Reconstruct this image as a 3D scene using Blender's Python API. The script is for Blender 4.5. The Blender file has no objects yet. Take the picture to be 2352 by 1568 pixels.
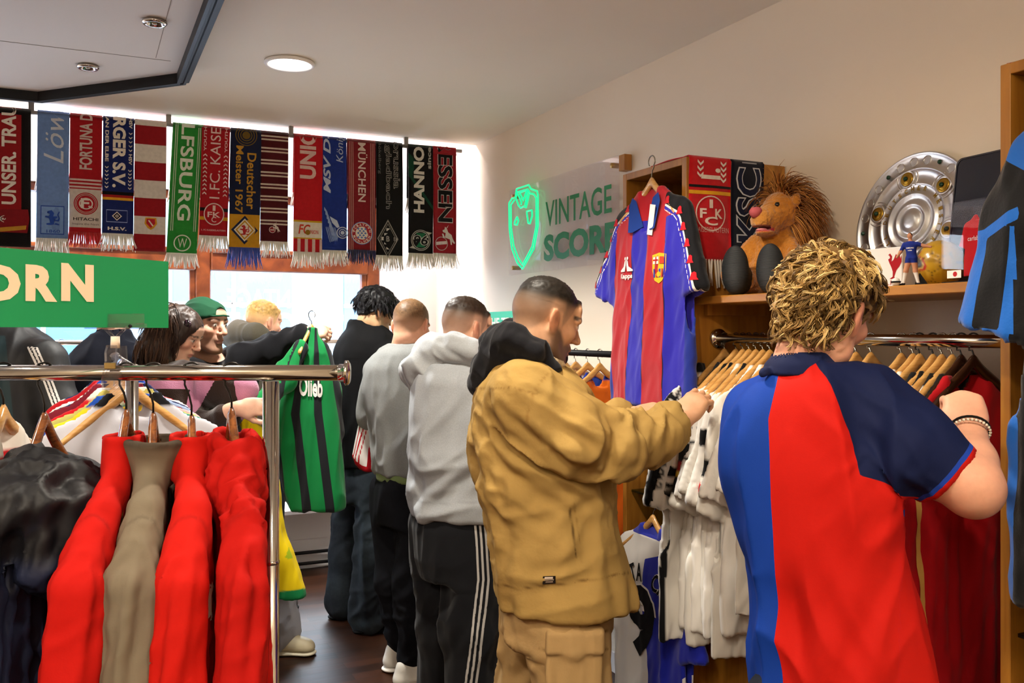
import bpy, math, random
import numpy as np
from mathutils import Matrix, Vector
from mathutils.bvhtree import BVHTree

SC = bpy.context.scene
COL = SC.collection
PI = math.pi

# ------------------------------------------------------------------ camera, sky, exposure, room and fill lamps
FPX, HOR, CAMH, YAW = 2096.0, 761.0, 1.55, math.radians(-25.2)
cam = bpy.data.cameras.new('camera')
camo = bpy.data.objects.new('camera', cam)
COL.objects.link(camo)
camo.location = (0, 0, CAMH)
camo.rotation_euler = (PI / 2, 0, YAW)
cam.sensor_width = 36.0
cam.lens = FPX / 2352.0 * 36.0
cam.shift_y = -(784.0 - HOR) / 2352.0
cam.clip_start = 0.05
SC.camera = camo

SC.view_settings.view_transform = 'Standard'
SC.view_settings.look = 'None'
SC.view_settings.gamma = 1.0
SC.view_settings.use_curve_mapping = False
SC.view_settings.exposure = 0.58
try:
    SC.cycles.max_bounces = 7
    SC.cycles.diffuse_bounces = 4
    SC.cycles.glossy_bounces = 3
    SC.cycles.transmission_bounces = 6
    SC.cycles.transparent_max_bounces = 8
    SC.cycles.caustics_reflective = False
    SC.cycles.caustics_refractive = False
    SC.cycles.sample_clamp_indirect = 4.0
except Exception:
    pass

world = bpy.data.worlds.new('overcast_sky')
SC.world = world
world.use_nodes = True
_bg = world.node_tree.nodes['Background']
_bg.inputs[0].default_value = (0.93, 0.95, 1.0, 1)
_bg.inputs[1].default_value = 20.0


def lamp(name, typ, loc, energy, color, target=None, **kw):
    l = bpy.data.lights.new(name, typ)
    l.energy = energy
    l.color = color
    for k, v in kw.items():
        setattr(l, k, v)
    o = bpy.data.objects.new(name, l)
    COL.objects.link(o)
    o.location = loc
    if target is not None:
        o.rotation_euler = (Vector(target) - Vector(loc)).to_track_quat('-Z', 'Y').to_euler()
    return o


WARM = (1.0, 0.90, 0.75)
# round recessed downlights in the ceiling (the one at .8, 3.93 is in view); their housings cut the beam off
for _i, (_x, _y, _e) in enumerate(((0.80, 3.93, 150), (0.80, 2.15, 82), (0.55, 0.35, 40), (-1.15, 0.3, 50), (-1.2, 2.2, 70), (0.8, -1.6, 60))):
    lamp('downlight_lamp', 'SPOT', (_x, _y, 2.655), _e, (1.0, 0.96, 0.89) if _i == 0 else WARM, (_x + 0.0001, _y, 0),
         spot_size=math.radians(124), spot_blend=0.35, shadow_soft_size=0.09)
# fluorescent strip hidden in the recess above the shop window
lamp('cove_strip_lamp', 'AREA', (-0.4, 5.50, 2.96), 85, (1.0, 0.90, 0.92), (-0.4, 5.75, 1.5), shape='RECTANGLE', size=4.6, size_y=0.08)
# two fill lamps added out of view behind the camera to brighten the ceiling
lamp('ceiling_fill_lamp', 'AREA', (-1.5, -0.9, 1.95), 74, WARM, (-1.5, -0.9, 2.7), shape='DISK', size=0.35)
lamp('ceiling_fill_lamp', 'AREA', (0.7, -1.7, 1.95), 74, WARM, (0.7, -1.7, 2.7), shape='DISK', size=0.35)
# track spots of the shop aimed at the shelf wall and at the front rack
lamp('track_spot_lamp', 'SPOT', (0.15, 0.75, 2.60), 48, (1.0, 0.84, 0.64), (1.9, 2.0, 1.2), spot_size=math.radians(62), spot_blend=0.7, shadow_soft_size=0.05)
lamp('track_spot_lamp', 'SPOT', (-0.75, 0.1, 2.60), 75, (1.0, 0.86, 0.68), (-0.1, 1.9, 0.95), spot_size=math.radians(62), spot_blend=0.7, shadow_soft_size=0.05)

# ------------------------------------------------------------------ pixel -> place helpers
CS, SN = math.cos(YAW), math.sin(YAW)


def P(px, py, d):
    """Point at depth d (metres from the lens, along the view) in the camera-aligned frame."""
    return np.array(((px - 1176.0) / FPX * d, d, CAMH + (HOR - py) / FPX * d))


def to_world(p):
    return (p[0] * CS - p[1] * SN, p[0] * SN + p[1] * CS, p[2])


def on_x(px, py, X):
    r = (px - 1176.0) / FPX
    d = X / (-SN + r * CS)
    return np.array((X, d * (CS + r * SN), CAMH + (HOR - py) / FPX * d))


def on_y(px, py, Y):
    r = (px - 1176.0) / FPX
    d = Y / (CS + r * SN)
    return np.array((d * (-SN + r * CS), Y, CAMH + (HOR - py) / FPX * d))


# ------------------------------------------------------------------ tagging
def props(o, label=None, cat=None, group=None, kind=None):
    if label: o['label'] = label
    if cat: o['category'] = cat
    if group: o['group'] = group
    if kind: o['kind'] = kind
    return o


def thing(name, label, cat, loc=(0, 0, 0), rz=0.0, group=None):
    o = bpy.data.objects.new(name, None)
    o.empty_display_size = 0.05
    COL.objects.link(o)
    o.location = loc
    o.rotation_euler = (0, 0, rz)
    return props(o, label, cat, group)


def copy_tree(root, loc, rz=None, label=None, group=None, tilt=None):
    r = root.copy(); COL.objects.link(r)
    r.location = loc
    if rz is not None: r.rotation_euler = (tilt[0] if tilt else 0, tilt[1] if tilt else 0, rz)
    if label: r['label'] = label
    if group: r['group'] = group
    for ch in list(root.children):
        c = ch.copy(); COL.objects.link(c); c.parent = r
        for g in ch.children:
            q = g.copy(); COL.objects.link(q); q.parent = c
    return r


# ------------------------------------------------------------------ materials
def lin(c):
    if isinstance(c, str):
        c = tuple(int(c[i:i + 2], 16) / 255.0 for i in (0, 2, 4))
    return tuple(x / 12.92 if x <= 0.04045 else ((x + 0.055) / 1.055) ** 2.4 for x in c[:3])


MATS = {}


def pm(name, color=None, rough=0.6, metal=0.0, attr=False, noise=None, bump=None, wave=None, spec=None, trans=0.0, ior=1.45,
       alpha=1.0, emit=None, sheen=0.0, masks=None, sss=0.0, coat=0.0, aniso=None):
    """Principled material. color is sRGB hex; attr reads the vertex colour 'col'; masks = [(attribute, hex), ...]."""
    if name in MATS: return MATS[name]
    m = bpy.data.materials.new(name); m.use_nodes = True
    nt = m.node_tree; N = nt.nodes; L = nt.links
    b = N['Principled BSDF']
    if spec is None: spec = 0.12 if rough > 0.6 and not metal else 0.5
    b.inputs['Roughness'].default_value = rough
    b.inputs['Metallic'].default_value = metal
    b.inputs['Specular IOR Level'].default_value = spec
    b.inputs['Transmission Weight'].default_value = trans
    b.inputs['IOR'].default_value = ior
    b.inputs['Alpha'].default_value = alpha
    b.inputs['Sheen Weight'].default_value = sheen
    b.inputs['Coat Weight'].default_value = coat
    if sss:
        b.inputs['Subsurface Weight'].default_value = sss
        b.inputs['Subsurface Radius'].default_value = (0.012, 0.005, 0.003)
        b.inputs['Subsurface Scale'].default_value = 1.0
    src = None
    if color is not None:
        c = lin(color)
        b.inputs['Base Color'].default_value = (*c, 1)
    if attr:
        a = N.new('ShaderNodeAttribute'); a.attribute_name = 'col'
        src = a.outputs['Color']
    if masks:
        rgb = N.new('ShaderNodeRGB'); rgb.outputs[0].default_value = (*lin(color), 1)
        src = rgb.outputs[0]
        for an, hx in masks:
            a = N.new('ShaderNodeAttribute'); a.attribute_name = an
            g = N.new('ShaderNodeMath'); g.operation = 'GREATER_THAN'; g.inputs[1].default_value = 0.0
            L.new(a.outputs['Fac'], g.inputs[0])
            mx = N.new('ShaderNodeMix'); mx.data_type = 'RGBA'
            L.new(g.outputs[0], mx.inputs['Factor']); L.new(src, mx.inputs[6])
            mx.inputs[7].default_value = (*lin(hx), 1)
            src = mx.outputs[2]
    tc = N.new('ShaderNodeTexCoord')
    if noise:
        n = N.new('ShaderNodeTexNoise'); n.inputs['Scale'].default_value = noise[0]; n.inputs['Detail'].default_value = 4
        if len(noise) > 2:
            mp = N.new('ShaderNodeMapping'); mp.inputs['Scale'].default_value = noise[2]
            L.new(tc.outputs['Object'], mp.inputs[0]); L.new(mp.outputs[0], n.inputs['Vector'])
        else:
            L.new(tc.outputs['Object'], n.inputs['Vector'])
        mr = N.new('ShaderNodeMapRange'); mr.inputs['From Min'].default_value = 0.3; mr.inputs['From Max'].default_value = 0.7
        mr.inputs['To Min'].default_value = 1 - noise[1]; mr.inputs['To Max'].default_value = 1 + noise[1] * 0.6
        L.new(n.outputs['Fac'], mr.inputs['Value'])
        vm = N.new('ShaderNodeVectorMath'); vm.operation = 'SCALE'
        if src is None:
            rgb = N.new('ShaderNodeRGB'); rgb.outputs[0].default_value = (*lin(color), 1); src = rgb.outputs[0]
        L.new(src, vm.inputs[0]); L.new(mr.outputs[0], vm.inputs['Scale'])
        src = vm.outputs[0]
    if src is not None: L.new(src, b.inputs['Base Color'])
    hsrc = None
    if bump:
        n = N.new('ShaderNodeTexNoise'); n.inputs['Scale'].default_value = bump[0]; n.inputs['Detail'].default_value = 3
        L.new(tc.outputs['Object'], n.inputs['Vector'])
        hsrc = n.outputs['Fac']; st, dist = bump[1], (bump[2] if len(bump) > 2 else 0.002)
    if wave:
        n = N.new('ShaderNodeTexWave'); n.inputs['Scale'].default_value = wave[0]; n.bands_direction = wave[2] if len(wave) > 2 else 'X'
        L.new(tc.outputs['Object'], n.inputs['Vector'])
        hsrc = n.outputs['Fac']; st, dist = wave[1], 0.002
    if hsrc is not None:
        bp = N.new('ShaderNodeBump'); bp.inputs['Strength'].default_value = st; bp.inputs['Distance'].default_value = dist
        L.new(hsrc, bp.inputs['Height']); L.new(bp.outputs[0], b.inputs['Normal'])
    if emit:
        b.inputs['Emission Color'].default_value = (*lin(emit[0]), 1)
        b.inputs['Emission Strength'].default_value = emit[1]
    MATS[name] = m
    return m


def wood_mat(name, c1, c2, rough=0.4, scale=3.0, stretch=(14, 14, 1), coat=0.0):
    if name in MATS: return MATS[name]
    m = bpy.data.materials.new(name); m.use_nodes = True
    nt = m.node_tree; N = nt.nodes; L = nt.links; b = N['Principled BSDF']
    tc = N.new('ShaderNodeTexCoord'); mp = N.new('ShaderNodeMapping'); mp.inputs['Scale'].default_value = stretch
    L.new(tc.outputs['Object'], mp.inputs[0])
    n = N.new('ShaderNodeTexNoise'); n.inputs['Scale'].default_value = scale; n.inputs['Detail'].default_value = 6; n.inputs['Distortion'].default_value = 0.8
    L.new(mp.outputs[0], n.inputs['Vector'])
    r = N.new('ShaderNodeValToRGB'); r.color_ramp.elements[0].position = 0.32; r.color_ramp.elements[1].position = 0.7
    r.color_ramp.elements[0].color = (*lin(c1), 1); r.color_ramp.elements[1].color = (*lin(c2), 1)
    L.new(n.outputs['Fac'], r.inputs[0]); L.new(r.outputs[0], b.inputs['Base Color'])
    bp = N.new('ShaderNodeBump'); bp.inputs['Strength'].default_value = 0.12; bp.inputs['Distance'].default_value = 0.002
    L.new(n.outputs['Fac'], bp.inputs['Height']); L.new(bp.outputs[0], b.inputs['Normal'])
    b.inputs['Roughness'].default_value = rough
    b.inputs['Coat Weight'].default_value = coat
    MATS[name] = m
    return m


# ------------------------------------------------------------------ mesh accumulation
class MB:
    """Collects shapes into one mesh with per-vertex colour, material slots and float attributes."""

    def __init__(s):
        s.V, s.F, s.S, s.C, s.n, s.A = [], [], [], [], 0, {}

    def add(s, V, F, slot=0, col=None, attrs=None):
        V = np.asarray(V, float).reshape(-1, 3)
        o = s.n
        s.V.append(V)
        if isinstance(F, np.ndarray): fl = (F + o).tolist()
        else: fl = [[i + o for i in f] for f in F]
        s.F.extend(fl); s.S.extend([slot] * len(fl))
        if col is None: c = np.ones((len(V), 3)) * 0.8
        elif isinstance(col, np.ndarray): c = col
        else: c = np.tile(lin(col), (len(V), 1))
        s.C.append(c); s.n += len(V)
        if attrs:
            for k, v in attrs.items():
                s.A.setdefault(k, []).append((o, np.asarray(v, float)))
        return o

    def box(s, lo, hi, slot=0, col=None, rot=None, bev=0.0):
        x0, y0, z0 = lo; x1, y1, z1 = hi
        if bev <= 0:
            V = [(x, y, z) for x in (x0, x1) for y in (y0, y1) for z in (z0, z1)]
            F = [(0, 1, 3, 2), (4, 6, 7, 5), (0, 4, 5, 1), (2, 3, 7, 6), (0, 2, 6, 4), (1, 5, 7, 3)]
        else:
            V, F = bev_box(lo, hi, bev)
        V = np.array(V, float)
        if rot is not None:
            c = (np.array(lo) + np.array(hi)) / 2
            V = (V - c) @ np.array(rot).T + c
        return s.add(V, F, slot, col)

    def tube(s, pts, r, n=10, slot=0, col=None, caps=True, flat=None):
        pts = np.array(pts, float); m = len(pts)
        r = np.broadcast_to(np.asarray(r, float), (m,))
        T = np.gradient(pts, axis=0); T /= np.linalg.norm(T, axis=1)[:, None] + 1e-12
        u = np.array((0, 0, 1.0)) if abs(T[0][2]) < 0.9 else np.array((1.0, 0, 0))
        V = []
        for i in range(m):
            u = u - T[i] * u.dot(T[i]); u /= np.linalg.norm(u) + 1e-12
            v = np.cross(T[i], u)
            a = np.arange(n) * 2 * PI / n
            fu = 1.0 if flat is None else flat
            V.append(pts[i] + (np.cos(a)[:, None] * u * fu + np.sin(a)[:, None] * v) * r[i])
        V = np.concatenate(V)
        F = [(i * n + j, i * n + (j + 1) % n, (i + 1) * n + (j + 1) % n, (i + 1) * n + j) for i in range(m - 1) for j in range(n)]
        if caps: F += [tuple(range(n))[::-1], tuple((m - 1) * n + j for j in range(n))]
        return s.add(V, F, slot, col)

    def lathe(s, prof, n=32, c=(0, 0, 0), ax=None, slot=0, col=None):
        """prof: (radius, height) pairs; ax: 3x3 matrix rows = local x, y, z axes."""
        a = np.arange(n) * 2 * PI / n
        V = np.concatenate([np.stack((np.cos(a) * r, np.sin(a) * r, np.full(n, h)), 1) for r, h in prof])
        if ax is not None: V = V @ np.array(ax, float)
        V = V + np.array(c)
        m = len(prof)
        F = [(i * n + j, i * n + (j + 1) % n, (i + 1) * n + (j + 1) % n, (i + 1) * n + j) for i in range(m - 1) for j in range(n)]
        F += [tuple(range(n))[::-1], tuple((m - 1) * n + j for j in range(n))]
        return s.add(V, F, slot, col)

    def prism(s, poly, d0, d1, fn, slot=0, col=None):
        """poly in 2-D, extruded d0..d1; fn(u, v, d) -> 3-D."""
        n = len(poly)
        V = [fn(u, v, d0) for u, v in poly] + [fn(u, v, d1) for u, v in poly]
        F = [tuple(range(n)), tuple(range(2 * n - 1, n - 1, -1))] + [(i, n + i, n + (i + 1) % n, (i + 1) % n) for i in range(n)]
        return s.add(V, F, slot, col)

    def build(s, name, mats, parent=None, smooth=True, kind=None):
        me = bpy.data.meshes.new(name)
        V = np.concatenate(s.V) if s.V else np.zeros((0, 3))
        me.from_pydata(V.tolist(), [], s.F)
        if not isinstance(mats, (list, tuple)): mats = [mats]
        for m in mats: me.materials.append(m)
        me.polygons.foreach_set('material_index', np.array(s.S, np.int32))
        if smooth is True:
            me.polygons.foreach_set('use_smooth', np.ones(len(s.F), bool))
        ca = me.attributes.new('col', 'FLOAT_COLOR', 'POINT')
        C = np.concatenate(s.C); ca.data.foreach_set('color', np.concatenate((C, np.ones((len(C), 1))), 1).astype(np.float32).ravel())
        for k, lst in s.A.items():
            arr = np.full(len(V), -1.0, np.float32)
            for o, v in lst: arr[o:o + len(v)] = v
            at = me.attributes.new(k, 'FLOAT', 'POINT'); at.data.foreach_set('value', arr)
        me.update()
        o = bpy.data.objects.new(name, me); COL.objects.link(o)
        if parent is not None: o.parent = parent
        if kind: o['kind'] = kind
        if smooth == 'auto':
            import bmesh
            bm = bmesh.new(); bm.from_mesh(me)
            for f in bm.faces: f.smooth = True
            for e in bm.edges:
                if len(e.link_faces) == 2 and e.calc_face_angle(0) > 0.6: e.smooth = False
            bm.to_mesh(me); bm.free()
        return o


def bev_box(lo, hi, b):
    lo = np.array(lo, float); hi = np.array(hi, float)
    b = min(b, 0.49 * float((hi - lo).min()))
    V, idx = [], {}
    for sx in (0, 1):
        for sy in (0, 1):
            for sz in (0, 1):
                c = np.where((sx, sy, sz), hi, lo); sg = np.where((sx, sy, sz), -1, 1)
                for k in range(3):
                    v = c + sg * b; v[k] = c[k]
                    idx[(sx, sy, sz, k)] = len(V); V.append(v)
    F = []
    for k in range(3):
        i, j = (k + 1) % 3, (k + 2) % 3
        for s in (0, 1):
            q = []
            for a, bb in ((0, 0), (1, 0), (1, 1), (0, 1)):
                t = [0, 0, 0]; t[k] = s; t[i] = a; t[j] = bb
                q.append(idx[(*t, k)])
            F.append(q if s else q[::-1])
        for a in (0, 1):
            for bb in (0, 1):
                t0 = [0, 0, 0]; t0[i] = a; t0[j] = bb; t1 = list(t0); t1[k] = 1
                q = [idx[(*t0, i)], idx[(*t1, i)], idx[(*t1, j)], idx[(*t0, j)]]
                F.append(q if (a == bb) else q[::-1])
    for sx in (0, 1):
        for sy in (0, 1):
            for sz in (0, 1):
                q = [idx[(sx, sy, sz, k)] for k in range(3)]
                F.append(q if (sx + sy + sz) % 2 else q[::-1])
    return V, F


# ------------------------------------------------------------------ lettering
_TXT = {}


def text_geo(s, bold=0.0, shear=0.0, res=3):
    """Outline of a string as a flat mesh: V (n,2) with height normalised to cap height 1, faces."""
    key = (s, bold, shear)
    if key in _TXT: return _TXT[key]
    cu = bpy.data.curves.new('lettering', 'FONT'); cu.body = s; cu.size = 1.0; cu.offset = bold; cu.shear = shear
    cu.resolution_u = res; cu.fill_mode = 'FRONT'
    o = bpy.data.objects.new('lettering', cu); COL.objects.link(o)
    dg = bpy.context.evaluated_depsgraph_get()
    me = bpy.data.meshes.new_from_object(o.evaluated_get(dg))
    V = np.array([v.co[:2] for v in me.vertices]) if len(me.vertices) else np.zeros((0, 2))
    F = [tuple(p.vertices) for p in me.polygons]
    bpy.data.objects.remove(o); bpy.data.curves.remove(cu); bpy.data.meshes.remove(me)
    if len(V):
        V = V - np.array(((V[:, 0].min() + V[:, 0].max()) / 2, (V[:, 1].min() + V[:, 1].max()) / 2))
        ext = V.max(0) - V.min(0)
        V = V / ext
    _TXT[key] = (V, F)
    return V, F


def finer(V, F, lim):
    """split long edges so that flat lettering can follow a curved cloth"""
    import bmesh
    bm = bmesh.new(); vs = [bm.verts.new((a, b, 0)) for a, b in V]
    for f in F:
        try: bm.faces.new([vs[i] for i in f])
        except ValueError: pass
    for _ in range(4):
        bmesh.ops.triangulate(bm, faces=bm.faces[:])
        e = [e for e in bm.edges if e.calc_length() > lim]
        if not e: break
        bmesh.ops.subdivide_edges(bm, edges=e, cuts=1)
    bm.verts.index_update(); V2 = np.array([v.co[:2] for v in bm.verts]); F2 = [tuple(v.index for v in f.verts) for f in bm.faces]; bm.free()
    return V2, F2


def text_box(mb, s, c, w, h, fn, rot=0, slot=0, col=None, bold=0.03, shear=0.0, lim=None):
    """Put string s into a box (centre c, length w, height h in its own reading frame); rot in quarter turns (1 = reads upward,
    -1 = reads downward); fn(u, v) -> 3-D point."""
    V, F = text_geo(s, bold, shear)
    if not len(V): return
    A = V * np.array((w, h))
    if rot == 1: A = np.stack((-A[:, 1], A[:, 0]), 1)
    elif rot == -1: A = np.stack((A[:, 1], -A[:, 0]), 1)
    elif rot:
        cc, ss = math.cos(rot), math.sin(rot); A = np.stack((A[:, 0] * cc - A[:, 1] * ss, A[:, 0] * ss + A[:, 1] * cc), 1)
    A = A + np.array(c)
    if lim: A, F = finer(A, F, lim)
    mb.add(np.array([fn(u, v) for u, v in A]), F, slot, col)


def ring2(r0, r1, n=28, sx=1.0, sy=1.0, c=(0, 0)):
    a = np.arange(n) * 2 * PI / n
    V = np.concatenate((np.stack((np.cos(a) * r0 * sx, np.sin(a) * r0 * sy), 1), np.stack((np.cos(a) * r1 * sx, np.sin(a) * r1 * sy), 1))) + np.array(c)
    return V, [(i, (i + 1) % n, n + (i + 1) % n, n + i) for i in range(n)]


def flat(mb, V, F, fn, slot=0, col=None):
    mb.add(np.array([fn(u, v) for u, v in V]), F, slot, col)


def disc(mb, c, r, fn, col, sx=1.0, sy=1.0, n=28):
    a = np.arange(n) * 2 * PI / n
    flat(mb, np.stack((c[0] + np.cos(a) * r * sx, c[1] + np.sin(a) * r * sy), 1), [tuple(range(n))], fn, 0, col)


def ring(mb, c, r0, r1, fn, col, sx=1.0, sy=1.0):
    V, F = ring2(r0, r1, 28, sx, sy, c); flat(mb, V, F, fn, 0, col)


def poly(mb, pts, fn, col):
    flat(mb, np.array(pts, float), [tuple(range(len(pts)))], fn, 0, col)


def rect(mb, x0, y0, x1, y1, fn, col, nx=1, ny=1):
    xs = np.linspace(x0, x1, nx + 1); ys = np.linspace(y0, y1, ny + 1)
    V = [(x, y) for y in ys for x in xs]
    F = [(j * (nx + 1) + i, j * (nx + 1) + i + 1, (j + 1) * (nx + 1) + i + 1, (j + 1) * (nx + 1) + i) for j in range(ny) for i in range(nx)]
    flat(mb, V, F, fn, 0, col)


# ------------------------------------------------------------------ implicit surfaces (bodies, cloth)
def _hash(i, j, k, seed):
    h = (i * 374761393 + j * 668265263 + k * 2147483647 + seed * 974634777).astype(np.int64)
    h = (h ^ (h >> 13)) * 1274126177
    h = h ^ (h >> 16)
    return (h & 0xFFFF).astype(np.float32) / 32767.5 - 1.0


def vnoise(Q, seed=0):
    Q = np.asarray(Q, np.float64); I = np.floor(Q).astype(np.int64); f = (Q - I).astype(np.float32)
    f = f * f * f * (f * (f * 6 - 15) + 10)
    out = 0
    for a in (0, 1):
        for b in (0, 1):
            for c in (0, 1):
                w = (f[:, 0] if a else 1 - f[:, 0]) * (f[:, 1] if b else 1 - f[:, 1]) * (f[:, 2] if c else 1 - f[:, 2])
                out = out + w * _hash(I[:, 0] + a, I[:, 1] + b, I[:, 2] + c, seed)
    return out


def folds(Vv, direction, along, across, amp, seed=0, ridge=True):
    d = np.array(direction, float); d /= np.linalg.norm(d)
    t = Vv @ d
    Q = np.outer(t, d) * along + (Vv - np.outer(t, d)) * across
    n = vnoise(Q + seed * 7.31, seed) + 0.45 * vnoise(Q * 2.1 + 3.7, seed + 5)
    return amp * (1 - 1.9 * np.abs(n)) if ridge else amp * n


def rotz(a):
    c, s = math.cos(a), math.sin(a)
    return np.array(((c, -s, 0), (s, c, 0), (0, 0, 1.0)))


class SDF:
    def __init__(s): s.p = []

    def _put(s, fn, lo, hi, k, op): s.p.append((fn, np.array(lo, float) - k - 0.01, np.array(hi, float) + k + 0.01, k, op))

    def rc(s, a, b, ra, rb=None, k=0.01, op='u', sq=None, cap=None):
        """tapered capsule; sq = (axis, factor) squashes it along that axis"""
        a = np.array(a, float); b = np.array(b, float); rb = ra if rb is None else rb
        R = max(ra, rb); ext = 1.0 if sq is None else max(1.0, sq[1])
        lo = np.minimum(a, b) - R * ext; hi = np.maximum(a, b) + R * ext
        ba = b - a; cdir = None
        if cap is not None: cdir = ba if cap is True else np.array(cap, float); cdir = cdir / np.linalg.norm(cdir)

        def fn(X, Y, Z):
            x, y, z = X - a[0], Y - a[1], Z - a[2]
            bb = ba
            if sq is not None:
                n = np.array(sq[0], float); n /= np.linalg.norm(n); e = 1.0 / sq[1] - 1.0
                t = (x * n[0] + y * n[1] + z * n[2]) * e
                x, y, z = x + t * n[0], y + t * n[1], z + t * n[2]
                bb = ba + n * (ba.dot(n) * e)
            l2 = float(bb.dot(bb)) + 1e-12
            t = np.clip((x * bb[0] + y * bb[1] + z * bb[2]) / l2, 0, 1)
            d = np.sqrt((x - t * bb[0]) ** 2 + (y - t * bb[1]) ** 2 + (z - t * bb[2]) ** 2) - (ra + (rb - ra) * t)
            d = d * (min(1.0, sq[1]) if sq is not None else 1.0)
            if cap is not None: d = np.maximum(d, (X - b[0]) * cdir[0] + (Y - b[1]) * cdir[1] + (Z - b[2]) * cdir[2])
            return d
        s._put(fn, lo, hi, k, op); return s

    def chain(s, pts, rs, k=0.01, op='u', sq=None):
        for i in range(len(pts) - 1): s.rc(pts[i], pts[i + 1], rs[i], rs[i + 1], k, op, sq)
        return s

    def ell(s, c, r, M=None, k=0.01, op='u'):
        c = np.array(c, float); r = np.array(r, float)
        M = np.eye(3) if M is None else np.array(M, float)     # columns = the ellipsoid's axes
        e = np.sqrt(((M * r) ** 2).sum(1))

        def fn(X, Y, Z):
            x, y, z = X - c[0], Y - c[1], Z - c[2]
            q = [(x * M[0, i] + y * M[1, i] + z * M[2, i]) / r[i] for i in range(3)]
            k0 = np.sqrt(q[0] ** 2 + q[1] ** 2 + q[2] ** 2)
            k1 = np.sqrt((q[0] / r[0]) ** 2 + (q[1] / r[1]) ** 2 + (q[2] / r[2]) ** 2) + 1e-9
            return np.where(k0 < 1e-4, -r.min(), k0 * (k0 - 1.0) / k1)
        s._put(fn, c - e, c + e, k, op); return s

    def box(s, c, half, M=None, r=0.005, k=0.005, op='u'):
        c = np.array(c, float); hf = np.array(half, float)
        M = np.eye(3) if M is None else np.array(M, float)
        e = np.abs(M) @ hf

        def fn(X, Y, Z):
            x, y, z = X - c[0], Y - c[1], Z - c[2]
            q = [np.abs(x * M[0, i] + y * M[1, i] + z * M[2, i]) - hf[i] + r for i in range(3)]
            o = np.sqrt(np.maximum(q[0], 0) ** 2 + np.maximum(q[1], 0) ** 2 + np.maximum(q[2], 0) ** 2)
            return o + np.minimum(np.maximum(q[0], np.maximum(q[1], q[2])), 0) - r
        s._put(fn, c - e, c + e, k, op); return s

    def loft(s, rows, k=0.01, op='u', yaw=0.0, n=2.0):
        """stack of (super)ellipses: rows (z, cx, cy, rx, ry); turned about z by yaw around each centre"""
        R = np.array(sorted(rows), float)
        m = np.maximum(R[:, 3], R[:, 4])
        lo = (np.min(R[:, 1] - m), np.min(R[:, 2] - m), R[0, 0]); hi = (np.max(R[:, 1] + m), np.max(R[:, 2] + m), R[-1, 0])
        c_, s_ = math.cos(yaw), math.sin(yaw)
        zz = np.linspace(R[0, 0], R[-1, 0], 160)
        T = []
        for j in range(1, 5):                                   # smoothed interpolation of the rows
            v = np.interp(zz, R[:, 0], R[:, j]); w = np.convolve(np.pad(v, 5, 'edge'), np.ones(11) / 11, 'valid'); T.append(w)

        def fn(X, Y, Z):
            cx, cy, rx, ry = [np.interp(Z.ravel(), zz, t).reshape(Z.shape) for t in T]
            x, y = X - cx, Y - cy
            u = np.abs(x * c_ + y * s_) / rx; v = np.abs(-x * s_ + y * c_) / ry
            q = (u ** n + v ** n) ** (1.0 / n)
            f = (q - 1.0) * np.minimum(rx, ry)
            return np.maximum(f, np.maximum(R[0, 0] - Z, Z - R[-1, 0]))
        s._put(fn, lo, hi, k, op); return s

    def cut(s, c, nrm, k=0.004):
        """remove everything on the +nrm side of the plane through c"""
        c = np.array(c, float); nn = np.array(nrm, float); nn /= np.linalg.norm(nn)

        def fn(X, Y, Z): return -((X - c[0]) * nn[0] + (Y - c[1]) * nn[1] + (Z - c[2]) * nn[2])
        s._put(fn, (-99,) * 3, (99,) * 3, k, 's'); return s

    def mesh(s, h=0.006, hz=None, z_fine=None, smooth=1):
        lo = np.min([p[1] for p in s.p if p[4] == 'u'], 0) - 2 * h; hi = np.max([p[2] for p in s.p if p[4] == 'u'], 0) + 2 * h
        xs = np.arange(lo[0], hi[0] + h, h); ys = np.arange(lo[1], hi[1] + h, h)
        if z_fine is not None:
            zs = np.concatenate((np.arange(lo[2], z_fine, hz), np.arange(z_fine, hi[2] + h, h)))
        else: zs = np.arange(lo[2], hi[2] + h, h)
        D = np.full((len(xs), len(ys), len(zs)), 0.2, np.float32)
        for fn, l, u, k, op in s.p:
            i0, i1 = np.searchsorted(xs, l[0]), np.searchsorted(xs, u[0]); j0, j1 = np.searchsorted(ys, l[1]), np.searchsorted(ys, u[1])
            k0, k1 = np.searchsorted(zs, l[2]), np.searchsorted(zs, u[2])
            if i1 <= i0 or j1 <= j0 or k1 <= k0: continue
            f = fn(xs[i0:i1, None, None], ys[None, j0:j1, None], zs[None, None, k0:k1]).astype(np.float32)
            A = D[i0:i1, j0:j1, k0:k1]
            if op == 's': f = -f; hh = np.maximum(k - np.abs(A - f), 0) / max(k, 1e-6); D[i0:i1, j0:j1, k0:k1] = np.maximum(A, f) + hh * hh * k / 4
            else: hh = np.maximum(k - np.abs(A - f), 0) / max(k, 1e-6); D[i0:i1, j0:j1, k0:k1] = np.minimum(A, f) - hh * hh * k / 4
        V, F = nets(D, xs, ys, zs)
        for _ in range(smooth): V = lap(V, F, 0.5)
        return V, F


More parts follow.
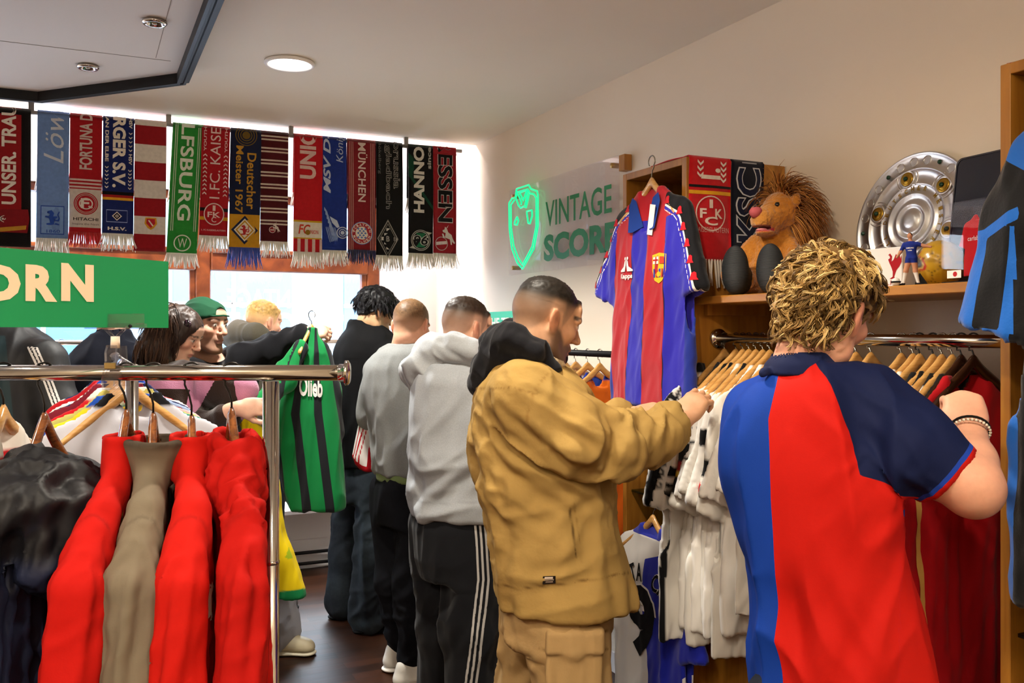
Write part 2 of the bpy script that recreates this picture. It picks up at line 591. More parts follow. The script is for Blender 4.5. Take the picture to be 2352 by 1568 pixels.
def nets(D, xs, ys, zs):
    ins = D < 0
    c = np.zeros(tuple(n - 1 for n in D.shape), np.uint8)
    for a in (0, 1):
        for b in (0, 1):
            for d in (0, 1):
                c += ins[a:a + c.shape[0], b:b + c.shape[1], d:d + c.shape[2]]
    act = (c > 0) & (c < 8)
    I, J, K = np.nonzero(act)
    n = len(I)
    cid = np.full(act.shape, -1, np.int32); cid[I, J, K] = np.arange(n)
    acc = np.zeros((n, 3)); cnt = np.zeros(n)
    E = []
    for ax in range(3):
        for p in (0, 1):
            for q in (0, 1):
                o = [0, 0, 0]; o[(ax + 1) % 3] = p; o[(ax + 2) % 3] = q; E.append((ax, o))
    for ax, o in E:
        va = D[I + o[0], J + o[1], K + o[2]]; e = list(o); e[ax] = 1
        vb = D[I + e[0], J + e[1], K + e[2]]
        m = (va < 0) != (vb < 0)
        t = np.where(m, va / np.where(m, va - vb, 1), 0)
        pt = np.tile(np.array(o, float), (n, 1)); pt[:, ax] = t
        acc[m] += pt[m]; cnt[m] += 1
    acc /= cnt[:, None]
    V = np.stack((xs[I] + acc[:, 0] * (xs[I + 1] - xs[I]), ys[J] + acc[:, 1] * (ys[J + 1] - ys[J]), zs[K] + acc[:, 2] * (zs[K + 1] - zs[K])), 1)
    Fs = []
    for ax in range(3):
        sl0 = [slice(None)] * 3; sl1 = [slice(None)] * 3
        sl0[ax] = slice(0, -1); sl1[ax] = slice(1, None)
        ch = ins[tuple(sl0)] != ins[tuple(sl1)]
        i = np.array(np.nonzero(ch)).T
        b, d = (ax + 1) % 3, (ax + 2) % 3
        ok = (i[:, b] > 0) & (i[:, d] > 0) & (i[:, b] < D.shape[b] - 1) & (i[:, d] < D.shape[d] - 1)
        i = i[ok]
        q = []
        for db, dd in ((-1, -1), (0, -1), (0, 0), (-1, 0)):
            j = i.copy(); j[:, b] += db; j[:, d] += dd
            q.append(cid[j[:, 0], j[:, 1], j[:, 2]])
        q = np.stack(q, 1)
        inside = ins[i[:, 0], i[:, 1], i[:, 2]]
        q[~inside] = q[~inside][:, ::-1]
        Fs.append(q)
    return V, np.concatenate(Fs)


def vnormals(V, F):
    F = np.asarray(F)
    n = np.cross(V[F[:, 2]] - V[F[:, 0]], V[F[:, 3]] - V[F[:, 1]])
    out = np.zeros_like(V)
    for c in range(3):
        for k in range(4): out[:, c] += np.bincount(F[:, k], n[:, c], len(V))
    return out / (np.linalg.norm(out, axis=1)[:, None] + 1e-12)


def lap(V, F, w=0.5):
    cnt = np.zeros(len(V)); acc = np.zeros_like(V)
    for a, b in ((0, 1), (1, 2), (2, 3), (3, 0)):
        cnt += np.bincount(F[:, a], minlength=len(V)) + np.bincount(F[:, b], minlength=len(V))
        for c in range(3):
            acc[:, c] += np.bincount(F[:, a], V[F[:, b], c], len(V)) + np.bincount(F[:, b], V[F[:, a], c], len(V))
    return V * (1 - w) + w * acc / np.maximum(cnt, 1)[:, None]


def sstep(x, a, b):
    t = np.clip((x - a) / (b - a), 0, 1); return t * t * (3 - 2 * t)


def mixc(C, c, w):
    return C * (1 - w[:, None]) + np.array(lin(c) if isinstance(c, str) else c) * w[:, None]
# ================================================================== THE SETTING
def structure(name, mb, m, parent=None, smooth=False, label=None):
    o = mb.build(name, m, parent, smooth)
    if parent is None: o['kind'] = 'structure'
    if label: o['label'] = label
    return o


M_wall = pm('painted_wall', 'e6d8c4', 0.75, noise=(1.5, 0.03), bump=(160, 0.06))
M_ceil = pm('painted_ceiling', 'eee6d6', 0.85, noise=(1.2, 0.03), bump=(140, 0.05))
M_island = pm('ceiling_panel_paint', 'e2dad0', 0.8, noise=(1.0, 0.02))
M_black = pm('black_trim', '0c0b0e', 0.5, spec=0.25)
M_brown = wood_mat('brown_window_wood', '5a2a12', '8a4a22', 0.35, 3.0, (3, 3, 3))
M_oak = wood_mat('oak_veneer', '8c5818', 'ac7428', 0.42, 3.0, (10, 10, 1.2))
M_oak_h = wood_mat('oak_veneer_shelf', '8c5818', 'ac7428', 0.4, 3.0, (10, 1.2, 10))
M_white = pm('white_paint', 'f0ece8', 0.5)
M_stone = pm('pale_concrete', '7c828c', 0.9, noise=(2, 0.08))


def glass_mat(name, tint='ffffff', refl=0.08, rough=0.0, haze=0.0):
    m = bpy.data.materials.new(name); m.use_nodes = True
    N = m.node_tree.nodes; L = m.node_tree.links; N.clear()
    out = N.new('ShaderNodeOutputMaterial'); mx = N.new('ShaderNodeMixShader'); t = N.new('ShaderNodeBsdfTransparent')
    g = N.new('ShaderNodeBsdfGlossy'); g.inputs['Roughness'].default_value = rough
    t.inputs[0].default_value = (*lin(tint), 1)
    lw = N.new('ShaderNodeLayerWeight'); lw.inputs['Blend'].default_value = 0.25
    mr = N.new('ShaderNodeMapRange'); mr.inputs['To Min'].default_value = refl * 0.5; mr.inputs['To Max'].default_value = min(1.0, refl * 6)
    L.new(lw.outputs['Fresnel'], mr.inputs['Value']); L.new(mr.outputs[0], mx.inputs[0])
    L.new(t.outputs[0], mx.inputs[1]); L.new(g.outputs[0], mx.inputs[2]); L.new(mx.outputs[0], out.inputs[0])
    if haze:
        df = N.new('ShaderNodeBsdfDiffuse'); df.inputs[0].default_value = (.9, .9, .92, 1); m2 = N.new('ShaderNodeMixShader'); m2.inputs[0].default_value = haze
        L.new(mx.outputs[0], m2.inputs[1]); L.new(df.outputs[0], m2.inputs[2]); L.new(m2.outputs[0], out.inputs[0])
    MATS[name] = m
    return m


M_glass = glass_mat('window_glass', 'f4f9fc', 0.05)
M_acryl = glass_mat('clear_acrylic', 'fdfcfd', 0.02, haze=0.05)
M_case = glass_mat('clear_case_acrylic', 'fafafc', 0.015)
M_gshelf = glass_mat('shelf_glass', 'a8b8ac', 0.12)
M_clip = glass_mat('clear_plastic', 'f2f1f4', 0.07, 0.05)


def floor_mat():
    m = bpy.data.materials.new('dark_plank_floor'); m.use_nodes = True
    N = m.node_tree.nodes; L = m.node_tree.links; b = N['Principled BSDF']
    tc = N.new('ShaderNodeTexCoord'); br = N.new('ShaderNodeTexBrick')
    br.inputs['Scale'].default_value = 1.0; br.inputs['Brick Width'].default_value = 1.1; br.inputs['Row Height'].default_value = 0.075
    br.inputs['Mortar Size'].default_value = 0.0012; br.inputs['Color1'].default_value = (*lin('24140d'), 1); br.inputs['Color2'].default_value = (*lin('452818'), 1)
    br.inputs['Mortar'].default_value = (*lin('120a07'), 1); br.offset = 0.37
    L.new(tc.outputs['Object'], br.inputs['Vector'])
    mp = N.new('ShaderNodeMapping'); mp.inputs['Scale'].default_value = (1.5, 22, 1)
    n = N.new('ShaderNodeTexNoise'); n.inputs['Scale'].default_value = 4; n.inputs['Detail'].default_value = 6
    L.new(tc.outputs['Object'], mp.inputs[0]); L.new(mp.outputs[0], n.inputs['Vector'])
    mx = N.new('ShaderNodeMix'); mx.data_type = 'RGBA'; mx.blend_type = 'MULTIPLY'; mx.inputs['Factor'].default_value = 0.6
    rp = N.new('ShaderNodeValToRGB'); rp.color_ramp.elements[0].color = (0.35, 0.33, 0.32, 1); rp.color_ramp.elements[0].position = 0.3; rp.color_ramp.elements[1].position = 0.7
    L.new(n.outputs['Fac'], rp.inputs[0]); L.new(br.outputs['Color'], mx.inputs[6]); L.new(rp.outputs[0], mx.inputs[7])
    L.new(mx.outputs[2], b.inputs['Base Color'])
    mr = N.new('ShaderNodeMapRange'); mr.inputs['To Min'].default_value = 0.30; mr.inputs['To Max'].default_value = 0.5; b.inputs['Specular IOR Level'].default_value = 0.16
    L.new(n.outputs['Fac'], mr.inputs[0]); L.new(mr.outputs[0], b.inputs['Roughness'])
    return m


RX, WY, CH, CE = 2.20, 6.00, 2.70, 5.20        # right wall, window wall, ceiling height, ceiling's far edge
b = MB(); b.box((-3.2, -3.7, -0.1), (RX + 0.2, WY + 0.2, 0.0)); structure('floor', b, floor_mat())
b = MB(); b.box((-3.2, -3.7, CH), (RX + 0.2, CE, CH + 0.34)); structure('ceiling', b, M_ceil)
b = MB(); b.box((-3.2, CE, CH + 0.30), (RX + 0.2, WY + 0.2, CH + 0.34)); structure('ceiling_window_bay', b, M_ceil)
b = MB(); b.box((RX, -3.7, 0), (RX + 0.2, WY + 0.2, CH + 0.3)); structure('wall_right', b, M_wall)
b = MB(); b.box((-3.2, -3.7, 0), (-3.0, WY + 0.2, CH + 0.3)); structure('wall_left', b, M_wall)
b = MB(); b.box((-3.0, -3.7, 0), (RX, -3.5, CH + 0.3)); structure('wall_back', b, M_wall)
# window wall with openings
SILL, BEAM0, BEAM1, HEAD, WL, WR = 0.40, 1.935, 2.075, 2.43, -2.7, 1.84
b = MB()
b.box((-3.0, WY, 0), (RX, WY + 0.2, SILL)); b.box((-3.0, WY, HEAD), (RX, WY + 0.2, CH + 0.3))
b.box((-3.0, WY, SILL), (WL, WY + 0.2, HEAD)); b.box((WR, WY, SILL), (RX, WY + 0.2, HEAD))
structure('wall_window', b, M_white)
b = MB(); b.box((2.00, WY - 0.10, 0), (RX, WY, CH + 0.3)); b.box((1.90, WY - 0.04, 0), (2.0, WY, CH + 0.3)); structure('pilaster', b, M_white)
b = MB(); b.box((-3.0, WY - 0.26, SILL), (1.98, WY + 0.05, SILL + 0.035), bev=0.006); structure('window_sill', b, M_white)
b = MB(); b.box((-3.0, WY - 0.03, 0.0), (1.9, WY, 0.19), bev=0.004); structure('baseboard_window', b, M_white)
b = MB(); b.tube([(-3.0, WY - 0.07, 0.045), (1.9, WY - 0.07, 0.045)], 0.011); b.tube([(-3.0, WY - 0.07, 0.115), (1.9, WY - 0.07, 0.115)], 0.011)
for x in (-1.5, 0.1, 1.7): b.box((x, WY - 0.075, 0.0), (x + 0.02, WY - 0.03, 0.125))
structure('trim_pipes', b, M_black, smooth=True)
b = MB(); b.box((RX - 0.015, -3.5, 0.0), (RX, WY, 0.09)); structure('baseboard_right', b, M_white)
posts = [(WL, WL + 0.08), (-1.05, -0.96), (0.643, 0.735), (1.755, WR)]
for i in range(3):
    x0, x1 = posts[i][1], posts[i + 1][0]
    f = MB()
    y0, y1 = WY + 0.04, WY + 0.13
    f.box((posts[i][0], y0, SILL), (posts[i][1], y1, HEAD), bev=0.006)
    if i == 2: f.box((posts[3][0], y0, SILL), (posts[3][1], y1, HEAD), bev=0.006)
    f.box((x0, y0 - 0.02, BEAM0), (x1, y1, BEAM1), bev=0.008); f.box((x0, y0 - 0.035, BEAM1 - 0.03), (x1, y1, BEAM1), bev=0.006)
    f.box((x0, y0, SILL), (x1, y1, SILL + 0.07), bev=0.006); f.box((x0, y0, HEAD - 0.05), (x1, y1, HEAD), bev=0.006)
    f.box((x0, y0 + 0.01, BEAM1), (x0 + 0.035, y1 - 0.02, HEAD)); f.box((x1 - 0.035, y0 + 0.01, SILL), (x1, y1 - 0.02, HEAD), bev=0.004)
    w = structure('window_%d' % (i + 1), f, M_brown)
    g = MB(); g.box((x0, WY + 0.085, SILL + 0.05), (x1, WY + 0.091, BEAM0 + 0.01)); g.box((x0, WY + 0.085, BEAM1 - 0.01), (x1, WY + 0.091, HEAD - 0.03))
    g.build('pane', M_glass, w, False)
    if i == 2:
        # lettering stuck to the outside of the pane, so it reads mirrored from the shop
        mt = bpy.data.materials.new('white_window_film'); mt.use_nodes = True
        N = mt.node_tree.nodes; L = mt.node_tree.links; N.clear()
        o_ = N.new('ShaderNodeOutputMaterial'); tr = N.new('ShaderNodeBsdfTranslucent'); df = N.new('ShaderNodeBsdfDiffuse'); mx = N.new('ShaderNodeMixShader')
        tr.inputs[0].default_value = (1, 1, 1, 1); df.inputs[0].default_value = (0.9, 0.9, 0.9, 1)
        L.new(tr.outputs[0], mx.inputs[1]); L.new(df.outputs[0], mx.inputs[2]); mx.inputs[0].default_value = 0.3; L.new(mx.outputs[0], o_.inputs[0])
        d = MB()
        fn = lambda u, v: (u, WY + 0.0925, v)
        q0, q1 = on_y(565, 702, WY + 0.09), on_y(716, 660, WY + 0.09)
        V, F = text_geo('VINTAGE', 0.02)
        wd, hh = 0.52, 0.125
        d.add(np.array([fn(1.10 - a * wd, 1.765 + c * hh) for a, c in V]), F)
        V, F = text_geo('SCORE', 0.05)
        d.add(np.array([fn(1.10 - a * wd, 1.60 + c * 0.15) for a, c in V]), F)
        sh = [(-0.09, 0.13), (0.09, 0.13), (0.105, 0.02), (0.085, -0.10), (0.0, -0.21), (-0.085, -0.10), (-0.105, 0.02)]
        n = len(sh)
        d.add(np.array([fn(1.50 + u, 1.62 + v) for u, v in sh] + [fn(1.50 + u * 0.86, 1.62 + v * 0.88) for u, v in sh]), [(k, (k + 1) % n, n + (k + 1) % n, n + k) for k in range(n)])
        d.build('lettering', mt, w, False)

# lowered ceiling island with a ribbed black frame
isl = [(0.37, -1.6), (0.37, 4.20), (-0.19, 4.80), (-2.3, 4.80), (-2.9, 4.2), (-2.9, -1.6)]
b = MB(); b.prism(isl, CH - 0.03, CH + 0.01, lambda u, v, d: (u, v, d))
structure('ceiling_island', b, M_island)
def offset(poly_, t):
    c = np.mean(poly_, 0); out = []
    n = len(poly_)
    for i in range(n):
        p0, p1, p2 = [np.array(poly_[(i + k) % n], float) for k in (-1, 0, 1)]
        e1 = (p1 - p0) / np.linalg.norm(p1 - p0); e2 = (p2 - p1) / np.linalg.norm(p2 - p1)
        n1 = np.array((-e1[1], e1[0])); n2 = np.array((-e2[1], e2[0]))
        if n1.dot(p1 - c) < 0: n1 = -n1
        if n2.dot(p1 - c) < 0: n2 = -n2
        bis = n1 + n2; bis /= np.linalg.norm(bis)
        out.append(p1 + bis * t / bis.dot(n1))
    return out
prof = [(0.0, CH - 0.028), (0.0, CH - 0.075), (0.012, CH - 0.078), (0.016, CH - 0.068), (0.024, CH - 0.068), (0.028, CH - 0.074), (0.038, CH - 0.074), (0.042, CH - 0.062), (0.052, CH - 0.062), (0.055, CH - 0.05), (0.06, CH + 0.005)]
rings = [offset(isl, t) for t, _ in prof]
b = MB(); n = len(isl)
V = [(p[0], p[1], z) for rg, (_, z) in zip(rings, prof) for p in rg]
F = [(i * n + j, i * n + (j + 1) % n, (i + 1) * n + (j + 1) % n, (i + 1) * n + j) for i in range(len(prof) - 1) for j in range(n)]
b.add(V, F); structure('trim_ceiling_island', b, M_black)
b = MB(); b.box((-2.9, 4.02, CH - 0.0312), (0.33, 4.024, CH - 0.0302)); b.box((0.27, 1.5, CH - 0.0312), (0.2725, 4.0, CH - 0.0302))
structure('trim_panel_joint', b, pm('joint_grey', '9a9184', 0.9))  # thin grey joint lines across the island panel

# street outside
b = MB(); b.box((-30, WY + 0.2, -0.25), (30, 40, -0.15)); structure('street_pavement', b, M_stone)
bd = thing('building', 'pale facade with bluish windows across the street, seen through the shop window', 'building', (2.0, 19.0, -0.15))
b = MB(); b.box((-16, 0, 0), (16, 4, 7.5)); b.box((-16, -0.12, 3.3), (16, 0, 3.6)); b.build('facade', pm('facade_plaster', '5c6a76', 0.8, noise=(0.7, 0.1)), bd, False)
for k in range(9):
    b = MB(); x = -14 + k * 3.4
    b.box((x, -0.03, 0.5), (x + 2.3, 0.01, 2.9)); fr = b.build('window', pm('facade_glass', '27506e', 0.3), bd, False)
    b = MB(); b.box((x + 1.1, -0.06, 0.5), (x + 1.18, -0.031, 2.9)); b.box((x, -0.06, 2.2), (x + 2.3, -0.031, 2.28)); b.build('muntin', M_white, fr, False)

# ================================================================== ceiling fixtures
M_chrome = pm('chrome', 'c9c4bd', 0.10, metal=1.0)
M_steel = pm('brushed_steel', 'bdb6ac', 0.25, metal=1.0)
M_lampglow = pm('lit_lamp_glass', 'ffffff', 0.4, emit=('fffaf0', 9.0))


def downlight(x, y, r, label, lit=True, zc=CH, group=None):
    t = thing('ceiling_downlight', label, 'ceiling light', (x, y, zc - 0.03), 0, group)
    b = MB(); b.lathe([(r, 0.03), (r + 0.012, 0.028), (r + 0.014, 0.020), (r + 0.008, 0.014), (r - 0.002, 0.016), (r - 0.006, 0.03)], 40)
    b.build('trim_ring', M_white if lit else M_chrome, t)
    b = MB()
    if lit:
        b.lathe([(0.0005, 0.022), (r * 0.6, 0.021), (r - 0.003, 0.024)], 40); b.build('diffuser', M_lampglow, t)
    else:
        b.lathe([(r * 0.95, 0.026), (r * 0.7, 0.029), (r * 0.45, 0.024)], 30); b.lathe([(0.0005, 0.014), (r * 0.3, 0.016), (r * 0.35, 0.026)], 24)
        b.build('bulb', pm('halogen_glass', 'b0a898', 0.15, metal=0.6), t)


downlight(0.80, 3.93, 0.093, 'large lit round downlight in the white ceiling above the window end')
for px, py, lb in ((355, 47, 'small unlit spotlight set in the black-framed ceiling island, nearer its long black edge'),
                   (202, 150, 'small unlit spotlight set in the black-framed ceiling island, near its slanted corner')):
    zz = CH - 0.03; r_ = (px - 1176) / FPX; d_ = (zz - CAMH) * FPX / (HOR - py)
    w_ = to_world(P(px, py, d_)); downlight(w_[0], w_[1], 0.03, lb, False, zz, 'spotlights in the ceiling island')

# ================================================================== shop fittings on the right wall
UX0, UX1, UT = 1.78, 2.195, 2.12


def tall_unit(y0, y1, label, shelf_z):
    t = thing('display_cabinet', label, 'cabinet', (UX0, y0, 0))
    w, dpt, k = y1 - y0, UX1 - UX0, 0.024
    for nm, lo, hi in (('side_panel', (0, 0, 0), (dpt, k, UT)), ('side_panel', (0, w - k, 0), (dpt, w, UT)),
                       ('top_panel', (0, k, UT - k), (dpt, w - k, UT)), ('back_panel', (dpt - 0.012, k, 0.08), (dpt, w - k, UT - k)),
                       ('plinth', (0.03, k, 0), (dpt - 0.02, w - k, 0.08))):
        b = MB(); b.box(lo, hi, bev=0.0015); b.build(nm, M_oak, t, False)
    for z in shelf_z:
        b = MB(); b.box((0.02, k + 0.003, z), (dpt - 0.015, w - k - 0.003, z + 0.008)); g = b.build('glass_shelf', M_gshelf, t, False)
        b = MB()
        for yy in (k, w - k - 0.012):
            for xx in (0.05, dpt - 0.06): b.tube([(xx, yy, z - 0.005), (xx, yy + 0.012, z - 0.005)], 0.005, 8)
        b.build('shelf_pin', M_steel, g)
    return t


tall_unit(2.45, 2.835, 'narrow oak cabinet with an open front behind the blue and red striped shirt', (0.97, 0.5))
tall_unit(0.93, 1.325, 'narrow oak cabinet behind the black and blue shirt', (0.90, 0.45))
t = thing('wall_shelf', 'long oak shelf carrying the lion toy and the silver plate', 'shelf', (1.80, 1.325, 1.638))
b = MB(); b.box((0, 0.001, 0), (RX - 1.80 - 0.001, 2.45 - 1.325 - 0.001, 0.024), bev=0.002); b.build('board', M_oak_h, t, False)
for y_ in (0.0015, 1.104):
    b = MB(); b.box((0.05, y_, -0.035), (0.36, y_ + 0.019, 0)); b.build('batten', M_oak, t, False)
t = thing('base_cabinet', 'low oak cabinet front under the row of white shirts', 'cabinet', (1.86, 1.325, 0))
b = MB(); b.box((0, 0.001, 0.06), (0.335, 1.124, 0.60), bev=0.003); b.build('body', M_oak, t, False)
b = MB(); b.box((0.03, 0.001, 0), (0.33, 1.124, 0.06)); b.build('plinth', M_black, t, False)

RAIL_X, RAIL_Z, RAIL_R = 1.905, 1.527, 0.0155
t = thing('clothes_rail', 'chrome clothes rail under the oak shelf, fixed between the two narrow cabinets', 'clothes rail', (RAIL_X, 1.325, RAIL_Z))
b = MB(); b.tube([(0, 0.001, 0), (0, 1.1235, 0)], RAIL_R, 20); b.build('tube', M_chrome, t)
for yy in (0.001, 1.1125):
    b = MB(); b.tube([(0, yy, 0), (0, yy + 0.011, 0)], 0.032, 24); f = b.build('flange', M_chrome, t)
    b = MB()
    for a in range(3): b.tube([(0.024 * math.cos(a * 2.1), yy - 0.0005, 0.024 * math.sin(a * 2.1)), (0.024 * math.cos(a * 2.1), yy + 0.0115, 0.024 * math.sin(a * 2.1))], 0.003, 8)
    b.build('screw', M_steel, f)
t = thing('clothes_rail', 'black clothes rail on the white wall, beyond the narrow cabinet with the striped shirt', 'clothes rail', (1.90, 2.86, 1.459))
b = MB(); b.tube([(0, 0.0, 0), (0, 2.3, 0)], 0.013, 16); b.build('tube', M_black, t)
for yy in (0.06, 1.2, 2.2):
    b = MB(); b.tube([(0, yy, 0), (0.295, yy, 0)], 0.009, 10); b.tube([(0.285, yy, 0), (0.298, yy, 0)], 0.03, 16); b.build('bracket', M_black, t)

# acrylic wall sign with a neon crest
def sgn(px, py, X=2.155): q = on_x(px, py, X); return q[1], q[2]


t = thing('neon_wall_sign', 'clear acrylic wall sign with a green neon crest beside two lines of lettering', 'sign', (2.16, 4.03, 1.862))
Y0, Y1, Z0, Z1 = 3.475, 4.62, 1.862, 2.335
oy, oz = 4.03, 1.862
b = MB(); b.box((-0.006, Y0 - oy, 0), (0.006, Y1 - oy, Z1 - Z0), bev=0.001); b.build('panel', M_acryl, t, False)
for y, z in ((Y0 - oy + 0.05, 0.04), (Y0 - oy + 0.05, 0.435), (Y1 - oy - 0.05, 0.04), (Y1 - oy - 0.05, 0.435)):
    b = MB(); b.tube([(-0.008, y, z), (0.04, y, z)], 0.012, 14); b.build('spacer', pm('brass_spacer', 'b08a4a', 0.3, metal=0.8), t)
b = MB(); b.box((-0.001, Y0 - oy - 0.05, 0.40), (0.036, Y0 - oy - 0.004, 0.47)); b.build('mounting_block', M_oak, t, False)
fn = lambda u, v: (-0.0075, u - oy, v - oz)
b = MB()
M_sign = pm('green_vinyl', '0a7236', 0.45)
def sign_text(s, px0, px1, ya, yb, bold):
    (a0, _), (a1, _) = sgn(px0, 500), sgn(px1, 500)
    V, F = text_geo(s, bold)
    b.add(np.array([fn(a0 + (u + 0.5) * (a1 - a0), ya + (v + 0.5) * (yb - ya)) for u, v in V]), F)
sign_text('VINTAGE', 1254, 1406, 2.085, 2.215, 0.012)
sign_text('SCORE', 1250, 1420, 1.908, 2.045, 0.045)
b.build('lettering', M_sign, t, False)
M_neon = pm('lit_neon_tube', '18d890', 0.3, emit=('12dc86', 0.95))
def loop(pts, r=0.0045, close=True):
    q = []
    for x, y in pts:
        yy, zz = sgn(1130 + x / 4.9, 340 + y / 4.9); q.append((-0.014, yy - oy, zz - oz))
    q = np.array(q + ([q[0]] if close else []))
    tt = np.arange(len(q)); t2 = np.linspace(0, len(q) - 1, (len(q) - 1) * 4 + 1)
    b.tube(np.stack([np.interp(t2, tt, q[:, k]) for k in range(3)], 1), r, 8, caps=not close)
b = MB()
loop([(290, 480), (295, 460), (430, 415), (455, 460), (525, 485), (535, 530), (535, 880), (490, 1130), (360, 1360), (300, 1290), (240, 1130), (212, 900), (208, 620), (245, 565), (280, 560)])
loop([(440, 510), (490, 520), (515, 560), (515, 880), (470, 1110), (362, 1315), (310, 1230), (262, 1100), (232, 890), (230, 640), (270, 585)], close=False)
loop([(305, 495), (420, 465), (440, 500), (400, 670), (375, 655), (340, 675), (315, 645), (285, 560)])
loop([(330, 505), (410, 470), (370, 590)])
loop([(310, 520), (350, 610), (345, 640)], close=False); loop([(420, 480), (395, 620), (388, 640)], close=False)
loop([(300, 775), (315, 820), (300, 865), (270, 860), (272, 830)])
loop([(410, 712), (465, 698), (470, 760), (445, 850), (425, 845), (410, 740)])
b.build('neon_tube', M_neon, t)

# small green sign clipped on the far rail
t = thing('rail_sign', 'small green sign with white lettering above the far wall rail', 'sign', (1.90, 4.14, 1.472))
b = MB(); b.box((-0.0015, -0.25, 0.065), (0.0015, 0.62, 0.178)); b.build('board', pm('teal_green_card', '2f9f7e', 0.5), t, False)
b = MB(); V, F = text_geo('SUPPORT THE TEAM', 0.02)
b.add(np.array([(-0.0022, 0.19 - u * 0.76, 0.122 + v * 0.050) for u, v in V]), F); b.build('lettering', pm('cream_vinyl', 'e9dcc4', 0.5), t, False)
b = MB(); b.box((-0.008, -0.03, 0.0), (0.008, 0.03, 0.075), bev=0.003); b.build('clip', M_clip, t, False)
# ================================================================== SCARVES
M_knit = pm('knitted_wool', attr=True, rough=0.9, sheen=0.3, noise=(60, 0.10), bump=(420, 0.35, 0.002))
M_fringe = pm('wool_fringe', attr=True, rough=0.95, sheen=0.4)
M_alu = pm('grey_aluminium', '8d8a88', 0.4, metal=0.7)
ROD_Y, ROD_Z = 5.165, 2.648
t = thing('scarf_rail', 'grey rail hung under the ceiling edge, carrying the row of football scarves', 'rail', (0, ROD_Y, ROD_Z))
b = MB(); b.tube([(-1.6, 0, 0), (2.09, 0, 0)], 0.011, 14); b.build('tube', M_alu, t)
for px in (72, 387, 668, 932, -260):
    x = on_y(px, 300, ROD_Y)[0]
    b = MB(); b.box((x - 0.013, -0.012, 0.0), (x + 0.013, 0.012, CH - ROD_Z + 0.0), bev=0.002); b.build('bracket', M_alu, t, False)


def scarf(pl, pr, ybot, label, paint, base, fringe='f0ece0', fl=0.085, yref=430, lean=0.0, back=0.5, seed=0):
    """Knitted scarf folded over the rail. paint(mb, w, L, fn): draws on the front in metres, u across from the centre, v = height below the rail top (negative)."""
    x0 = on_y(pl, yref, ROD_Y - 0.02)[0]; x1 = on_y(pr, yref, ROD_Y - 0.02)[0]
    w = x1 - x0; zb = on_y((pl + pr) / 2, ybot, ROD_Y - 0.02)[2]
    top = ROD_Z + 0.016; L = top - zb
    rng = random.Random(seed); a1, a2, ph = rng.uniform(0.002, 0.006), rng.uniform(0.001, 0.004), rng.uniform(0, 6)
    T = thing('football_scarf', label, 'scarf', ((x0 + x1) / 2, ROD_Y, top), 0, 'football scarves on the ceiling rail')

    def g(u, v):                                               # depth of the front layer
        k = min(1.0, -v / 0.2)
        return -0.0165 - (a1 * math.sin(u / w * 4 + ph) * k + a2 * math.sin(v * 9 + ph) * k + 0.004 * k)

    def fn(u, v, lift=0.0012):
        if v > -0.0165:                                        # round the rail and down the back
            a = min((v + 0.0165) / 0.0165, PI); r = 0.0165 + lift; e = (v + 0.0165) / 0.0165 - a
            return (u, -r * math.cos(a), -0.0165 + r * math.sin(a) - e * 0.0165)
        return (u + lean * v, g(u, v) - lift, v)
    m = MB()
    nx, nz = 10, 30
    us = np.linspace(-w / 2, w / 2, nx + 1)
    path = [(g, v) for v in np.linspace(-L, -0.012, nz)]
    rows = []
    for v in np.linspace(-L, -0.012, nz): rows.append([fn(u, v, 0) for u in us])
    for a in np.linspace(0.25, 2.9, 8): rows.append([(u, -0.0165 * math.cos(a), -0.0165 + 0.0165 * math.sin(a)) for u in us])
    for v in np.linspace(-0.02, -L * back, 14): rows.append([(u * 0.985 + lean * v, 0.0165 + 0.003 * math.sin(u * 20 + v * 8), v) for u in us])
    R = len(rows); outer = [p for r in rows for p in r]
    O = np.array(outer).reshape(R, nx + 1, 3)
    du = np.gradient(O, axis=0); dv = np.gradient(O, axis=1); nn = np.cross(dv, du); nn /= np.linalg.norm(nn, axis=2)[:, :, None] + 1e-9
    I = O - nn * 0.0035 * (1 if nn[2, 5, 1] < 0 else -1)
    V = np.concatenate((O.reshape(-1, 3), I.reshape(-1, 3))); q = R * (nx + 1); F = []
    for i in range(R - 1):
        for j in range(nx):
            a = i * (nx + 1) + j; F.append((a, a + 1, a + nx + 2, a + nx + 1)); F.append((q + a, q + a + nx + 1, q + a + nx + 2, q + a + 1))
        for j in (0, nx):
            a = i * (nx + 1) + j; F.append((a, a + nx + 1, q + a + nx + 1, q + a))
    for i in (0, R - 1):
        for j in range(nx):
            a = i * (nx + 1) + j; F.append((a, q + a, q + a + 1, a + 1))
    m.add(V, F, 0, base)
    paint(m, w, L, fn)
    m.build('knitted_body', M_knit, T)
    if fringe:
        cols = fringe if isinstance(fringe, (list, tuple)) else [fringe]
        for side in (0, 1):
            f = MB()
            vb = -L if side == 0 else -L * back
            n = 46 if side == 0 else 20
            for k in range(n):
                u = -w / 2 + w * (k + 0.5) / n
                yb = g(u, vb) if side == 0 else 0.0165
                l = fl * rng.uniform(0.8, 1.08); s = rng.uniform(-0.010, 0.010) + (u / w) * 0.03; dy = rng.uniform(-0.012, 0.008)
                pts = [(u + lean * vb, yb, vb + 0.004), (u + lean * vb + s * 0.35, yb + dy * 0.5, vb - l * 0.5), (u + lean * vb + s, yb + dy, vb - l)]
                r = w / n * 0.75 if side == 0 else w / n * 0.6
                f.tube(pts, [r, r * 1.05, r * 0.55], 4, 0, cols[k % len(cols)])
            f.build('fringe', M_fringe, T)
    return T


def band(m, w, fn, v0, v1, col, n=8, u0=-0.5, u1=0.5, lift=0.001):
    rect(m, u0 * w, v0, u1 * w, v1, lambda u, v: fn(u, v, lift), col, 10, n)


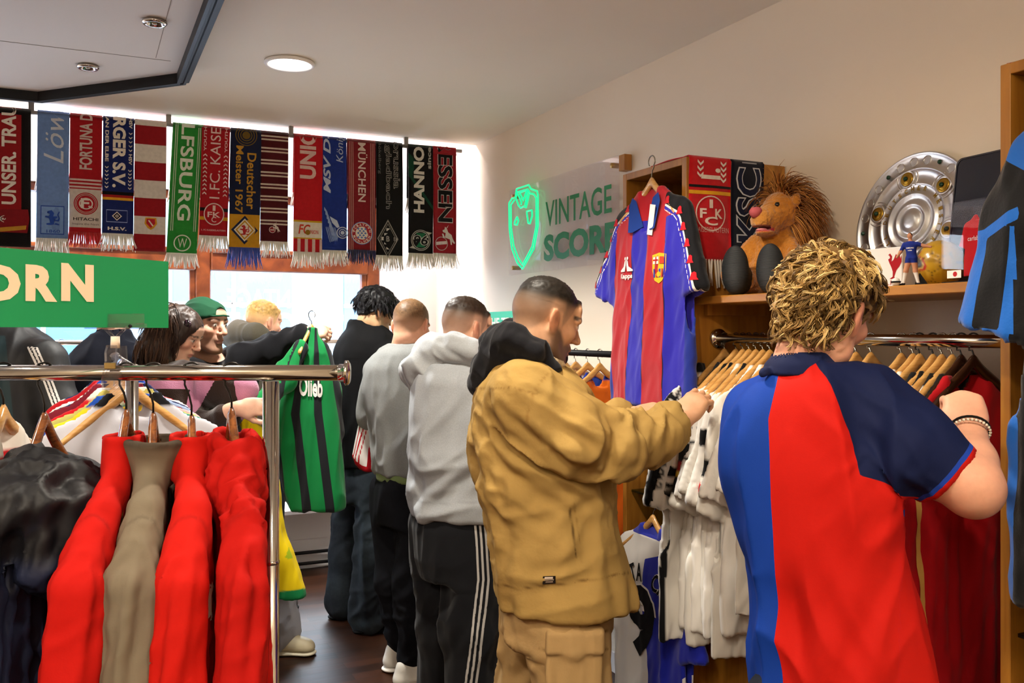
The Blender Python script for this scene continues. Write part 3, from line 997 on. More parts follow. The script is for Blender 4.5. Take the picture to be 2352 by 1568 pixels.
def chev(m, u, v0, v1, n, s, col, fn, up=True):
    for k in range(n):
        v = v0 + (v1 - v0) * (k + 0.5) / n; d = s if up else -s
        poly(m, [(u - s, v), (u, v + d * 0.9), (u, v + d * 0.9 + s * 0.7), (u - s, v + s * 0.7)], fn, col)
        poly(m, [(u, v + d * 0.9), (u + s, v), (u + s, v + s * 0.7), (u, v + d * 0.9 + s * 0.7)], fn, col)


def lift(fn, l): return lambda u, v: fn(u, v, l)


CREAM = 'e6ddcc'


def p_unser(m, w, L, fn):
    band(m, w, fn, -L * 0.76, -0.005, '8e1216', 12, -0.42, 0.24)
    text_box(m, 'UNSER. TRAUM', (-0.1 * w, -L * 0.30), L * 0.80, w * 0.40, lift(fn, .002), 1, 0, CREAM, 0.03)
    fn2 = lift(fn, .002)
    poly(m, [(-.46 * w, -L * .74), (.42 * w, -L * .73), (.46 * w, -L * .8), (.40 * w, -L * .9), (-.46 * w, -L * .9)], fn2, '7d1218')
    poly(m, [(-.40 * w, -L * .90), (.36 * w, -L * .875), (.38 * w, -L * .845), (-.40 * w, -L * .87)], lift(fn, .003), 'b8862a')
    poly(m, [(-.25 * w, -L * .76), (.05 * w, -L * .755), (.05 * w, -L * .735), (-.25 * w, -L * .74)], lift(fn, .003), 'b8862a')
    disc(m, (-.1 * w, -L * .805), .27 * w, lift(fn, .003), CREAM, 1.1, 0.6); disc(m, (-.1 * w, -L * .805), .245 * w, lift(fn, .0036), '16110f', 1.1, 0.58)
    ring(m, (-.1 * w, -L * .805), .20 * w, .225 * w, lift(fn, .0042), CREAM, 1.1, 0.56)
    text_box(m, 'BAYER', (-.1 * w, -L * .805), .38 * w, .06 * w, lift(fn, .0045), 0, 0, CREAM); text_box(m, 'BAYER', (-.1 * w, -L * .805), .22 * w, .05 * w, lift(fn, .0045), 1, 0, CREAM)


def lion_mark(m, c, s, fn, col):
    for pts in ([(-.1, -.5), (.1, -.45), (.12, -.1), (.3, .0), (.28, .1), (.05, .08), (.1, .3), (-.05, .5), (-.3, .42), (-.32, .3), (-.15, .25), (-.2, .1), (-.42, .12), (-.45, .02), (-.2, -.05)],
                [(.1, -.45), (.4, -.5), (.42, -.42), (.2, -.35)], [(-.1, -.5), (-.35, -.48), (-.36, -.38), (-.12, -.35)],
                [(.12, -.2), (.38, -.25), (.45, -.05), (.36, .2), (.44, .4), (.38, .42), (.28, .2), (.36, -.03), (.3, -.15), (.12, -.1)]):
        poly(m, [(c[0] + x * s, c[1] + y * s) for x, y in pts], fn, col)


def p_loewe(m, w, L, fn):
    f2, f3 = lift(fn, .002), lift(fn, .003)
    text_box(m, 'Löwen', (0.02 * w, -L * 0.10), L * 0.62, w * 0.62, f2, 1, 0, 'c9cfd6', 0.0, 0.35)
    rect(m, -.34 * w, -L * .965, .34 * w, -L * .745, f2, '7a9ccc'); 
    for a, b2, c, d in ((-.36, -.965, .36, -.957), (-.36, -.75, .36, -.742), (-.37, -.965, -.345, -.742), (.345, -.965, .37, -.742)):
        rect(m, a * w, b2 * L, c * w, d * L, f3, '2c4c9a')
    lion_mark(m, (0, -L * .835), .52 * w, f3, '24459a'); text_box(m, '1860', (.03 * w, -L * .94), .42 * w, .11 * w, f3, 0, 0, '2c4c9a', 0.01)


def p_fortuna(m, w, L, fn):
    f2, f3 = lift(fn, .002), lift(fn, .003)
    text_box(m, 'FORTUNA D', (0.0, -L * 0.235), L * 0.47, w * 0.40, f2, 1, 0, 'cdb9ae', 0.03)
    for k in range(3): band(m, w, fn, -L * (.565 + k * .03), -L * (.55 + k * .03), 'd0bcb2', 2)
    band(m, w, fn, -L * .955, -L * .635, 'cdc2b6', 6)
    c = (0.02 * w, -L * .755)
    ring(m, c, .30 * w, .38 * w, f2, 'a81820'); ring(m, c, .33 * w, .345 * w, f3, 'cdc2b6'); disc(m, c, .285 * w, f2, 'a81820')
    text_box(m, 'F', (c[0] - .03 * w, c[1] + .01 * w), .26 * w, .34 * w, f3, 0, 0, 'e0d6ca', 0.03); ring(m, c, .18 * w, .22 * w, f3, 'e0d6ca', 1, .9); text_box(m, '95', (c[0] + .14 * w, c[1] - .11 * w), .14 * w, .09 * w, lift(fn, .0035), 0, 0, 'e0d6ca')
    text_box(m, 'HITACHI', (0.02 * w, -L * .885), .78 * w, .105 * w, f2, 0, 0, '3a302e', 0.02)
    text_box(m, 'Inspire the Next', (0.02 * w, -L * .928), .82 * w, .085 * w, f2, 0, 0, '4a3f3c', 0.0)


def p_hsv(m, w, L, fn):
    f2, f3 = lift(fn, .002), lift(fn, .003)
    text_box(m, 'BURGER S.V.', (0.02 * w, -L * 0.215), L * 0.78, w * 0.42, f2, -1, 0, CREAM, 0.04)
    text_box(m, 'AN DER ELBE', (-.37 * w, -L * .20), L * .38, w * .11, f2, -1, 0, CREAM); text_box(m, 'HSV', (.38 * w, -L * .05), L * .09, w * .11, f2, -1, 0, CREAM); text_box(m, 'HSV', (.38 * w, -L * .36), L * .09, w * .11, f2, -1, 0, CREAM)
    chev(m, -.37 * w, -L * .62, -L * .42, 6, .055 * w, CREAM, f2, False); chev(m, .37 * w, -L * .62, -L * .44, 6, .055 * w, CREAM, f2, False); chev(m, .38 * w, -L * .30, -L * .12, 5, .055 * w, CREAM, f2, False)
    band(m, w, fn, -L * .668, -L * .64, '0c0a0c', 2); band(m, w, fn, -L * .69, -L * .668, '9c1a18', 2); band(m, w, fn, -L * .712, -L * .69, 'd8a020', 2)
    for a, b2, c, d in ((-.36, -.90, .30, -.894), (-.36, -.80, .30, -.794), (-.365, -.90, -.355, -.794), (.295, -.90, .305, -.794)):
        rect(m, a * w, b2 * L, c * w, d * L, f2, '9fb0d8')
    for s, cl, lf in ((.16, CREAM, .003), (.12, '101018', .0035), (.06, CREAM, .004), (.03, '101018', .0045)):
        poly(m, [(-.03 * w + s * w, -L * .847), (-.03 * w, -L * .847 + s * w), (-.03 * w - s * w, -L * .847), (-.03 * w, -L * .847 - s * w)], lift(fn, lf), cl)
    text_box(m, 'H.S.V.', (-.02 * w, -L * .953), .60 * w, .12 * w, f2, 0, 0, CREAM, 0.04)


def p_bars(m, w, L, fn):
    for k in range(4): band(m, w, fn, -L * (0.055 + .272 * k + .0) - .0 if k else -L * .05, -L * (.0 + .272 * k - .08) if k else -0.004, 'dad2c6', 4)
    f2, f3 = lift(fn, .002), lift(fn, .003); c = (0.03 * w, -L * .79)
    poly(m, [(c[0] - .17 * w, c[1] + .2 * w), (c[0] + .17 * w, c[1] + .2 * w), (c[0] + .2 * w, c[1]), (c[0] + .1 * w, c[1] - .15 * w), (c[0], c[1] - .21 * w), (c[0] - .1 * w, c[1] - .15 * w), (c[0] - .2 * w, c[1])], f2, 'd29a2c')
    poly(m, [(c[0] - .13 * w, c[1] + .16 * w), (c[0] + .13 * w, c[1] + .16 * w), (c[0] + .14 * w, c[1]), (c[0], c[1] - .15 * w), (c[0] - .14 * w, c[1])], f3, 'b3202a')
    poly(m, [(c[0] - .09 * w, c[1] + .10 * w), (c[0] - .05 * w, c[1] + .12 * w), (c[0] + .09 * w, c[1] - .07 * w), (c[0] + .05 * w, c[1] - .09 * w)], lift(fn, .0036), CREAM)


def p_wolf(m, w, L, fn):
    f2, f3 = lift(fn, .002), lift(fn, .003)
    text_box(m, 'WOLFSBURG', (.0, -L * .25), L * 1.05, w * .44, f2, -1, 0, 'dfe6d4', .02) if False else text_box(m, 'LFSBURG', (.0, -L * .375), L * .73, w * .44, f2, -1, 0, 'dfe6d4', .02)
    for u in (-.40, -.34, .35, .41): rect(m, (u - .012) * w, -L * .82, (u + .012) * w, -.006, f2, 'c8d8bc', 1, 12)
    c = (.0, -L * .91); ring(m, c, .25 * w, .29 * w, f2, 'dfe6d4'); text_box(m, 'W', c, .30 * w, .32 * w, f2, 0, 0, 'dfe6d4', .0)
    band(m, w, fn, -L, -L * .985, 'e8ecdf', 2)


def p_fck(m, w, L, fn):
    f2, f3 = lift(fn, .002), lift(fn, .003)
    text_box(m, '1.FC. KAISE', (.0, -L * .34), L * .64, w * .36, f2, 1, 0, 'e2c9c0', .0)
    text_box(m, 'YOUTH', (-.37 * w, -L * .13), L * .22, w * .1, f2, 1, 0, 'd8b0ac'); text_box(m, 'YOUTH', (.37 * w, -L * .13), L * .22, w * .1, f2, 1, 0, 'd8b0ac')
    chev(m, -.36 * w, -L * .65, -L * .27, 10, .07 * w, 'e2c9c0', f2); chev(m, .37 * w, -L * .66, -L * .27, 10, .07 * w, 'e2c9c0', f2)
    band(m, w, fn, -L * .775, -L * .745, '120c0c', 2); band(m, w, fn, -L * .855, -L * .825, 'c8951e', 2)
    c = (.0, -L * .80); disc(m, c, .36 * w, f2, 'a8161e', 1, 1.12); ring(m, c, .33 * w, .365 * w, f3, 'e2c9c0', 1, 1.12)
    text_box(m, '1', (c[0], c[1] + .22 * w), .10 * w, .2 * w, f3, 0, 0, 'e2c9c0', .01); text_box(m, 'FK', (c[0], c[1] - .02 * w), .46 * w, .2 * w, f3, 0, 0, 'e2c9c0', .02); text_box(m, 'C', (c[0], c[1] - .2 * w), .17 * w, .2 * w, f3, 0, 0, 'e2c9c0', .01)
    text_box(m, '1. FC KAISERSLAUTERN', (.0, -L * .945), .86 * w, .06 * w, f2, 0, 0, 'd8a8a4')


def p_meister(m, w, L, fn):
    f2, f3 = lift(fn, .002), lift(fn, .003)
    band(m, w, fn, -L, -L * .72, 'c08c1e', 6)
    c = (.0, -L * .06)
    for r in (.20, .28, .36): ring(m, c, (r - .03) * w, r * w, f2, '6a5320')
    disc(m, c, .13 * w, f2, '6a5320')
    text_box(m, 'Deutscher', (.19 * w, -L * .44), L * .47, w * .30, f2, -1, 0, 'b5862a', .02); text_box(m, 'Meister 1967', (-.2 * w, -L * .43), L * .56, w * .25, f2, -1, 0, 'b5862a', .02)
    c = (.0, -L * .85)
    for s, cl, lf in ((.44, '1c2444', .002), (.35, 'e6ddcc', .0026), (.30, 'c08c1e', .003), (.24, 'e6ddcc', .0034)):
        poly(m, [(c[0] + s * w, c[1]), (c[0], c[1] + s * w * 1.1), (c[0] - s * w, c[1]), (c[0], c[1] - s * w * 1.1)], lift(fn, lf), cl)
    lion_mark(m, c, .34 * w, lift(fn, .004), 'b02a2a')


def goat(m, c, s, fn, col):
    for pts in ([(-.1, -.1), (.2, -.2), (.45, -.45), (.5, -.4), (.35, -.12), (.3, .05), (.1, .2), (.0, .45), (-.1, .5), (-.12, .35), (-.25, .3), (-.22, .2), (-.05, .15)], [(.0, .45), (.12, .62), (.06, .45)],
                [(-.1, -.1), (-.2, .12), (-.28, .1), (-.2, -.15)], [(.2, -.2), (.25, -.5), (.32, -.5), (.32, -.2)]):
        poly(m, [(c[0] + x * s, c[1] + y * s) for x, y in pts], fn, col)


def p_maroon(m, w, L, fn):
    f2, f3 = lift(fn, .002), lift(fn, .003)
    for k in range(8):
        v = -L * (.045 + k * .108)
        band(m, w, fn, v - .009, v, 'cdbfae', 1); band(m, w, fn, v - .028, v - .019, 'cdbfae', 1)
    c = (-.02 * w, -L * .885); disc(m, (c[0] - .05 * w, c[1] - .02 * w), .12 * w, f2, 'd8ccc0'); disc(m, (c[0] - .05 * w, c[1] - .02 * w), .10 * w, f3, '8a2028'); rect(m, c[0] - .13 * w, c[1] - .05 * w, c[0] + .03 * w, c[1] - .01 * w, lift(fn, .0035), 'd8ccc0')
    goat(m, (c[0] + .06 * w, c[1] + .06 * w), .34 * w, lift(fn, .004), 'd8ccc0')


def p_union(m, w, L, fn):
    f2, f3 = lift(fn, .002), lift(fn, .003)
    text_box(m, 'UNION', (-.02 * w, -L * .12), L * .60, w * .58, f2, 1, 0, 'd8b8ae', .04) if False else text_box(m, 'UNIO', (-.02 * w, -L * .17), L * .42, w * .58, f2, 1, 0, 'd8b8ae', .04)
    band(m, w, fn, -L * .885, -L * .73, 'c8a01e', 3); band(m, w, fn, -L * .875, -L * .745, 'e2dac8', 3, lift=.0016)
    text_box(m, 'FC', (-.12 * w, -L * .805), .42 * w, .34 * w, f3, 0, 0, 'c03a1e', .02, .2); disc(m, (.0 * w, -L * .83), .09 * w, lift(fn, .0035), '8a6a1a'); text_box(m, 'UNION', (.2 * w, -L * .825), .34 * w, .14 * w, f3, 0, 0, 'c8402a', .01)
    for k in range(4): band(m, w, fn, -L, -L * .885, 'd8b8ae', 2, -.36 + k * .26, -.25 + k * .26)


def p_msv(m, w, L, fn):
    f2, f3 = lift(fn, .002), lift(fn, .003)
    text_box(m, 'MSV DU', (-.30 * w, -L * .20), L * .60, w * .30, f2, 1, 0, 'b9c3d6', .03, .25)
    text_box(m, 'König', (.26 * w, -L * .10), L * .25, w * .36, f2, 1, 0, 'b9c3d6', .0, .2)
    for k in range(7): poly(m, [(-.42 * w + k * .05 * w, -L * (.62 + .035 * k)), (-.30 * w + k * .05 * w, -L * (.66 + .03 * k)), (-.26 * w + k * .05 * w, -L * (.69 + .03 * k)), (-.42 * w + k * .05 * w, -L * (.65 + .036 * k))], f2, '93a6cf')
    poly(m, [(-.2 * w, -L * .70), (.1 * w, -L * .735), (.2 * w, -L * .79), (.1 * w, -L * .80), (-.1 * w, -L * .755)], f3, 'c0cce0')
    for k in range(6): poly(m, [(-.36 * w + k * .07 * w, -L * .80), (-.33 * w + k * .07 * w, -L * .79), (-.15 * w + k * .06 * w, -L * (.93 - .01 * k)), (-.2 * w + k * .06 * w, -L * .92)], f2, '7f95c6')
    c = (.32 * w, -L * .84); ring(m, c, .20 * w, .24 * w, f3, 'c0cce0'); ring(m, c, .12 * w, .15 * w, f3, 'c0cce0'); disc(m, c, .08 * w, f3, 'c0cce0')


def p_muenchen(m, w, L, fn):
    f2, f3 = lift(fn, .002), lift(fn, .003)
    for u in (-.44, -.38, -.32, .32, .38, .44): rect(m, (u - .014) * w, -L, (u + .014) * w, -.006, f2, 'b88078', 1, 14)
    text_box(m, 'MÜNCHEN', (.03 * w, -L * .30), L * .53, w * .34, f2, -1, 0, 'dccabe', .015)
    c = (.0, -L * .845); disc(m, c, .40 * w, f2, 'a52a34'); ring(m, c, .375 * w, .40 * w, f3, '6c7cb8'); ring(m, c, .355 * w, .375 * w, f3, CREAM)
    disc(m, c, .23 * w, f3, CREAM); k0 = .23 * w
    for i in range(-3, 4):
        for j in range(-3, 4):
            x, y = (i + .5 * (j % 2)) * .13 * w, j * .075 * w
            if x * x + y * y < (.2 * w) ** 2 : poly(m, [(c[0] + x, c[1] + y + .04 * w), (c[0] + x + .05 * w, c[1] + y), (c[0] + x, c[1] + y - .04 * w), (c[0] + x - .05 * w, c[1] + y)], lift(fn, .0036), '5a74b4')
    for i, ch in enumerate('FCBAYERN'):
        a = PI * (0.92 - i * .12); text_box(m, ch, (c[0] + .295 * w * math.cos(a), c[1] + .295 * w * math.sin(a)), .075 * w, .085 * w, f3, a - PI / 2, 0, CREAM)
    for i, ch in enumerate('MÜNCHEN'):
        a = PI * (1.14 + i * .12); text_box(m, ch, (c[0] + .295 * w * math.cos(a), c[1] + .295 * w * math.sin(a)), .075 * w, .085 * w, f3, a + PI / 2, 0, CREAM)


def p_gladbach(m, w, L, fn):
    f2, f3 = lift(fn, .002), lift(fn, .003)
    for s, cx, cy, ln, hh in (('orussia', .27, -.20, .42, .26), ('gladbach', -.06, -.31, .56, .28)):
        text_box(m, s, (cx * w, cy * L), ln * L, hh * w, f2, -1, 0, 'b4b0a8', .022); text_box(m, s, (cx * w, cy * L), ln * L * .985, hh * w * .96, f3, -1, 0, '0c0c0d', -.008)
    text_box(m, 'Bökelberg', (-.38 * w, -L * .15), L * .28, w * .13, f2, -1, 0, '6e6c68', .0)
    c = (-.06 * w, -L * .85)
    for s, cl, lf in ((.40, '9a968e', .002), (.36, '0c0c0d', .0025), (.32, '9a968e', .003), (.30, '0c0c0d', .0034)):
        poly(m, [(c[0] + s * w, c[1]), (c[0], c[1] + s * 1.75 * w), (c[0] - s * w, c[1]), (c[0], c[1] - s * 1.75 * w)], lift(fn, lf), cl)
    f4 = lift(fn, .004)
    for v, hw in ((.33, .06), (.15, .14), (-.33, .06), (-.15, .14)): rect(m, c[0] - hw * w, c[1] + (v - .05) * w, c[0] + hw * w, c[1] + (v + .05) * w, f4, 'cfcbc2')
    for u in (-.2, .2): rect(m, c[0] + (u - .05) * w, c[1] - .06 * w, c[0] + (u + .05) * w, c[1] + .06 * w, f4, 'cfcbc2')
    rect(m, c[0] - .11 * w, c[1] - .13 * w, c[0] + .11 * w, c[1] + .13 * w, lift(fn, .0044), '0c0c0d'); text_box(m, 'B', c, .13 * w, .2 * w, lift(fn, .005), 0, 0, '9a968e')


def p_hanno(m, w, L, fn):
    f2, f3 = lift(fn, .002), lift(fn, .003)
    xs = np.linspace(-.5, .5, 21)
    for i in range(20):
        u0, u1 = xs[i] * w, xs[i + 1] * w
        e0, e1 = [-L * (.42 + .40 * (.5 - x)) if False else -L * (.30 + .30 * (x + .5)) for x in (xs[i], xs[i + 1])]
        flat(m, [(u0, -.008), (u1, -.008), (u1, e1), (u0, e0)], [(0, 1, 2, 3)], lift(fn, .001), 0, '0c3f2c')
    text_box(m, 'HANNO', (-.08 * w, -L * .325), L * .60, w * .44, f2, 1, 0, 'd3d0c6', .04); text_box(m, 'since', (.34 * w, -L * .12), L * .20, w * .15, f2, 1, 0, 'a8a69c')
    c = (.0, -L * .875)
    disc(m, c, .40 * w, f2, 'b8b6ac'); disc(m, c, .375 * w, lift(fn, .0025), '0b0b0c'); ring(m, c, .32 * w, .345 * w, f3, 'b8b6ac')
    poly(m, [(c[0] - .2 * w, c[1] + .27 * w), (c[0] + .2 * w, c[1] + .27 * w), (c[0], c[1])], f3, '1a6a44'); poly(m, [(c[0] - .2 * w, c[1] - .27 * w), (c[0] + .2 * w, c[1] - .27 * w), (c[0], c[1])], f3, '1a6a44')
    text_box(m, '96', (c[0], c[1]), .62 * w, .42 * w, lift(fn, .0036), 0, 0, 'c8c6bc', .075, .1); text_box(m, '96', (c[0], c[1]), .56 * w, .36 * w, lift(fn, .0042), 0, 0, '0b0b0c', .02, .1)
    poly(m, [(c[0] - .46 * w, c[1] - .30 * w), (c[0] - .3 * w, c[1] - .2 * w), (c[0] - .22 * w, c[1] - .34 * w)], f2, 'b8b6ac'); poly(m, [(c[0] + .46 * w, c[1] + .30 * w), (c[0] + .3 * w, c[1] + .2 * w), (c[0] + .22 * w, c[1] + .34 * w)], f2, 'b8b6ac')


def p_essen(m, w, L, fn):
    f2, f3 = lift(fn, .002), lift(fn, .003)
    text_box(m, 'RESSEN', (.02 * w, -L * .31), L * .80, w * .68, f2, -1, 0, 'd2ccc4', .05); text_box(m, 'RESSEN', (.02 * w, -L * .31), L * .785, w * .63, f3, -1, 0, '0b0b0d', .03)
    band(m, w, fn, -.05, -.004, '8e1620', 1, lift=.0045)
    c = (-.14 * w, -L * .905)
    ring(m, c, .255 * w, .28 * w, f2, 'b8aca4'); disc(m, c, .235 * w, f2, '8e1620'); poly(m, [(c[0] - .24 * w, c[1] - .07 * w), (c[0] + .24 * w, c[1] - .01 * w), (c[0] + .24 * w, c[1] + .12 * w), (c[0] - .24 * w, c[1] + .06 * w)], f3, 'd2c6be'); text_box(m, '1.FC', (c[0], c[1] + .03 * w), .3 * w, .09 * w, lift(fn, .0036), .12, 0, '8e1620')
    goat(m, (.08 * w, -L * .83), .72 * w, lift(fn, .004), 'cfc9c0')


def p_none(m, w, L, fn): pass


scarf(-14, 71, 566, 'black and dark red scarf reading UNSER. TRAUM with an oval crest', p_unser, '100c0d', None, seed=1)
scarf(86, 160, 549, 'light blue scarf with script lettering and a lion badge over 1860', p_loewe, '6d8cc0', seed=2, lean=0.01)
scarf(161, 235, 535, 'red scarf with a pale panel reading HITACHI under a round crest', p_fortuna, 'a3141c', 'c01a1e', 0.075, seed=3, lean=0.01)
scarf(237, 309, 538, 'dark blue scarf with black, red and yellow bands and a diamond flag', p_hsv, '16235e', seed=4, lean=0.01)
scarf(310, 383, 577, 'red and white broad barred scarf with a small shield crest', p_bars, '93141c', None, seed=5, lean=0.01)
scarf(398, 468, 586, 'bright green scarf with lettering reading downward, hanging slightly askew', p_wolf, '2a8a34', 'eeeade', 0.07, seed=6, lean=0.05)
scarf(464, 529, 543, 'red scarf with chevron columns and an oval crest on black and yellow lines', p_fck, 'a3161f', seed=7, lean=0.025)
scarf(531, 601, 570, 'navy scarf with golden lettering, yellow end and blue fringe', p_meister, '141c38', '2a46a0', 0.11, seed=8, lean=0.02)
scarf(600, 663, 556, 'dark maroon scarf with thin double cream stripes', p_maroon, '4a0c14', seed=9, lean=0.01)
scarf(676, 742, 580, 'bright red scarf with four big letters and a striped lower end', p_union, 'b5161e', seed=10, lean=0.01)
scarf(740, 796, 576, 'royal blue scarf with white italic letters and a zebra emblem', p_msv, '1c3284', seed=11)
scarf(799, 863, 575, 'dark red scarf with thin side stripes, chequered round crest and navy fringe', p_muenchen, '7e1a22', ['0c1030', '10143a', '22286a'], 0.08, seed=12)
scarf(864, 925, 588, 'black scarf with grey outlined letters and a tall diamond emblem', p_gladbach, '0c0c0d', seed=13)
scarf(938, 995, 583, 'dark green and black scarf with a round badge reading 96', p_hanno, '0b0b0c', seed=14)
scarf(995, 1048, 583, 'red scarf with big black letters and a leaping goat emblem', p_essen, '8e1620', seed=15)
# ================================================================== PEOPLE: heads, hands, hair
M_skin = pm('skin', attr=True, rough=0.52, sss=0.12, noise=(90, 0.05), bump=(350, 0.12, 0.001))
M_hair = pm('hair_strands', attr=True, rough=0.5, spec=0.35)


def head_mat(a, p, r=0.0):
    """columns: subject's right, forward, up, in the camera-aligned frame; a = yaw (0 faces picture-right, + turns away), p = nod down, r = roll"""
    a, p, r = [math.radians(v) for v in (a, p, r)]
    f = np.array((math.cos(a) * math.cos(p), math.sin(a) * math.cos(p), -math.sin(p)))
    s = np.array((math.sin(a), -math.cos(a), 0.0)); u = np.cross(s, f)
    s2 = s * math.cos(r) + u * math.sin(r); u2 = np.cross(s2, f)
    return np.stack((s2, f, u2), 1)


def add_head(S, c, M, k=1.0, female=False, ears=True, nose=1.0):
    c = np.array(c)
    T = lambda x, y, z: c + M @ (np.array((x, y, z)) * k)
    def E(x, y, z, rx, ry, rz, kk=0.012, op='u', R=None):
        S.ell(T(x, y, z), np.array((rx, ry, rz)) * k, M if R is None else M @ R, kk * k, op)
    E(0, -.014, .030, .0735, .094, .085, .02)
    E(0, .028, -.018, .060, .058, .072, .02)
    jw = .046 if female else .050
    for s in (-1, 1):
        S.chain([T(s * .056, -.002, -.030), T(s * jw, .010, -.066), T(s * .020, .066, -.100)], [.020 * k, .019 * k, .017 * k], .022 * k)
        E(s * .043, .055, -.016, .021, .024, .020, .016)
        E(s * .028, .078, .026, .026, .012, .010, .010)
    S.rc(T(0, .070, -.100), T(0, .066, -.098), .019 * k, .019 * k, .018 * k)
    S.rc(T(0, .05, -.07), T(0, .03, -.085), .035 * k, .03 * k, .02 * k)
    E(0, .075, .052, .045, .016, .03, .02)
    for s in (-1, 1): E(s * .032, .101, .010, .017, .016, .0115, .010, 's')
    for s in (-1, 1): E(s * .031, .0765, .009, .0125, .0125, .0118, .003)
    for s in (-1, 1): S.rc(T(s * .019, .083, .0205), T(s * .044, .073, .0185), .0050 * k, .0045 * k, .004 * k)      # upper lid
    for s in (-1, 1): S.rc(T(s * .020, .082, -.0005), T(s * .043, .073, .0005), .0038 * k, .0036 * k, .005 * k)
    S.chain([T(0, .084, .022), T(0, .096, .0), T(0, .108 + .004 * nose, -.022)], [.0085 * k, .0095 * k, .0118 * k], .010 * k)
    for s in (-1, 1): E(s * .0125, .097, -.027, .0085, .012, .0078, .006)
    for s in (-1, 1): E(s * .007, .104, -.036, .0035, .005, .004, .003, 's')
    E(0, .082, -.052, .024, .013, .012, .012)
    E(0, .0905, -.0555, .0195, .0085, .0055, .004); E(0, .0885, -.0685, .0175, .0085, .0068, .004)
    S.rc(T(-.020, .092, -.0618), T(.020, .092, -.0618), .0022 * k, .0022 * k, .004 * k, 's')
    S.rc(T(-.012, .090, -.0815), T(.012, .090, -.0815), .0045 * k, .0045 * k, .01 * k, 's')
    if ears:
        for s in (-1, 1):
            R = rotz(s * 0.42)
            q = np.array(((1, 0, 0), (0, math.cos(.18), -math.sin(.18)), (0, math.sin(.18), math.cos(.18))))
            E(s * .079, -.014, .000, .0085, .0195, .0325, .006, 'u', R @ q)
            E(s * .076, -.008, -.026, .0065, .010, .012, .006)
            E(s * .0885, -.010, .002, .0055, .0105, .020, .004, 's', R @ q)
            E(s * .082, -.0075, -.008, .004, .006, .010, .004)
    return T


SKIN = 'd9a184'


def hairline(y):
    return np.interp(y, (-.12, -.09, -.06, -.035, -.022, .010, .020, .036, .055, .075, .12), (-.052, -.050, -.040, -.010, .028, .028, -.012, .018, .052, .070, .078))


def paint_head(V, c, M, k=1.0, skin=SKIN, hair=None, fade=0.0, beard=None, lips='b86f62', brow='4a3222', blush=0.25, brow_w=1.0, iris='3a2c20', top=None):
    L = (V - np.array(c)) @ M / k
    C = np.tile(lin(skin), (len(V), 1))
    x, y, z = L[:, 0], L[:, 1], L[:, 2]; ax = np.abs(x)
    near = (z > -.14) & (z < .14) & (np.abs(y) < .14) & (ax < .12)
    red = tuple(np.array(lin(skin)) * (1.05, .72, .66))
    C = mixc(C, red, near * blush * (np.exp(-((ax - .045) / .022) ** 2 - ((z + .022) / .022) ** 2) * (y > .03) + .8 * np.exp(-(x / .016) ** 2 - ((z + .024) / .014) ** 2) * (y > .08)))
    C = mixc(C, red, near * 0.55 * sstep(ax, .074, .086) * (y < .02) * (np.abs(z) < .04))
    C = mixc(C, lips, near * (y > .07) * (1 - sstep(np.hypot(x / .024, (z + .0615) / .0125), .75, 1.05)) * 0.8)
    bz = .031 + .004 * np.clip((ax - .015) / .02, 0, 1) - .006 * np.clip((ax - .035) / .02, 0, 1)
    C = mixc(C, brow, near * (y > .045) * (1 - sstep(np.abs(z - bz) / (.0055 * brow_w), .6, 1.3)) * (1 - sstep(np.abs(ax - .032) / .021, .75, 1.1)) * .88)
    ey = near * (y > .06)
    rr = np.hypot((ax - .032) / .0125, (z - .009) / .0066)
    C = mixc(C, 'cfc4ba', ey * (1 - sstep(rr, .8, 1.05)))
    C = mixc(C, iris, ey * (1 - sstep(np.hypot(ax - .032, z - .009), .0046, .0062)))
    C = mixc(C, '2a1c16', ey * (1 - sstep(np.abs(z - .0165 + .2 * (ax - .032) ** 2 * 10) / .0022, .6, 1.4)) * (1 - sstep(np.abs(ax - .032) / .0135, .8, 1.1)) * .8)
    C = mixc(C, tuple(np.array(lin(skin)) * (.42, .26, .22)), near * (ax > .070) * np.exp(-((y + .009) / .0075) ** 2 - ((z - .002) / .014) ** 2) * (ax < .0865) * .75)  # shade of the ear hollow, painted into the skin colour
    if beard:
        col, amt = beard
        line = np.interp(y, (-.02, .02, .05, .075, .1), (-.01, -.018, -.046, -.040, -.040))
        m = near * (1 - sstep(z, line - .012, line + .006)) * sstep(y, -.025, .01) * (1 - sstep(-z, .115, .14))
        m = m * (1 - .9 * (1 - sstep(np.hypot(x / .023, (z + .0615) / .012), .8, 1.1)))
        mous = near * (y > .08) * (1 - sstep(np.abs(z + .046) / .008, .6, 1.2)) * (1 - sstep(ax / .03, .8, 1.1))
        C = mixc(C, col, np.clip(np.maximum(m, mous), 0, 1) * amt)
    hm = np.zeros(len(V))
    if hair:
        hz = hairline(y)
        hm = near * sstep(z, hz - .006, hz + .010) * (1 - (ax > .0765) * (np.abs(z) < .036) * (np.abs(y + .012) < .024))
        if fade: w = hm * (fade + (1 - fade) * sstep(z, hz + .012, .085))
        else: w = hm
        C = mixc(C, hair, w)
        if top: C = mixc(C, top, hm * sstep(z, .055, .095))
    return C, L, hm


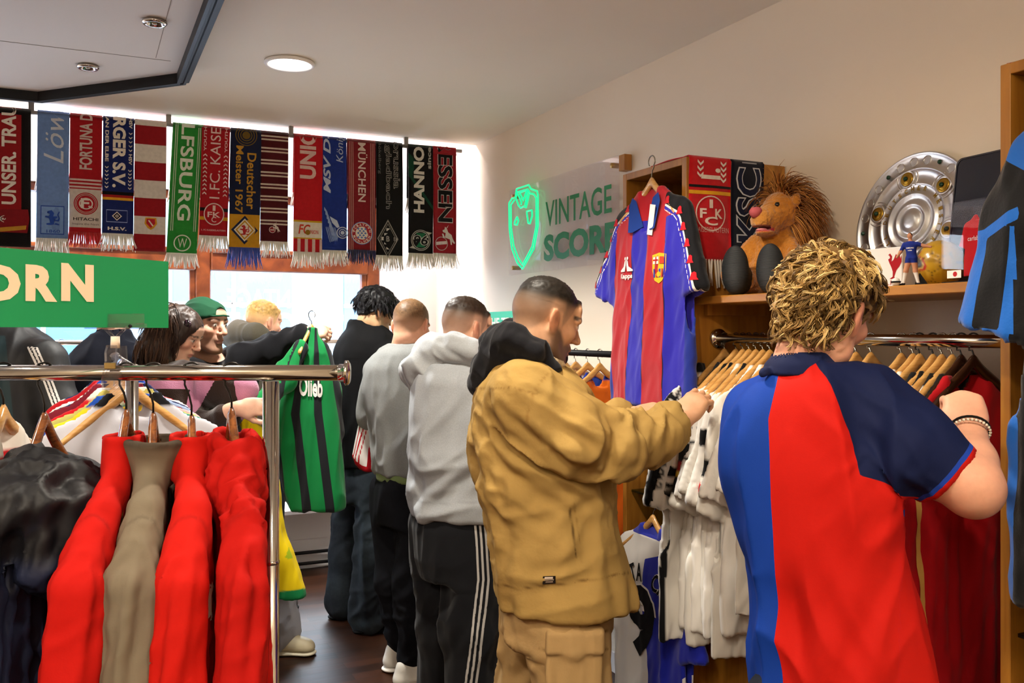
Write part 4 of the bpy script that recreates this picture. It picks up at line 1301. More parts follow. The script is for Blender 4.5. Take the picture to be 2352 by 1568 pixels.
def hair_shell(name, V, F, hm, L, thick, parent, col, k=1.0, bump=.004, seed=3, freq=120, under=None, lo=.12):
    """a cap of hair standing off the scalp; thick(L) gives its height"""
    keep = (hm[F] > lo).all(1)
    Fk = F[keep]; ids = np.unique(Fk); mp = np.full(len(V), -1); mp[ids] = np.arange(len(ids))
    N = vnormals(V, F)
    t = thick(L[ids]) * sstep(hm[ids], lo, 1.0)
    n = vnoise(L[ids] * freq, seed); n2 = vnoise(L[ids] * (freq * 2.7), seed + 1)
    Vk = V[ids] + N[ids] * (t + (bump * n + bump * .6 * n2) * np.minimum(1, t / .006) + .0003)[:, None]
    base = np.array(lin(col)); C = np.clip(base * (1 + .35 * n + .25 * n2)[:, None], 0, 1)
    if under is not None: w_ = sstep(hm[ids], lo + .05, .9)[:, None]; C = under[ids] * (1 - w_) + C * w_
    m = MB(); m.add(Vk, mp[Fk], 0, C); return m.build(name, M_hair, parent)


def locks(m, roots, nrm, flow, length, rad, cols, seed=0, curl=0.0, segs=6, sag=0.0, sides=4, lift=0.5):
    """tapered curved tufts; flow(root, normal) -> direction of growth"""
    rng = np.random.RandomState(seed)
    for i in range(len(roots)):
        p, n = roots[i], nrm[i]
        f = flow(p, n); l = length * rng.uniform(.65, 1.2); d = n * lift + f * (1 - lift) + rng.normal(0, .16, 3); d /= np.linalg.norm(d) + 1e-9
        s = np.cross(d, n); s /= np.linalg.norm(s) + 1e-9; ph = rng.uniform(0, 6.28); cu = curl * rng.uniform(.4, 1.3)
        pts = [p - n * .004]; q = p.copy()
        for j in range(segs):
            t = (j + 1) / segs
            d = d + (f - n * .55 * t) * .30 + np.array((0, 0, -sag)) * t; d /= np.linalg.norm(d)
            q = q + d * l / segs
            pts.append(q + s * math.sin(ph + t * 5.5) * cu * t + n * math.cos(ph + t * 5.5) * cu * .6 * t)
        r = rad * rng.uniform(.7, 1.25)
        rs = [r * (1.0 - .85 * (j / segs) ** 1.6) for j in range(segs + 1)]
        c = np.array(lin(cols[rng.randint(len(cols))])) * rng.uniform(.75, 1.25)
        m.tube(pts, rs, sides, 0, np.clip(np.tile(c, ((segs + 1) * sides, 1)), 0, 1), caps=False, flat=0.6)


def clumps(m, roots, nrm, flow, length, rad, cols, seed=0, curl=.01, strands=8, width=.006, segs=8, lift=.5, sag=0.0, waves=1.0, pull=.6, mess=.18):
    """locks made of several fine strands that share one wavy path and gather at the tip"""
    rng = np.random.RandomState(seed)
    for i in range(len(roots)):
        p, n = roots[i], nrm[i]; f = flow(p, n); l = length * rng.uniform(.7, 1.2)
        d = n * lift + f * (1 - lift) + rng.normal(0, mess, 3); d /= np.linalg.norm(d) + 1e-9
        s = np.cross(d, n); s /= np.linalg.norm(s) + 1e-9; ph = rng.uniform(0, 6.28); cu = curl * rng.uniform(.5, 1.3)
        path = []; q = p.copy()
        for j in range(segs + 1):
            t = j / segs
            path.append(q + s * math.sin(ph + t * 5.0 * waves) * cu * min(1, t * 2) + n * (math.cos(ph + t * 5.0 * waves) - math.cos(ph)) * cu * .6 * t)
            d = d + (f - n * pull * t) * .32 + np.array((0, 0, -sag)) * t; d /= np.linalg.norm(d); q = q + d * l / segs
        c0 = np.array(lin(cols[rng.randint(len(cols))]))
        for k in range(strands):
            o = (s * rng.normal(0, 1) + n * rng.normal(0, .5) + d * 0) * width; e = rng.uniform(.85, 1.1)
            pts = [path[j] + o * (1 - .75 * (j / segs) ** 1.3) + rng.normal(0, .0006, 3) for j in range(segs + 1)]
            rs = [rad * (1 - .8 * (j / segs) ** 2) for j in range(segs + 1)]
            m.tube(pts, rs, 3, 0, np.clip(np.tile(c0 * rng.uniform(.7, 1.3), ((segs + 1) * 3, 1)), 0, 1), caps=False)


def sample_scalp(V, F, w, n, seed=0):
    rng = np.random.RandomState(seed)
    fw = w[F].mean(1); A = np.linalg.norm(np.cross(V[F[:, 1]] - V[F[:, 0]], V[F[:, 2]] - V[F[:, 0]]), axis=1) * fw
    i = rng.choice(len(F), n, p=A / A.sum()); N = vnormals(V, F)
    return V[F[i]].mean(1), N[F[i]].mean(1) / np.linalg.norm(N[F[i]].mean(1), axis=1)[:, None]


def add_hand(S, W, d, n, side, size=1.0, curl=(.5, .6, .4), spread=.12, thumb=(.5, .75, -.35), k=.006, tcurl=.5):
    """W wrist, d along the hand, n out of the back of the hand, side = +1/-1 puts the thumb on d x n times side"""
    W = np.array(W, float); d = np.array(d, float); d /= np.linalg.norm(d); n = np.array(n, float); n -= d * n.dot(d); n /= np.linalg.norm(n)
    t = np.cross(d, n) * side
    z = size
    M = np.stack((t, d, n), 1)
    S.ell(W + d * .050 * z, np.array((.041, .056, .0165)) * z, M, .010 * z)
    S.box(W + d * .060 * z, np.array((.036, .032, .0125)) * z, M, .011 * z, .012 * z)
    S.rc(W - d * .03 * z, W + d * .03 * z, .026 * z, .028 * z, .015 * z, sq=(n, .78))
    S.rc(W + d * .02 * z + t * .018 * z - n * .006 * z, W + d * .048 * z + t * .034 * z - n * .006 * z, .017 * z, .0135 * z, .012 * z)
    for i, (o, L) in enumerate(((.029, .078), (.010, .086), (-.010, .080), (-.028, .062))):
        b = W + d * (.088 - abs(o) * .18) * z + t * o * z
        dd = d + t * (o / .03) * spread; dd /= np.linalg.norm(dd); nn = n.copy()
        ang = 0; p = b; pts = [b - dd * .012 * z, b]; rr = [.0098, .0096]
        for j, fr in enumerate((.46, .31, .24)):
            ang = curl[j] * (1 + .10 * i)
            ca, sa = math.cos(ang), math.sin(ang)
            dd, nn = dd * ca - nn * sa, nn * ca + dd * sa
            p = p + dd * L * fr * z; pts.append(p); rr.append((.0088, .0080, .0066)[j])
        S.chain(pts, [r * z * (.88 if i == 3 else 1) for r in rr], .0035 * z)
    b = W + d * .030 * z + t * .030 * z - n * .004 * z
    td = d * thumb[0] + t * thumb[1] + n * thumb[2]; td /= np.linalg.norm(td)
    p1 = b + td * .040 * z; td2 = td + (d * .6 - t * .45) * tcurl; td2 /= np.linalg.norm(td2); p2 = p1 + td2 * .030 * z
    td3 = td2 + (d * .3 - t * .5) * tcurl; td3 /= np.linalg.norm(td3); p3 = p2 + td3 * .020 * z
    S.chain([b, p1, p2, p3], [.0135 * z, .0112 * z, .0100 * z, .0078 * z], .006 * z)
    return p


def emit(V, F, name, mats, parent, col=None, attrs=None):
    m = MB(); m.add(V, F, 0, col, attrs); return m.build(name, mats, parent)


def px_of(V, base):
    """where the vertices of a camera-aligned mesh fall in the frame: used only to place seams on the cloth"""
    A = V + np.array(base)
    return 1176 + A[:, 0] / A[:, 1] * FPX, HOR - (A[:, 2] - CAMH) / A[:, 1] * FPX


def side_of(px, py, line, axis='x'):
    """signed distance in pixels from a seam given as [(px, py), ...]"""
    a = np.array(line, float)
    if axis == 'x':
        o = np.argsort(a[:, 1]); return px - np.interp(py, a[o, 1], a[o, 0])
    o = np.argsort(a[:, 0]); return py - np.interp(px, a[o, 0], a[o, 1])


# ================================================================== CLOTHES ON HANGERS
M_cloth = pm('jersey_cloth', attr=True, rough=0.75, sheen=0.05, bump=(500, 0.12, 0.001))
M_hwood = wood_mat('pale_hanger_wood', 'b98442', 'd8a866', 0.32, 6.0, (1.5, 14, 14), 0.3)
M_hdark = wood_mat('brown_hanger_wood', '4a2413', '8a5226', 0.25, 6.0, (1.5, 14, 14), 0.5)
M_hdeep = wood_mat('dark_hanger_wood', '1c0e08', '3a2012', 0.25, 6.0, (1.5, 14, 14), 0.5)
M_wire = pm('hook_wire', '8f887c', 0.25, metal=1.0)
M_wireb = pm('black_hook_wire', '1a1614', 0.3, metal=0.6)
HANG_N = 'clothes_hanger'


def hanger_mesh(m, half=0.215, drop=0.13, thick=0.011, height=0.034):
    """shaped wooden arms; local x across, z up, origin at the top of the peak"""
    xs = np.linspace(-half, half, 41); V = []
    for x in xs:
        t = abs(x) / half
        zc = -0.012 - drop * (t ** 1.25) * (1 - .12 * t) + .012 * math.exp(-(x / .02) ** 2)
        y = -.018 * t ** 2
        h = height * (1.0 - .45 * t) * .5; w = thick * (.75 + .5 * t) * (.85 if t < .98 else .6)
        for a in np.arange(8) * PI / 4 + PI / 8: V.append((x, y + w * math.cos(a) * 1.05, zc + h * math.sin(a) * 1.05))
    F = [(i * 8 + j, i * 8 + (j + 1) % 8, (i + 1) * 8 + (j + 1) % 8, (i + 1) * 8 + j) for i in range(40) for j in range(8)]
    F += [tuple(range(8))[::-1], tuple(320 + j for j in range(8))]
    m.add(V, F)


def hook_pts(rise, r=0.019):
    """wire from the peak up and over a rail whose centre is 'rise' above the peak"""
    p = [(0, 0, -.006), (0, 0, rise * .35), (.004, 0, rise * .55), (.012, 0, rise - r * 1.15)]
    for a in np.linspace(-.9, 3.9, 16): p.append((r * math.cos(a), 0, rise + r * math.sin(a)))
    return p


_HPROTO = {}


def hanger(loc, rz, label, mat, rise, wire, r=0.019, group=None, half=.215, drop=.13, yaw_hook=PI / 2, tilt=0.0):
    """loc = peak of the hanger; the hook lies across the shoulder line when yaw_hook = 90 degrees"""
    key = (mat.name, wire.name, round(rise, 4), round(half, 3), round(drop, 3), round(r, 4))
    if key in _HPROTO: return copy_tree(_HPROTO[key], loc, rz, label, group)
    t = thing(HANG_N, label, 'hanger', loc, rz, group)
    m = MB(); hanger_mesh(m, half, drop); m.build('arms', mat, t)
    m = MB(); q = np.array(hook_pts(rise, r)) @ rotz(yaw_hook).T
    m.tube(q, .0021, 6); m.build('hook', wire, t)
    _HPROTO[key] = t
    return t


def shirt_sdf(half=.23, length=.70, thick=.028, sl=.05, sl_drop=.19, sl_r=.068, neck=.075, hem=None, shoulder=.085, n=2.6, sleeves=True, flare=1.0):
    """short-sleeved shirt hanging from a hanger: x across, y through, z down from the hanger peak"""
    S = SDF(); hem = hem or half * 1.12 * flare
    rows = [(-length, 0, 0, hem, thick * 1.25), (-length * .6, 0, 0, hem * .98, thick * 1.2), (-.28, 0, 0, half * 1.03, thick * 1.15), (-.16, 0, 0, half * .98, thick), (-shoulder - .035, 0, 0, half * .99, thick * .8),
            (-shoulder, 0, 0, half * .90, thick * .6), (-shoulder * .62, 0, 0, half * .58, thick * .6), (-.034, 0, 0, neck * .98, thick * .75), (-.022, 0, 0, neck * .8, thick * .7)]
    S.loft(rows, .004, n=n)
    if sleeves:
        for s in (-1, 1):
            q = sl if np.isscalar(sl) else sl[(s + 1) // 2]
            a = np.array((s * half * .78, 0, -shoulder - .055)); b_ = np.array((s * (half + q), 0, -shoulder - .06 - sl_drop))
            S.rc(a, b_, sl_r * .80, sl_r, .016, sq=((0, 1, 0), .36), cap=(b_ - a) * (1, 1, 1.25))
            S.rc(a * .3 + b_ * .7, b_ * 1.3 - a * .3, sl_r * .74, sl_r * .86, .003, 's', sq=((0, 1, 0), .26))
    return S


def fray(V, F, amp, seed, vert=5, across=17):
    N = vnormals(V, F)
    w = sstep(-V[:, 2], .05, .30)
    d = folds(V, (0, 0, 1), vert * .35, across, amp, seed) + folds(V, (.4, 0, 1), vert, across * 1.6, amp * .45, seed + 3)
    return V + N * (d * (.25 + .75 * w))[:, None]
# ================================================================== FRONT RACK (chrome, facing the camera)
FD = 1.70
rk = P(622, 856, FD); RZ1 = rk[2]
t = thing('clothes_rack', 'chrome clothes rack nearest the camera, holding red jackets', 'clothes rack', to_world((rk[0], FD, 0)), YAW)
m = MB(); xl, xr = P(-420, 856, FD)[0] - rk[0], P(792, 856, FD)[0] - rk[0]
m.tube([(xl, 0, RZ1), (xr, 0, RZ1)], 0.0146, 28); m.build('rail', M_chrome, t)
m = MB(); m.lathe([(.0146, -.012), (.0165, -.010), (.0165, 0), (.0235, .001), (.0235, .006), (.019, .009), (.001, .010)], 28, (xr, 0, RZ1), [(0, 1, 0), (0, 0, 1), (1, 0, 0)]); m.build('end_cap', M_chrome, t)
for x in (0.0, xl + .12):
    m = MB(); m.tube([(x, 0, .03), (x, 0, RZ1 - .0155)], 0.0152, 26); p_ = m.build('post', M_chrome, t)
    m = MB(); m.lathe([(.0153, 0), (.0162, .002), (.0162, .006), (.0153, .008)], 26, (x, 0, RZ1 - .356)); m.build('joint_ring', M_chrome, p_)
    m = MB(); m.tube([(x - .014, -.004, RZ1 - .385), (x - .030, -.004, RZ1 - .385)], [.004, .0055], 12); m.build('lock_knob', M_steel, p_)
    m = MB(); m.tube([(x, -.24, .035), (x, .24, .035)], .0145, 18); f = m.build('foot', M_chrome, t)
    for y in (-.225, .225):
        m = MB(); m.lathe([(.001, 0), (.018, 0), (.02, .006), (.012, .021)], 18, (x, y, 0)); m.build('foot_glide', M_black, f)

# clear clip and green sign standing on the rail
cl = P(268, 790, FD)
t = thing('sign_clip', 'clear plastic sign clip gripping the chrome rail under the green sign', 'clip', to_world((cl[0], FD, RZ1)), YAW)
m = MB()
m.prism([(-.016, -.030), (.016, -.030), (.0175, -.012), (.011, .022), (.0115, .038), (.008, .052), (-.008, .052), (-.0115, .038), (-.011, .022), (-.0175, -.012)], -.026, -.0165, lambda u, v, d: (u, d, v))
m.build('jaw', M_clip, t, False)
m = MB(); m.prism([(-.014, -.026), (.014, -.026), (.009, .05), (-.009, .05)], .0165, .024, lambda u, v, d: (u, d, v)); m.build('jaw', M_clip, t, False)
m = MB(); m.tube([(0, -.006, .046), (0, -.006, .068)], [.0085, .0078], 16); m.build('pivot', pm('milky_plastic', 'e9d6c0', 0.4), t)
m = MB(); m.box((-.0105, -.030, .008), (.0105, -.0265, .020), bev=.001); m.build('spring', pm('brass_spring', 'a08a5a', .25, metal=.9), t, False)
m = MB()
for s in (-1, 1): m.tube([(0, -.006, .064), (s * .022, -.008, .086)], .003, 8)
m.build('yoke', M_clip, t)
m = MB(); m.box((-.056, -.0125, .082), (.056, -.0095, .110), bev=.0008); m.box((-.056, -.0125, .082), (.056, .004, .0925), bev=.002)
m.build('gripper', M_clip, t, False)
for x in (-.028, .030):
    m = MB(); m.tube([(x, -.0135, .087), (x, -.0095, .087)], .003, 10); m.build('rivet', M_black, t)
A, B_ = P(0, 660, 1.505), P(387, 659, 1.812)
t = thing('rail_sign', 'big green card sign with pale capital letters standing in a clear clip', 'sign', to_world(P(268, 742, FD)), YAW)
o_ = P(268, 742, FD)
m = MB()
ax = (B_ - A); ax[2] = 0; W_ = np.linalg.norm(ax); ax /= W_; nx_ = np.array((ax[1], -ax[0], 0))
zt = CAMH + (HOR - 568) / FPX * 1.505; zb = CAMH + (HOR - 751) / FPX * 1.505
fnS = lambda u, v, d=0.0: tuple(A * (1, 1, 0) + ax * u + nx_ * d + np.array((0, 0, v)) - o_)
V = [fnS(u, v, d) for d in (0, -.002) for u, v in ((-.62, zb), (W_, zb), (W_, zt), (-.62, zt))]
m.add(V, [(0, 1, 2, 3), (7, 6, 5, 4), (0, 4, 5, 1), (1, 5, 6, 2), (2, 6, 7, 3), (3, 7, 4, 0)])
m.build('card', pm('green_card', '118a50', 0.5), t, False)
m = MB()
def u_at(px):
    r = (px - 1176) / FPX; return (A[1] * r - A[0]) / (ax[0] - ax[1] * r)
for ch, p0, p1 in (('O', -62, 47), ('R', 58, 131), ('N', 140, 215)):
    u0, u1 = u_at(p0), u_at(p1); zz0 = CAMH + (HOR - 692) / FPX * (A[1] + ax[1] * (u0 + u1) / 2); zz1 = CAMH + (HOR - (606 if ch != 'R' else 609)) / FPX * (A[1] + ax[1] * (u0 + u1) / 2)
    Vt, Ft = text_geo(ch, .055)
    m.add(np.array([fnS(u0 + (x + .5) * (u1 - u0), zz0 + (y + .5) * (zz1 - zz0), .0006) for x, y in Vt]), Ft)
m.build('lettering', pm('cream_print', 'f0d8b4', 0.5), t, False)


# garments on the front rack, seen edge-on
M_jersey = pm('sweatshirt_cloth', attr=True, rough=0.8, bump=(380, 0.15, 0.001))
M_nylon = pm('crinkled_nylon', attr=True, rough=0.55, spec=.35, bump=(28, 0.4, 0.005))


def jacket(px, py, col, label, yaw=.1, collar='stand', dark=None, mat=None, hood=False, sl=.045, hem=.60, seed=1, amp=.008, pxn=None, letters=None, wood=None, hlabel=None, thick=.025, csc=1.0, grp='red jackets'):
    pk = P(px, py, FD); base = pk.copy()
    Tj = thing('jacket', label, 'jacket', to_world(base), YAW, None)
    hanger(to_world(base), YAW + PI / 2 + yaw, hlabel, wood or M_hdark, RZ1 - base[2], M_wireb, group='hangers on the front rack', half=.145, drop=.178)
    S = SDF(); dv = np.array((math.sin(yaw), -math.cos(yaw), 0)); rz_ = yaw
    z = lambda a: a - base[2]
    rows = [(z(hem), 0, 0, thick * 1.9, .235), (z(.95), 0, 0, thick * 1.7, .235), (z(1.15), 0, 0, thick * 1.3, .230), (z(1.235), 0, 0, thick * 1.05, .205), (z(1.285), 0, 0, thick * 1.0, .12), (z(1.315), 0, 0, thick * 1.1, .080), (z(1.33), 0, 0, thick * 1.1, .070)]
    S.loft(rows, .012, yaw=rz_, n=2.6)
    for sg in (1, -1):
        e = dv * .205 * sg; e[2] = z(1.215)
        q = [(0, 0, z(1.30)), e * (.8, .8, 1) + (0, 0, .030), dv * .245 * sg + np.array((0, 0, z(1.14))), dv * .262 * sg + np.array((-.008, 0, z(.95))), dv * .268 * sg + np.array((-.01, 0, z(.62)))]
        S.chain([np.array(p_) + (np.array((-.014, 0, 0)) if j_ > 1 else 0) for j_, p_ in enumerate(q)], [.024, .030, sl * .92, sl, sl * .80], .006, sq=(np.array((math.cos(yaw), math.sin(yaw), 0)), .95))
    c0 = z(1.30)
    if collar == 'stand':
        S.loft([(c0 - .02, 0, 0, .040 * csc, .078), (c0 + .045, 0, -.004, .034 * csc, .072), (c0 + .062, 0, -.006, .034 * csc, .072)], .008, yaw=rz_)
        S.loft([(c0 + .0, 0, 0, .026 * csc, .060), (c0 + .09, 0, -.004, .027 * csc, .064)], .004, 's', yaw=rz_)
    elif collar == 'flare':
        S.loft([(c0 - .03, .004, 0, .040, .074), (c0 + .02, .012, -.01, .052, .085), (c0 + .056, .022, -.02, .066, .092)], .008, yaw=rz_)
        S.loft([(c0 + .0, .010, 0, .036, .066), (c0 + .09, .026, -.02, .060, .085)], .004, 's', yaw=rz_)
    elif collar == 'roll':
        S.loft([(c0 - .085, .006, -.02, .036, .082), (c0 - .05, .008, -.02, .050, .100), (c0 - .01, .008, -.02, .050, .098), (c0 + .03, .006, -.012, .046, .088), (c0 + .062, .004, -.006, .038, .074)], .008, yaw=rz_, n=2.3)
        S.loft([(c0 - .01, .002, 0, .024, .052), (c0 + .09, .004, -.004, .032, .064)], .006, 's', yaw=rz_)
    elif collar == 'rings':
        for k, (zz, rr) in enumerate(((c0 - .050, .020), (c0 - .012, .024), (c0 + .026, .021), (c0 + .055, .016))):
            a = np.linspace(0, 2 * PI, 15); ctr = dv * .02
            ring_ = [ctr + np.array((math.cos(x_) * .050 * math.cos(yaw) - math.sin(x_) * .090 * math.sin(yaw), math.cos(x_) * .050 * math.sin(yaw) + math.sin(x_) * .090 * math.cos(yaw), zz + .014 * math.sin(x_ * 2 + k))) for x_ in a]
            S.chain(ring_, [rr] * 15, .006)
    if hood:
        S.ell((.035, -.07, z(1.245)), (.105, .15, .085), rotz(.2), .03); S.ell((.085, -.10, z(1.17)), (.065, .10, .075), None, .03); S.ell((-.03, -.10, z(1.17)), (.07, .09, .09), None, .03)
        S.ell((.02, .03, z(1.325)), (.055, .06, .05), None, .02, 's')
    V, F = S.mesh(.0065, smooth=2)
    N = vnormals(V, F); dn = sstep(-V[:, 2], .10, .26)
    f = folds(V, (0.1, .1, 1), 1.0, 26, amp * 1.1, seed) + folds(V, (.5, .3, .6), 7, 24, amp * .35, seed + 3)
    V = V + N * (f * (.25 + .75 * dn))[:, None]
    if collar == 'roll': V = V + vnormals(V, F) * (folds(V, (1, .5, .45), 5, 30, .009, seed + 2) * sstep(V[:, 2], z(1.19), z(1.24)))[:, None]
    if hood: V = V + vnormals(V, F) * (folds(V, (.5, -.3, .8), 4, 19, .013, seed + 9) * (1 - sstep(-V[:, 2], .22, .32)))[:, None]
    C = np.tile(lin(col), (len(V), 1))
    if dark: C = mixc(C, dark, 1 - sstep(-V[:, 2], .20, .235) if hood else (1 - sstep(-V[:, 2], .03, .05)))
    arm_ = (V @ dv); C = mixc(C, tuple(np.array(lin(col)) * .45), .5 * np.exp(-((arm_ - .205 - .25 * np.clip(-V[:, 2] - .16, 0, .12)) / .0022) ** 2) * (V[:, 2] < z(1.27)) * (V[:, 2] > z(1.02)))
    mm = MB(); mm.add(V, F, 0, C)
    if letters:
        bv = BVHTree.FromPolygons(V.tolist(), F.tolist())
        for ch, u, zz, sz in letters:
            Vt, Ft = text_geo(ch, .03); out = []
            for x, y in Vt:
                uu = u + x * sz * .62; o = Vector((.4, 0, zz - base[2] + y * sz)) + Vector(-dv) * uu
                hit = bv.ray_cast(o, Vector((-math.cos(yaw), -math.sin(yaw), 0)))
                out.append((hit[0] + Vector((.002, 0, 0))) if hit[0] else o)
            mm.add(np.array(out), Ft, 0, 'f2e8de')
    mm.build('shell', mat or M_jersey, Tj)
    return Tj


jacket(102, 965, '1b2036', 'navy nylon jacket with its crumpled black hood hanging over the shoulder', .02, 'none', '0b0a0f', M_nylon, True, seed=4, amp=.010, sl=.058, hlabel='brown wooden hanger peaking out of the navy hooded jacket')
jacket(290, 958, 'a8120b', 'red jacket with a stand collar beside the navy hooded jacket', .17, 'stand', seed=11, letters=[('n', -.12, 1.10, .05)], hlabel='brown wooden hanger inside the red jacket beside the navy one')
jacket(352, 966, '6b6050', 'olive grey jacket with a wide dark flared collar between red jackets', .30, 'flare', '40372e', seed=23, amp=.007, hlabel='brown wooden hanger inside the olive grey jacket')
jacket(440, 972, 'ad140b', 'red jacket with white chest letters next to the olive grey jacket', .34, 'stand', seed=31, letters=[('n', -.06, 1.10, .062), ('or', .06, 1.15, .05)], hlabel='brown wooden hanger inside the red jacket with white letters', csc=1.1)
jacket(532, 955, 'a3110b', 'red jacket with a thick rolled collar beside the chrome post', .42, 'roll', seed=47, hlabel='brown wooden hanger above the rolled red collar', sl=.039, thick=.028)
# the shirt at the picture's edge, on a pale hanger
pk = P(8, 948, FD)
t = thing('football_shirt', 'red shirt with white neck trim on a pale hanger at the rack end', 'shirt', to_world(pk), YAW + .22)
hanger(to_world(pk), YAW + PI / 2 + .22, 'pale wooden hanger at the near end of the front rack', M_hwood, RZ1 - pk[2], M_wireb, group='hangers on the front rack')
S = shirt_sdf(.20, .66, .030, .04, .2); S.loft([(-.10, 0, -.03, .05, .04), (.02, 0, -.03, .085, .05)], .004, 's')
V, F = S.mesh(.007); V = fray(V, F, .007, 5) @ rotz(PI / 2).T
C = np.tile(lin('b4161f'), (len(V), 1)); C = mixc(C, 'e8e2da', sstep(V[:, 2], -.075, -.068))
emit(V, F, 'shell', M_cloth, t, C)

# ================================================================== SECOND RACK, running away from the camera, full of football shirts
RX2, RY2, RZ2 = 0.11, 2.43, 1.452
t = thing('clothes_rack', 'chrome clothes rack running away from the camera, packed with football shirts', 'clothes rack', (RX2, RY2, 0))
m = MB(); m.tube([(0, -.04, RZ2), (0, 1.28, RZ2)], .0146, 24); m.build('rail', M_chrome, t)
for y in (0.0, 1.22):
    m = MB(); m.tube([(0, y, .03), (0, y, RZ2 - .0155)], .0152, 24); p_ = m.build('post', M_chrome, t)
    m = MB(); m.tube([(-.24, y, .035), (.24, y, .035)], .0145, 16); f = m.build('foot', M_chrome, t)
    for x in (-.225, .225):
        m = MB(); m.lathe([(.001, 0), (.018, 0), (.02, .006), (.012, .021)], 16, (x, y, 0)); m.build('foot_glide', M_black, f)
for y in (-.04, 1.28):
    m = MB(); m.tube([(0, y - .004, RZ2), (0, y + .004, RZ2)], .021, 20); m.build('end_cap', M_chrome, t)

_base = {}
def base_shirt(k):
    if k not in _base:
        h, L, sl, dr = ((.200, .74, .030, .22), (.190, .71, .045, .20), (.205, .78, .020, .24))[k]
        S = shirt_sdf(h, L, .022, sl, dr, shoulder=.115); S.loft([(-.085, 0, -.022, .045, .03), (.02, 0, -.02, .088, .04)], .004, 's')
        V, F = S.mesh(.0085, smooth=1); _base[k] = (V, F)
    return _base[k]


def shirt(loc, rz, label, k, body, collar=None, sleeve=None, cuff=None, group=None, seed=0, stripe=None, amp=.007, yoke=None, tilt=None, name='football_shirt', hem=None, stripes3=None, scale=1.0, bands=(), edge=None, mat=None):
    V0, F = base_shirt(k); V = fray(V0.copy(), F, amp, seed)
    h = (.200, .190, .205)[k]
    C = np.tile(lin(body), (len(V), 1)); x, z = np.abs(V0[:, 0]), V0[:, 2]
    out = x - (h * .86 + np.clip(-z - .1, 0, .3) * .06)                     # armhole seam
    if stripe: C = mixc(C, stripe[0], (np.sin(V0[:, 0] / stripe[1] * 2 * PI + stripe[2]) > 0).astype(float))
    if yoke: C = mixc(C, yoke, sstep(z, -.16, -.155))
    if sleeve: C = mixc(C, sleeve, sstep(out, 0, .006))
    if stripes3:
        dt_ = np.interp(x, (.05, .10, .15, .19, .22, .26), (-.045, -.06, -.085, -.12, -.20, -.34)) - z
        for q in (.012, .034, .056): C = mixc(C, stripes3, (1 - sstep(np.abs(dt_ - q), .006, .009)) * (x > .08))
    if cuff: C = mixc(C, cuff, sstep(-z, (.335, .315, .355)[k], (.339, .319, .359)[k]) * (x > h * 1.03) * (-z < .42))
    for z0_, z1_, c_ in bands: C = mixc(C, c_, ((z < z0_) & (z > z1_) & (x > h * .95)).astype(float))
    if edge: C = mixc(C, edge, ((np.abs(V0[:, 1] + .006) < .006) & (x > h * .90)).astype(float))
    if hem: C = mixc(C, hem, sstep(-z, (.74, .71, .78)[k] - .02, (.74, .71, .78)[k] - .014))
    if collar: C = mixc(C, collar, sstep(z, -.060, -.053) * (x < .095))
    t = thing(name, label, 'shirt', loc, rz, group)
    o = emit(V * np.array(scale), F, 'shell', mat or M_cloth, t, C)
    return t


cols = [('c4c6d2', '16161a', 'silver grey shirt with a black collar, nearest on the packed rack', dict(yoke=None)),
        ('e2bf24', '1d46a0', 'yellow shirt with blue collar, second on the packed rack', dict(sleeve='2a52b0')),
        ('1d7a68', 'e6e2da', 'teal shirt with white collar behind the yellow one', dict()),
        ('b5ad62', None, 'olive yellow shirt on the packed rack', dict()),
        ('bb1a22', 'e8e4de', 'red shirt with white collar on the packed rack', dict(cuff='e8e4de')),
        ('d4a6a4', '8fb4ac', 'pale pink shirt with a mint collar on the packed rack', dict()),
        ('701a2a', None, 'maroon shirt on the packed rack', dict()),
        ('8fa4c8', '222a55', 'light blue shirt with navy collar on the packed rack', dict()),
        ('20284e', 'd8d4cc', 'navy shirt with white collar on the packed rack', dict()),
        ('e6e2dc', '2546a8', 'white shirt with blue collar on the packed rack', dict(sleeve='e6e2dc')),
        ('5a1422', 'c23848', 'dark wine shirt with a red collar on the packed rack', dict()),
        ('b81c26', None, 'plain red shirt toward the far end of the packed rack', dict()),
        ('1d3f9c', 'e8e4de', 'royal blue shirt toward the far end of the packed rack', dict()),
        ('ece9e4', '1c2450', 'white shirt with navy shoulder trim, farthest on the packed rack', dict(yoke='e9e6e2', stripes3='1c2450'))]
random.seed(5)
for i, (c, k, lb, kw) in enumerate(cols):
    y = RY2 + .075 + i * .080 + random.uniform(-.012, .012); zz = RZ2 - .047
    a = random.uniform(-.10, .10)
    hanger((RX2, y, zz), a, 'pale wooden hanger in the ' + lb.split(' on ')[0].split(', ')[0].split(' toward')[0].split(' behind')[0], M_hwood, .047, M_wire, half=.18, drop=.155, group='hangers on the packed rack')
    shirt((RX2 + random.uniform(-.012, .012), y + .004, zz + .006 + random.uniform(-.006, .006)), a, lb, i % 3, c, k, seed=i * 3 + 1, group='football shirts on the packed rack', **kw)

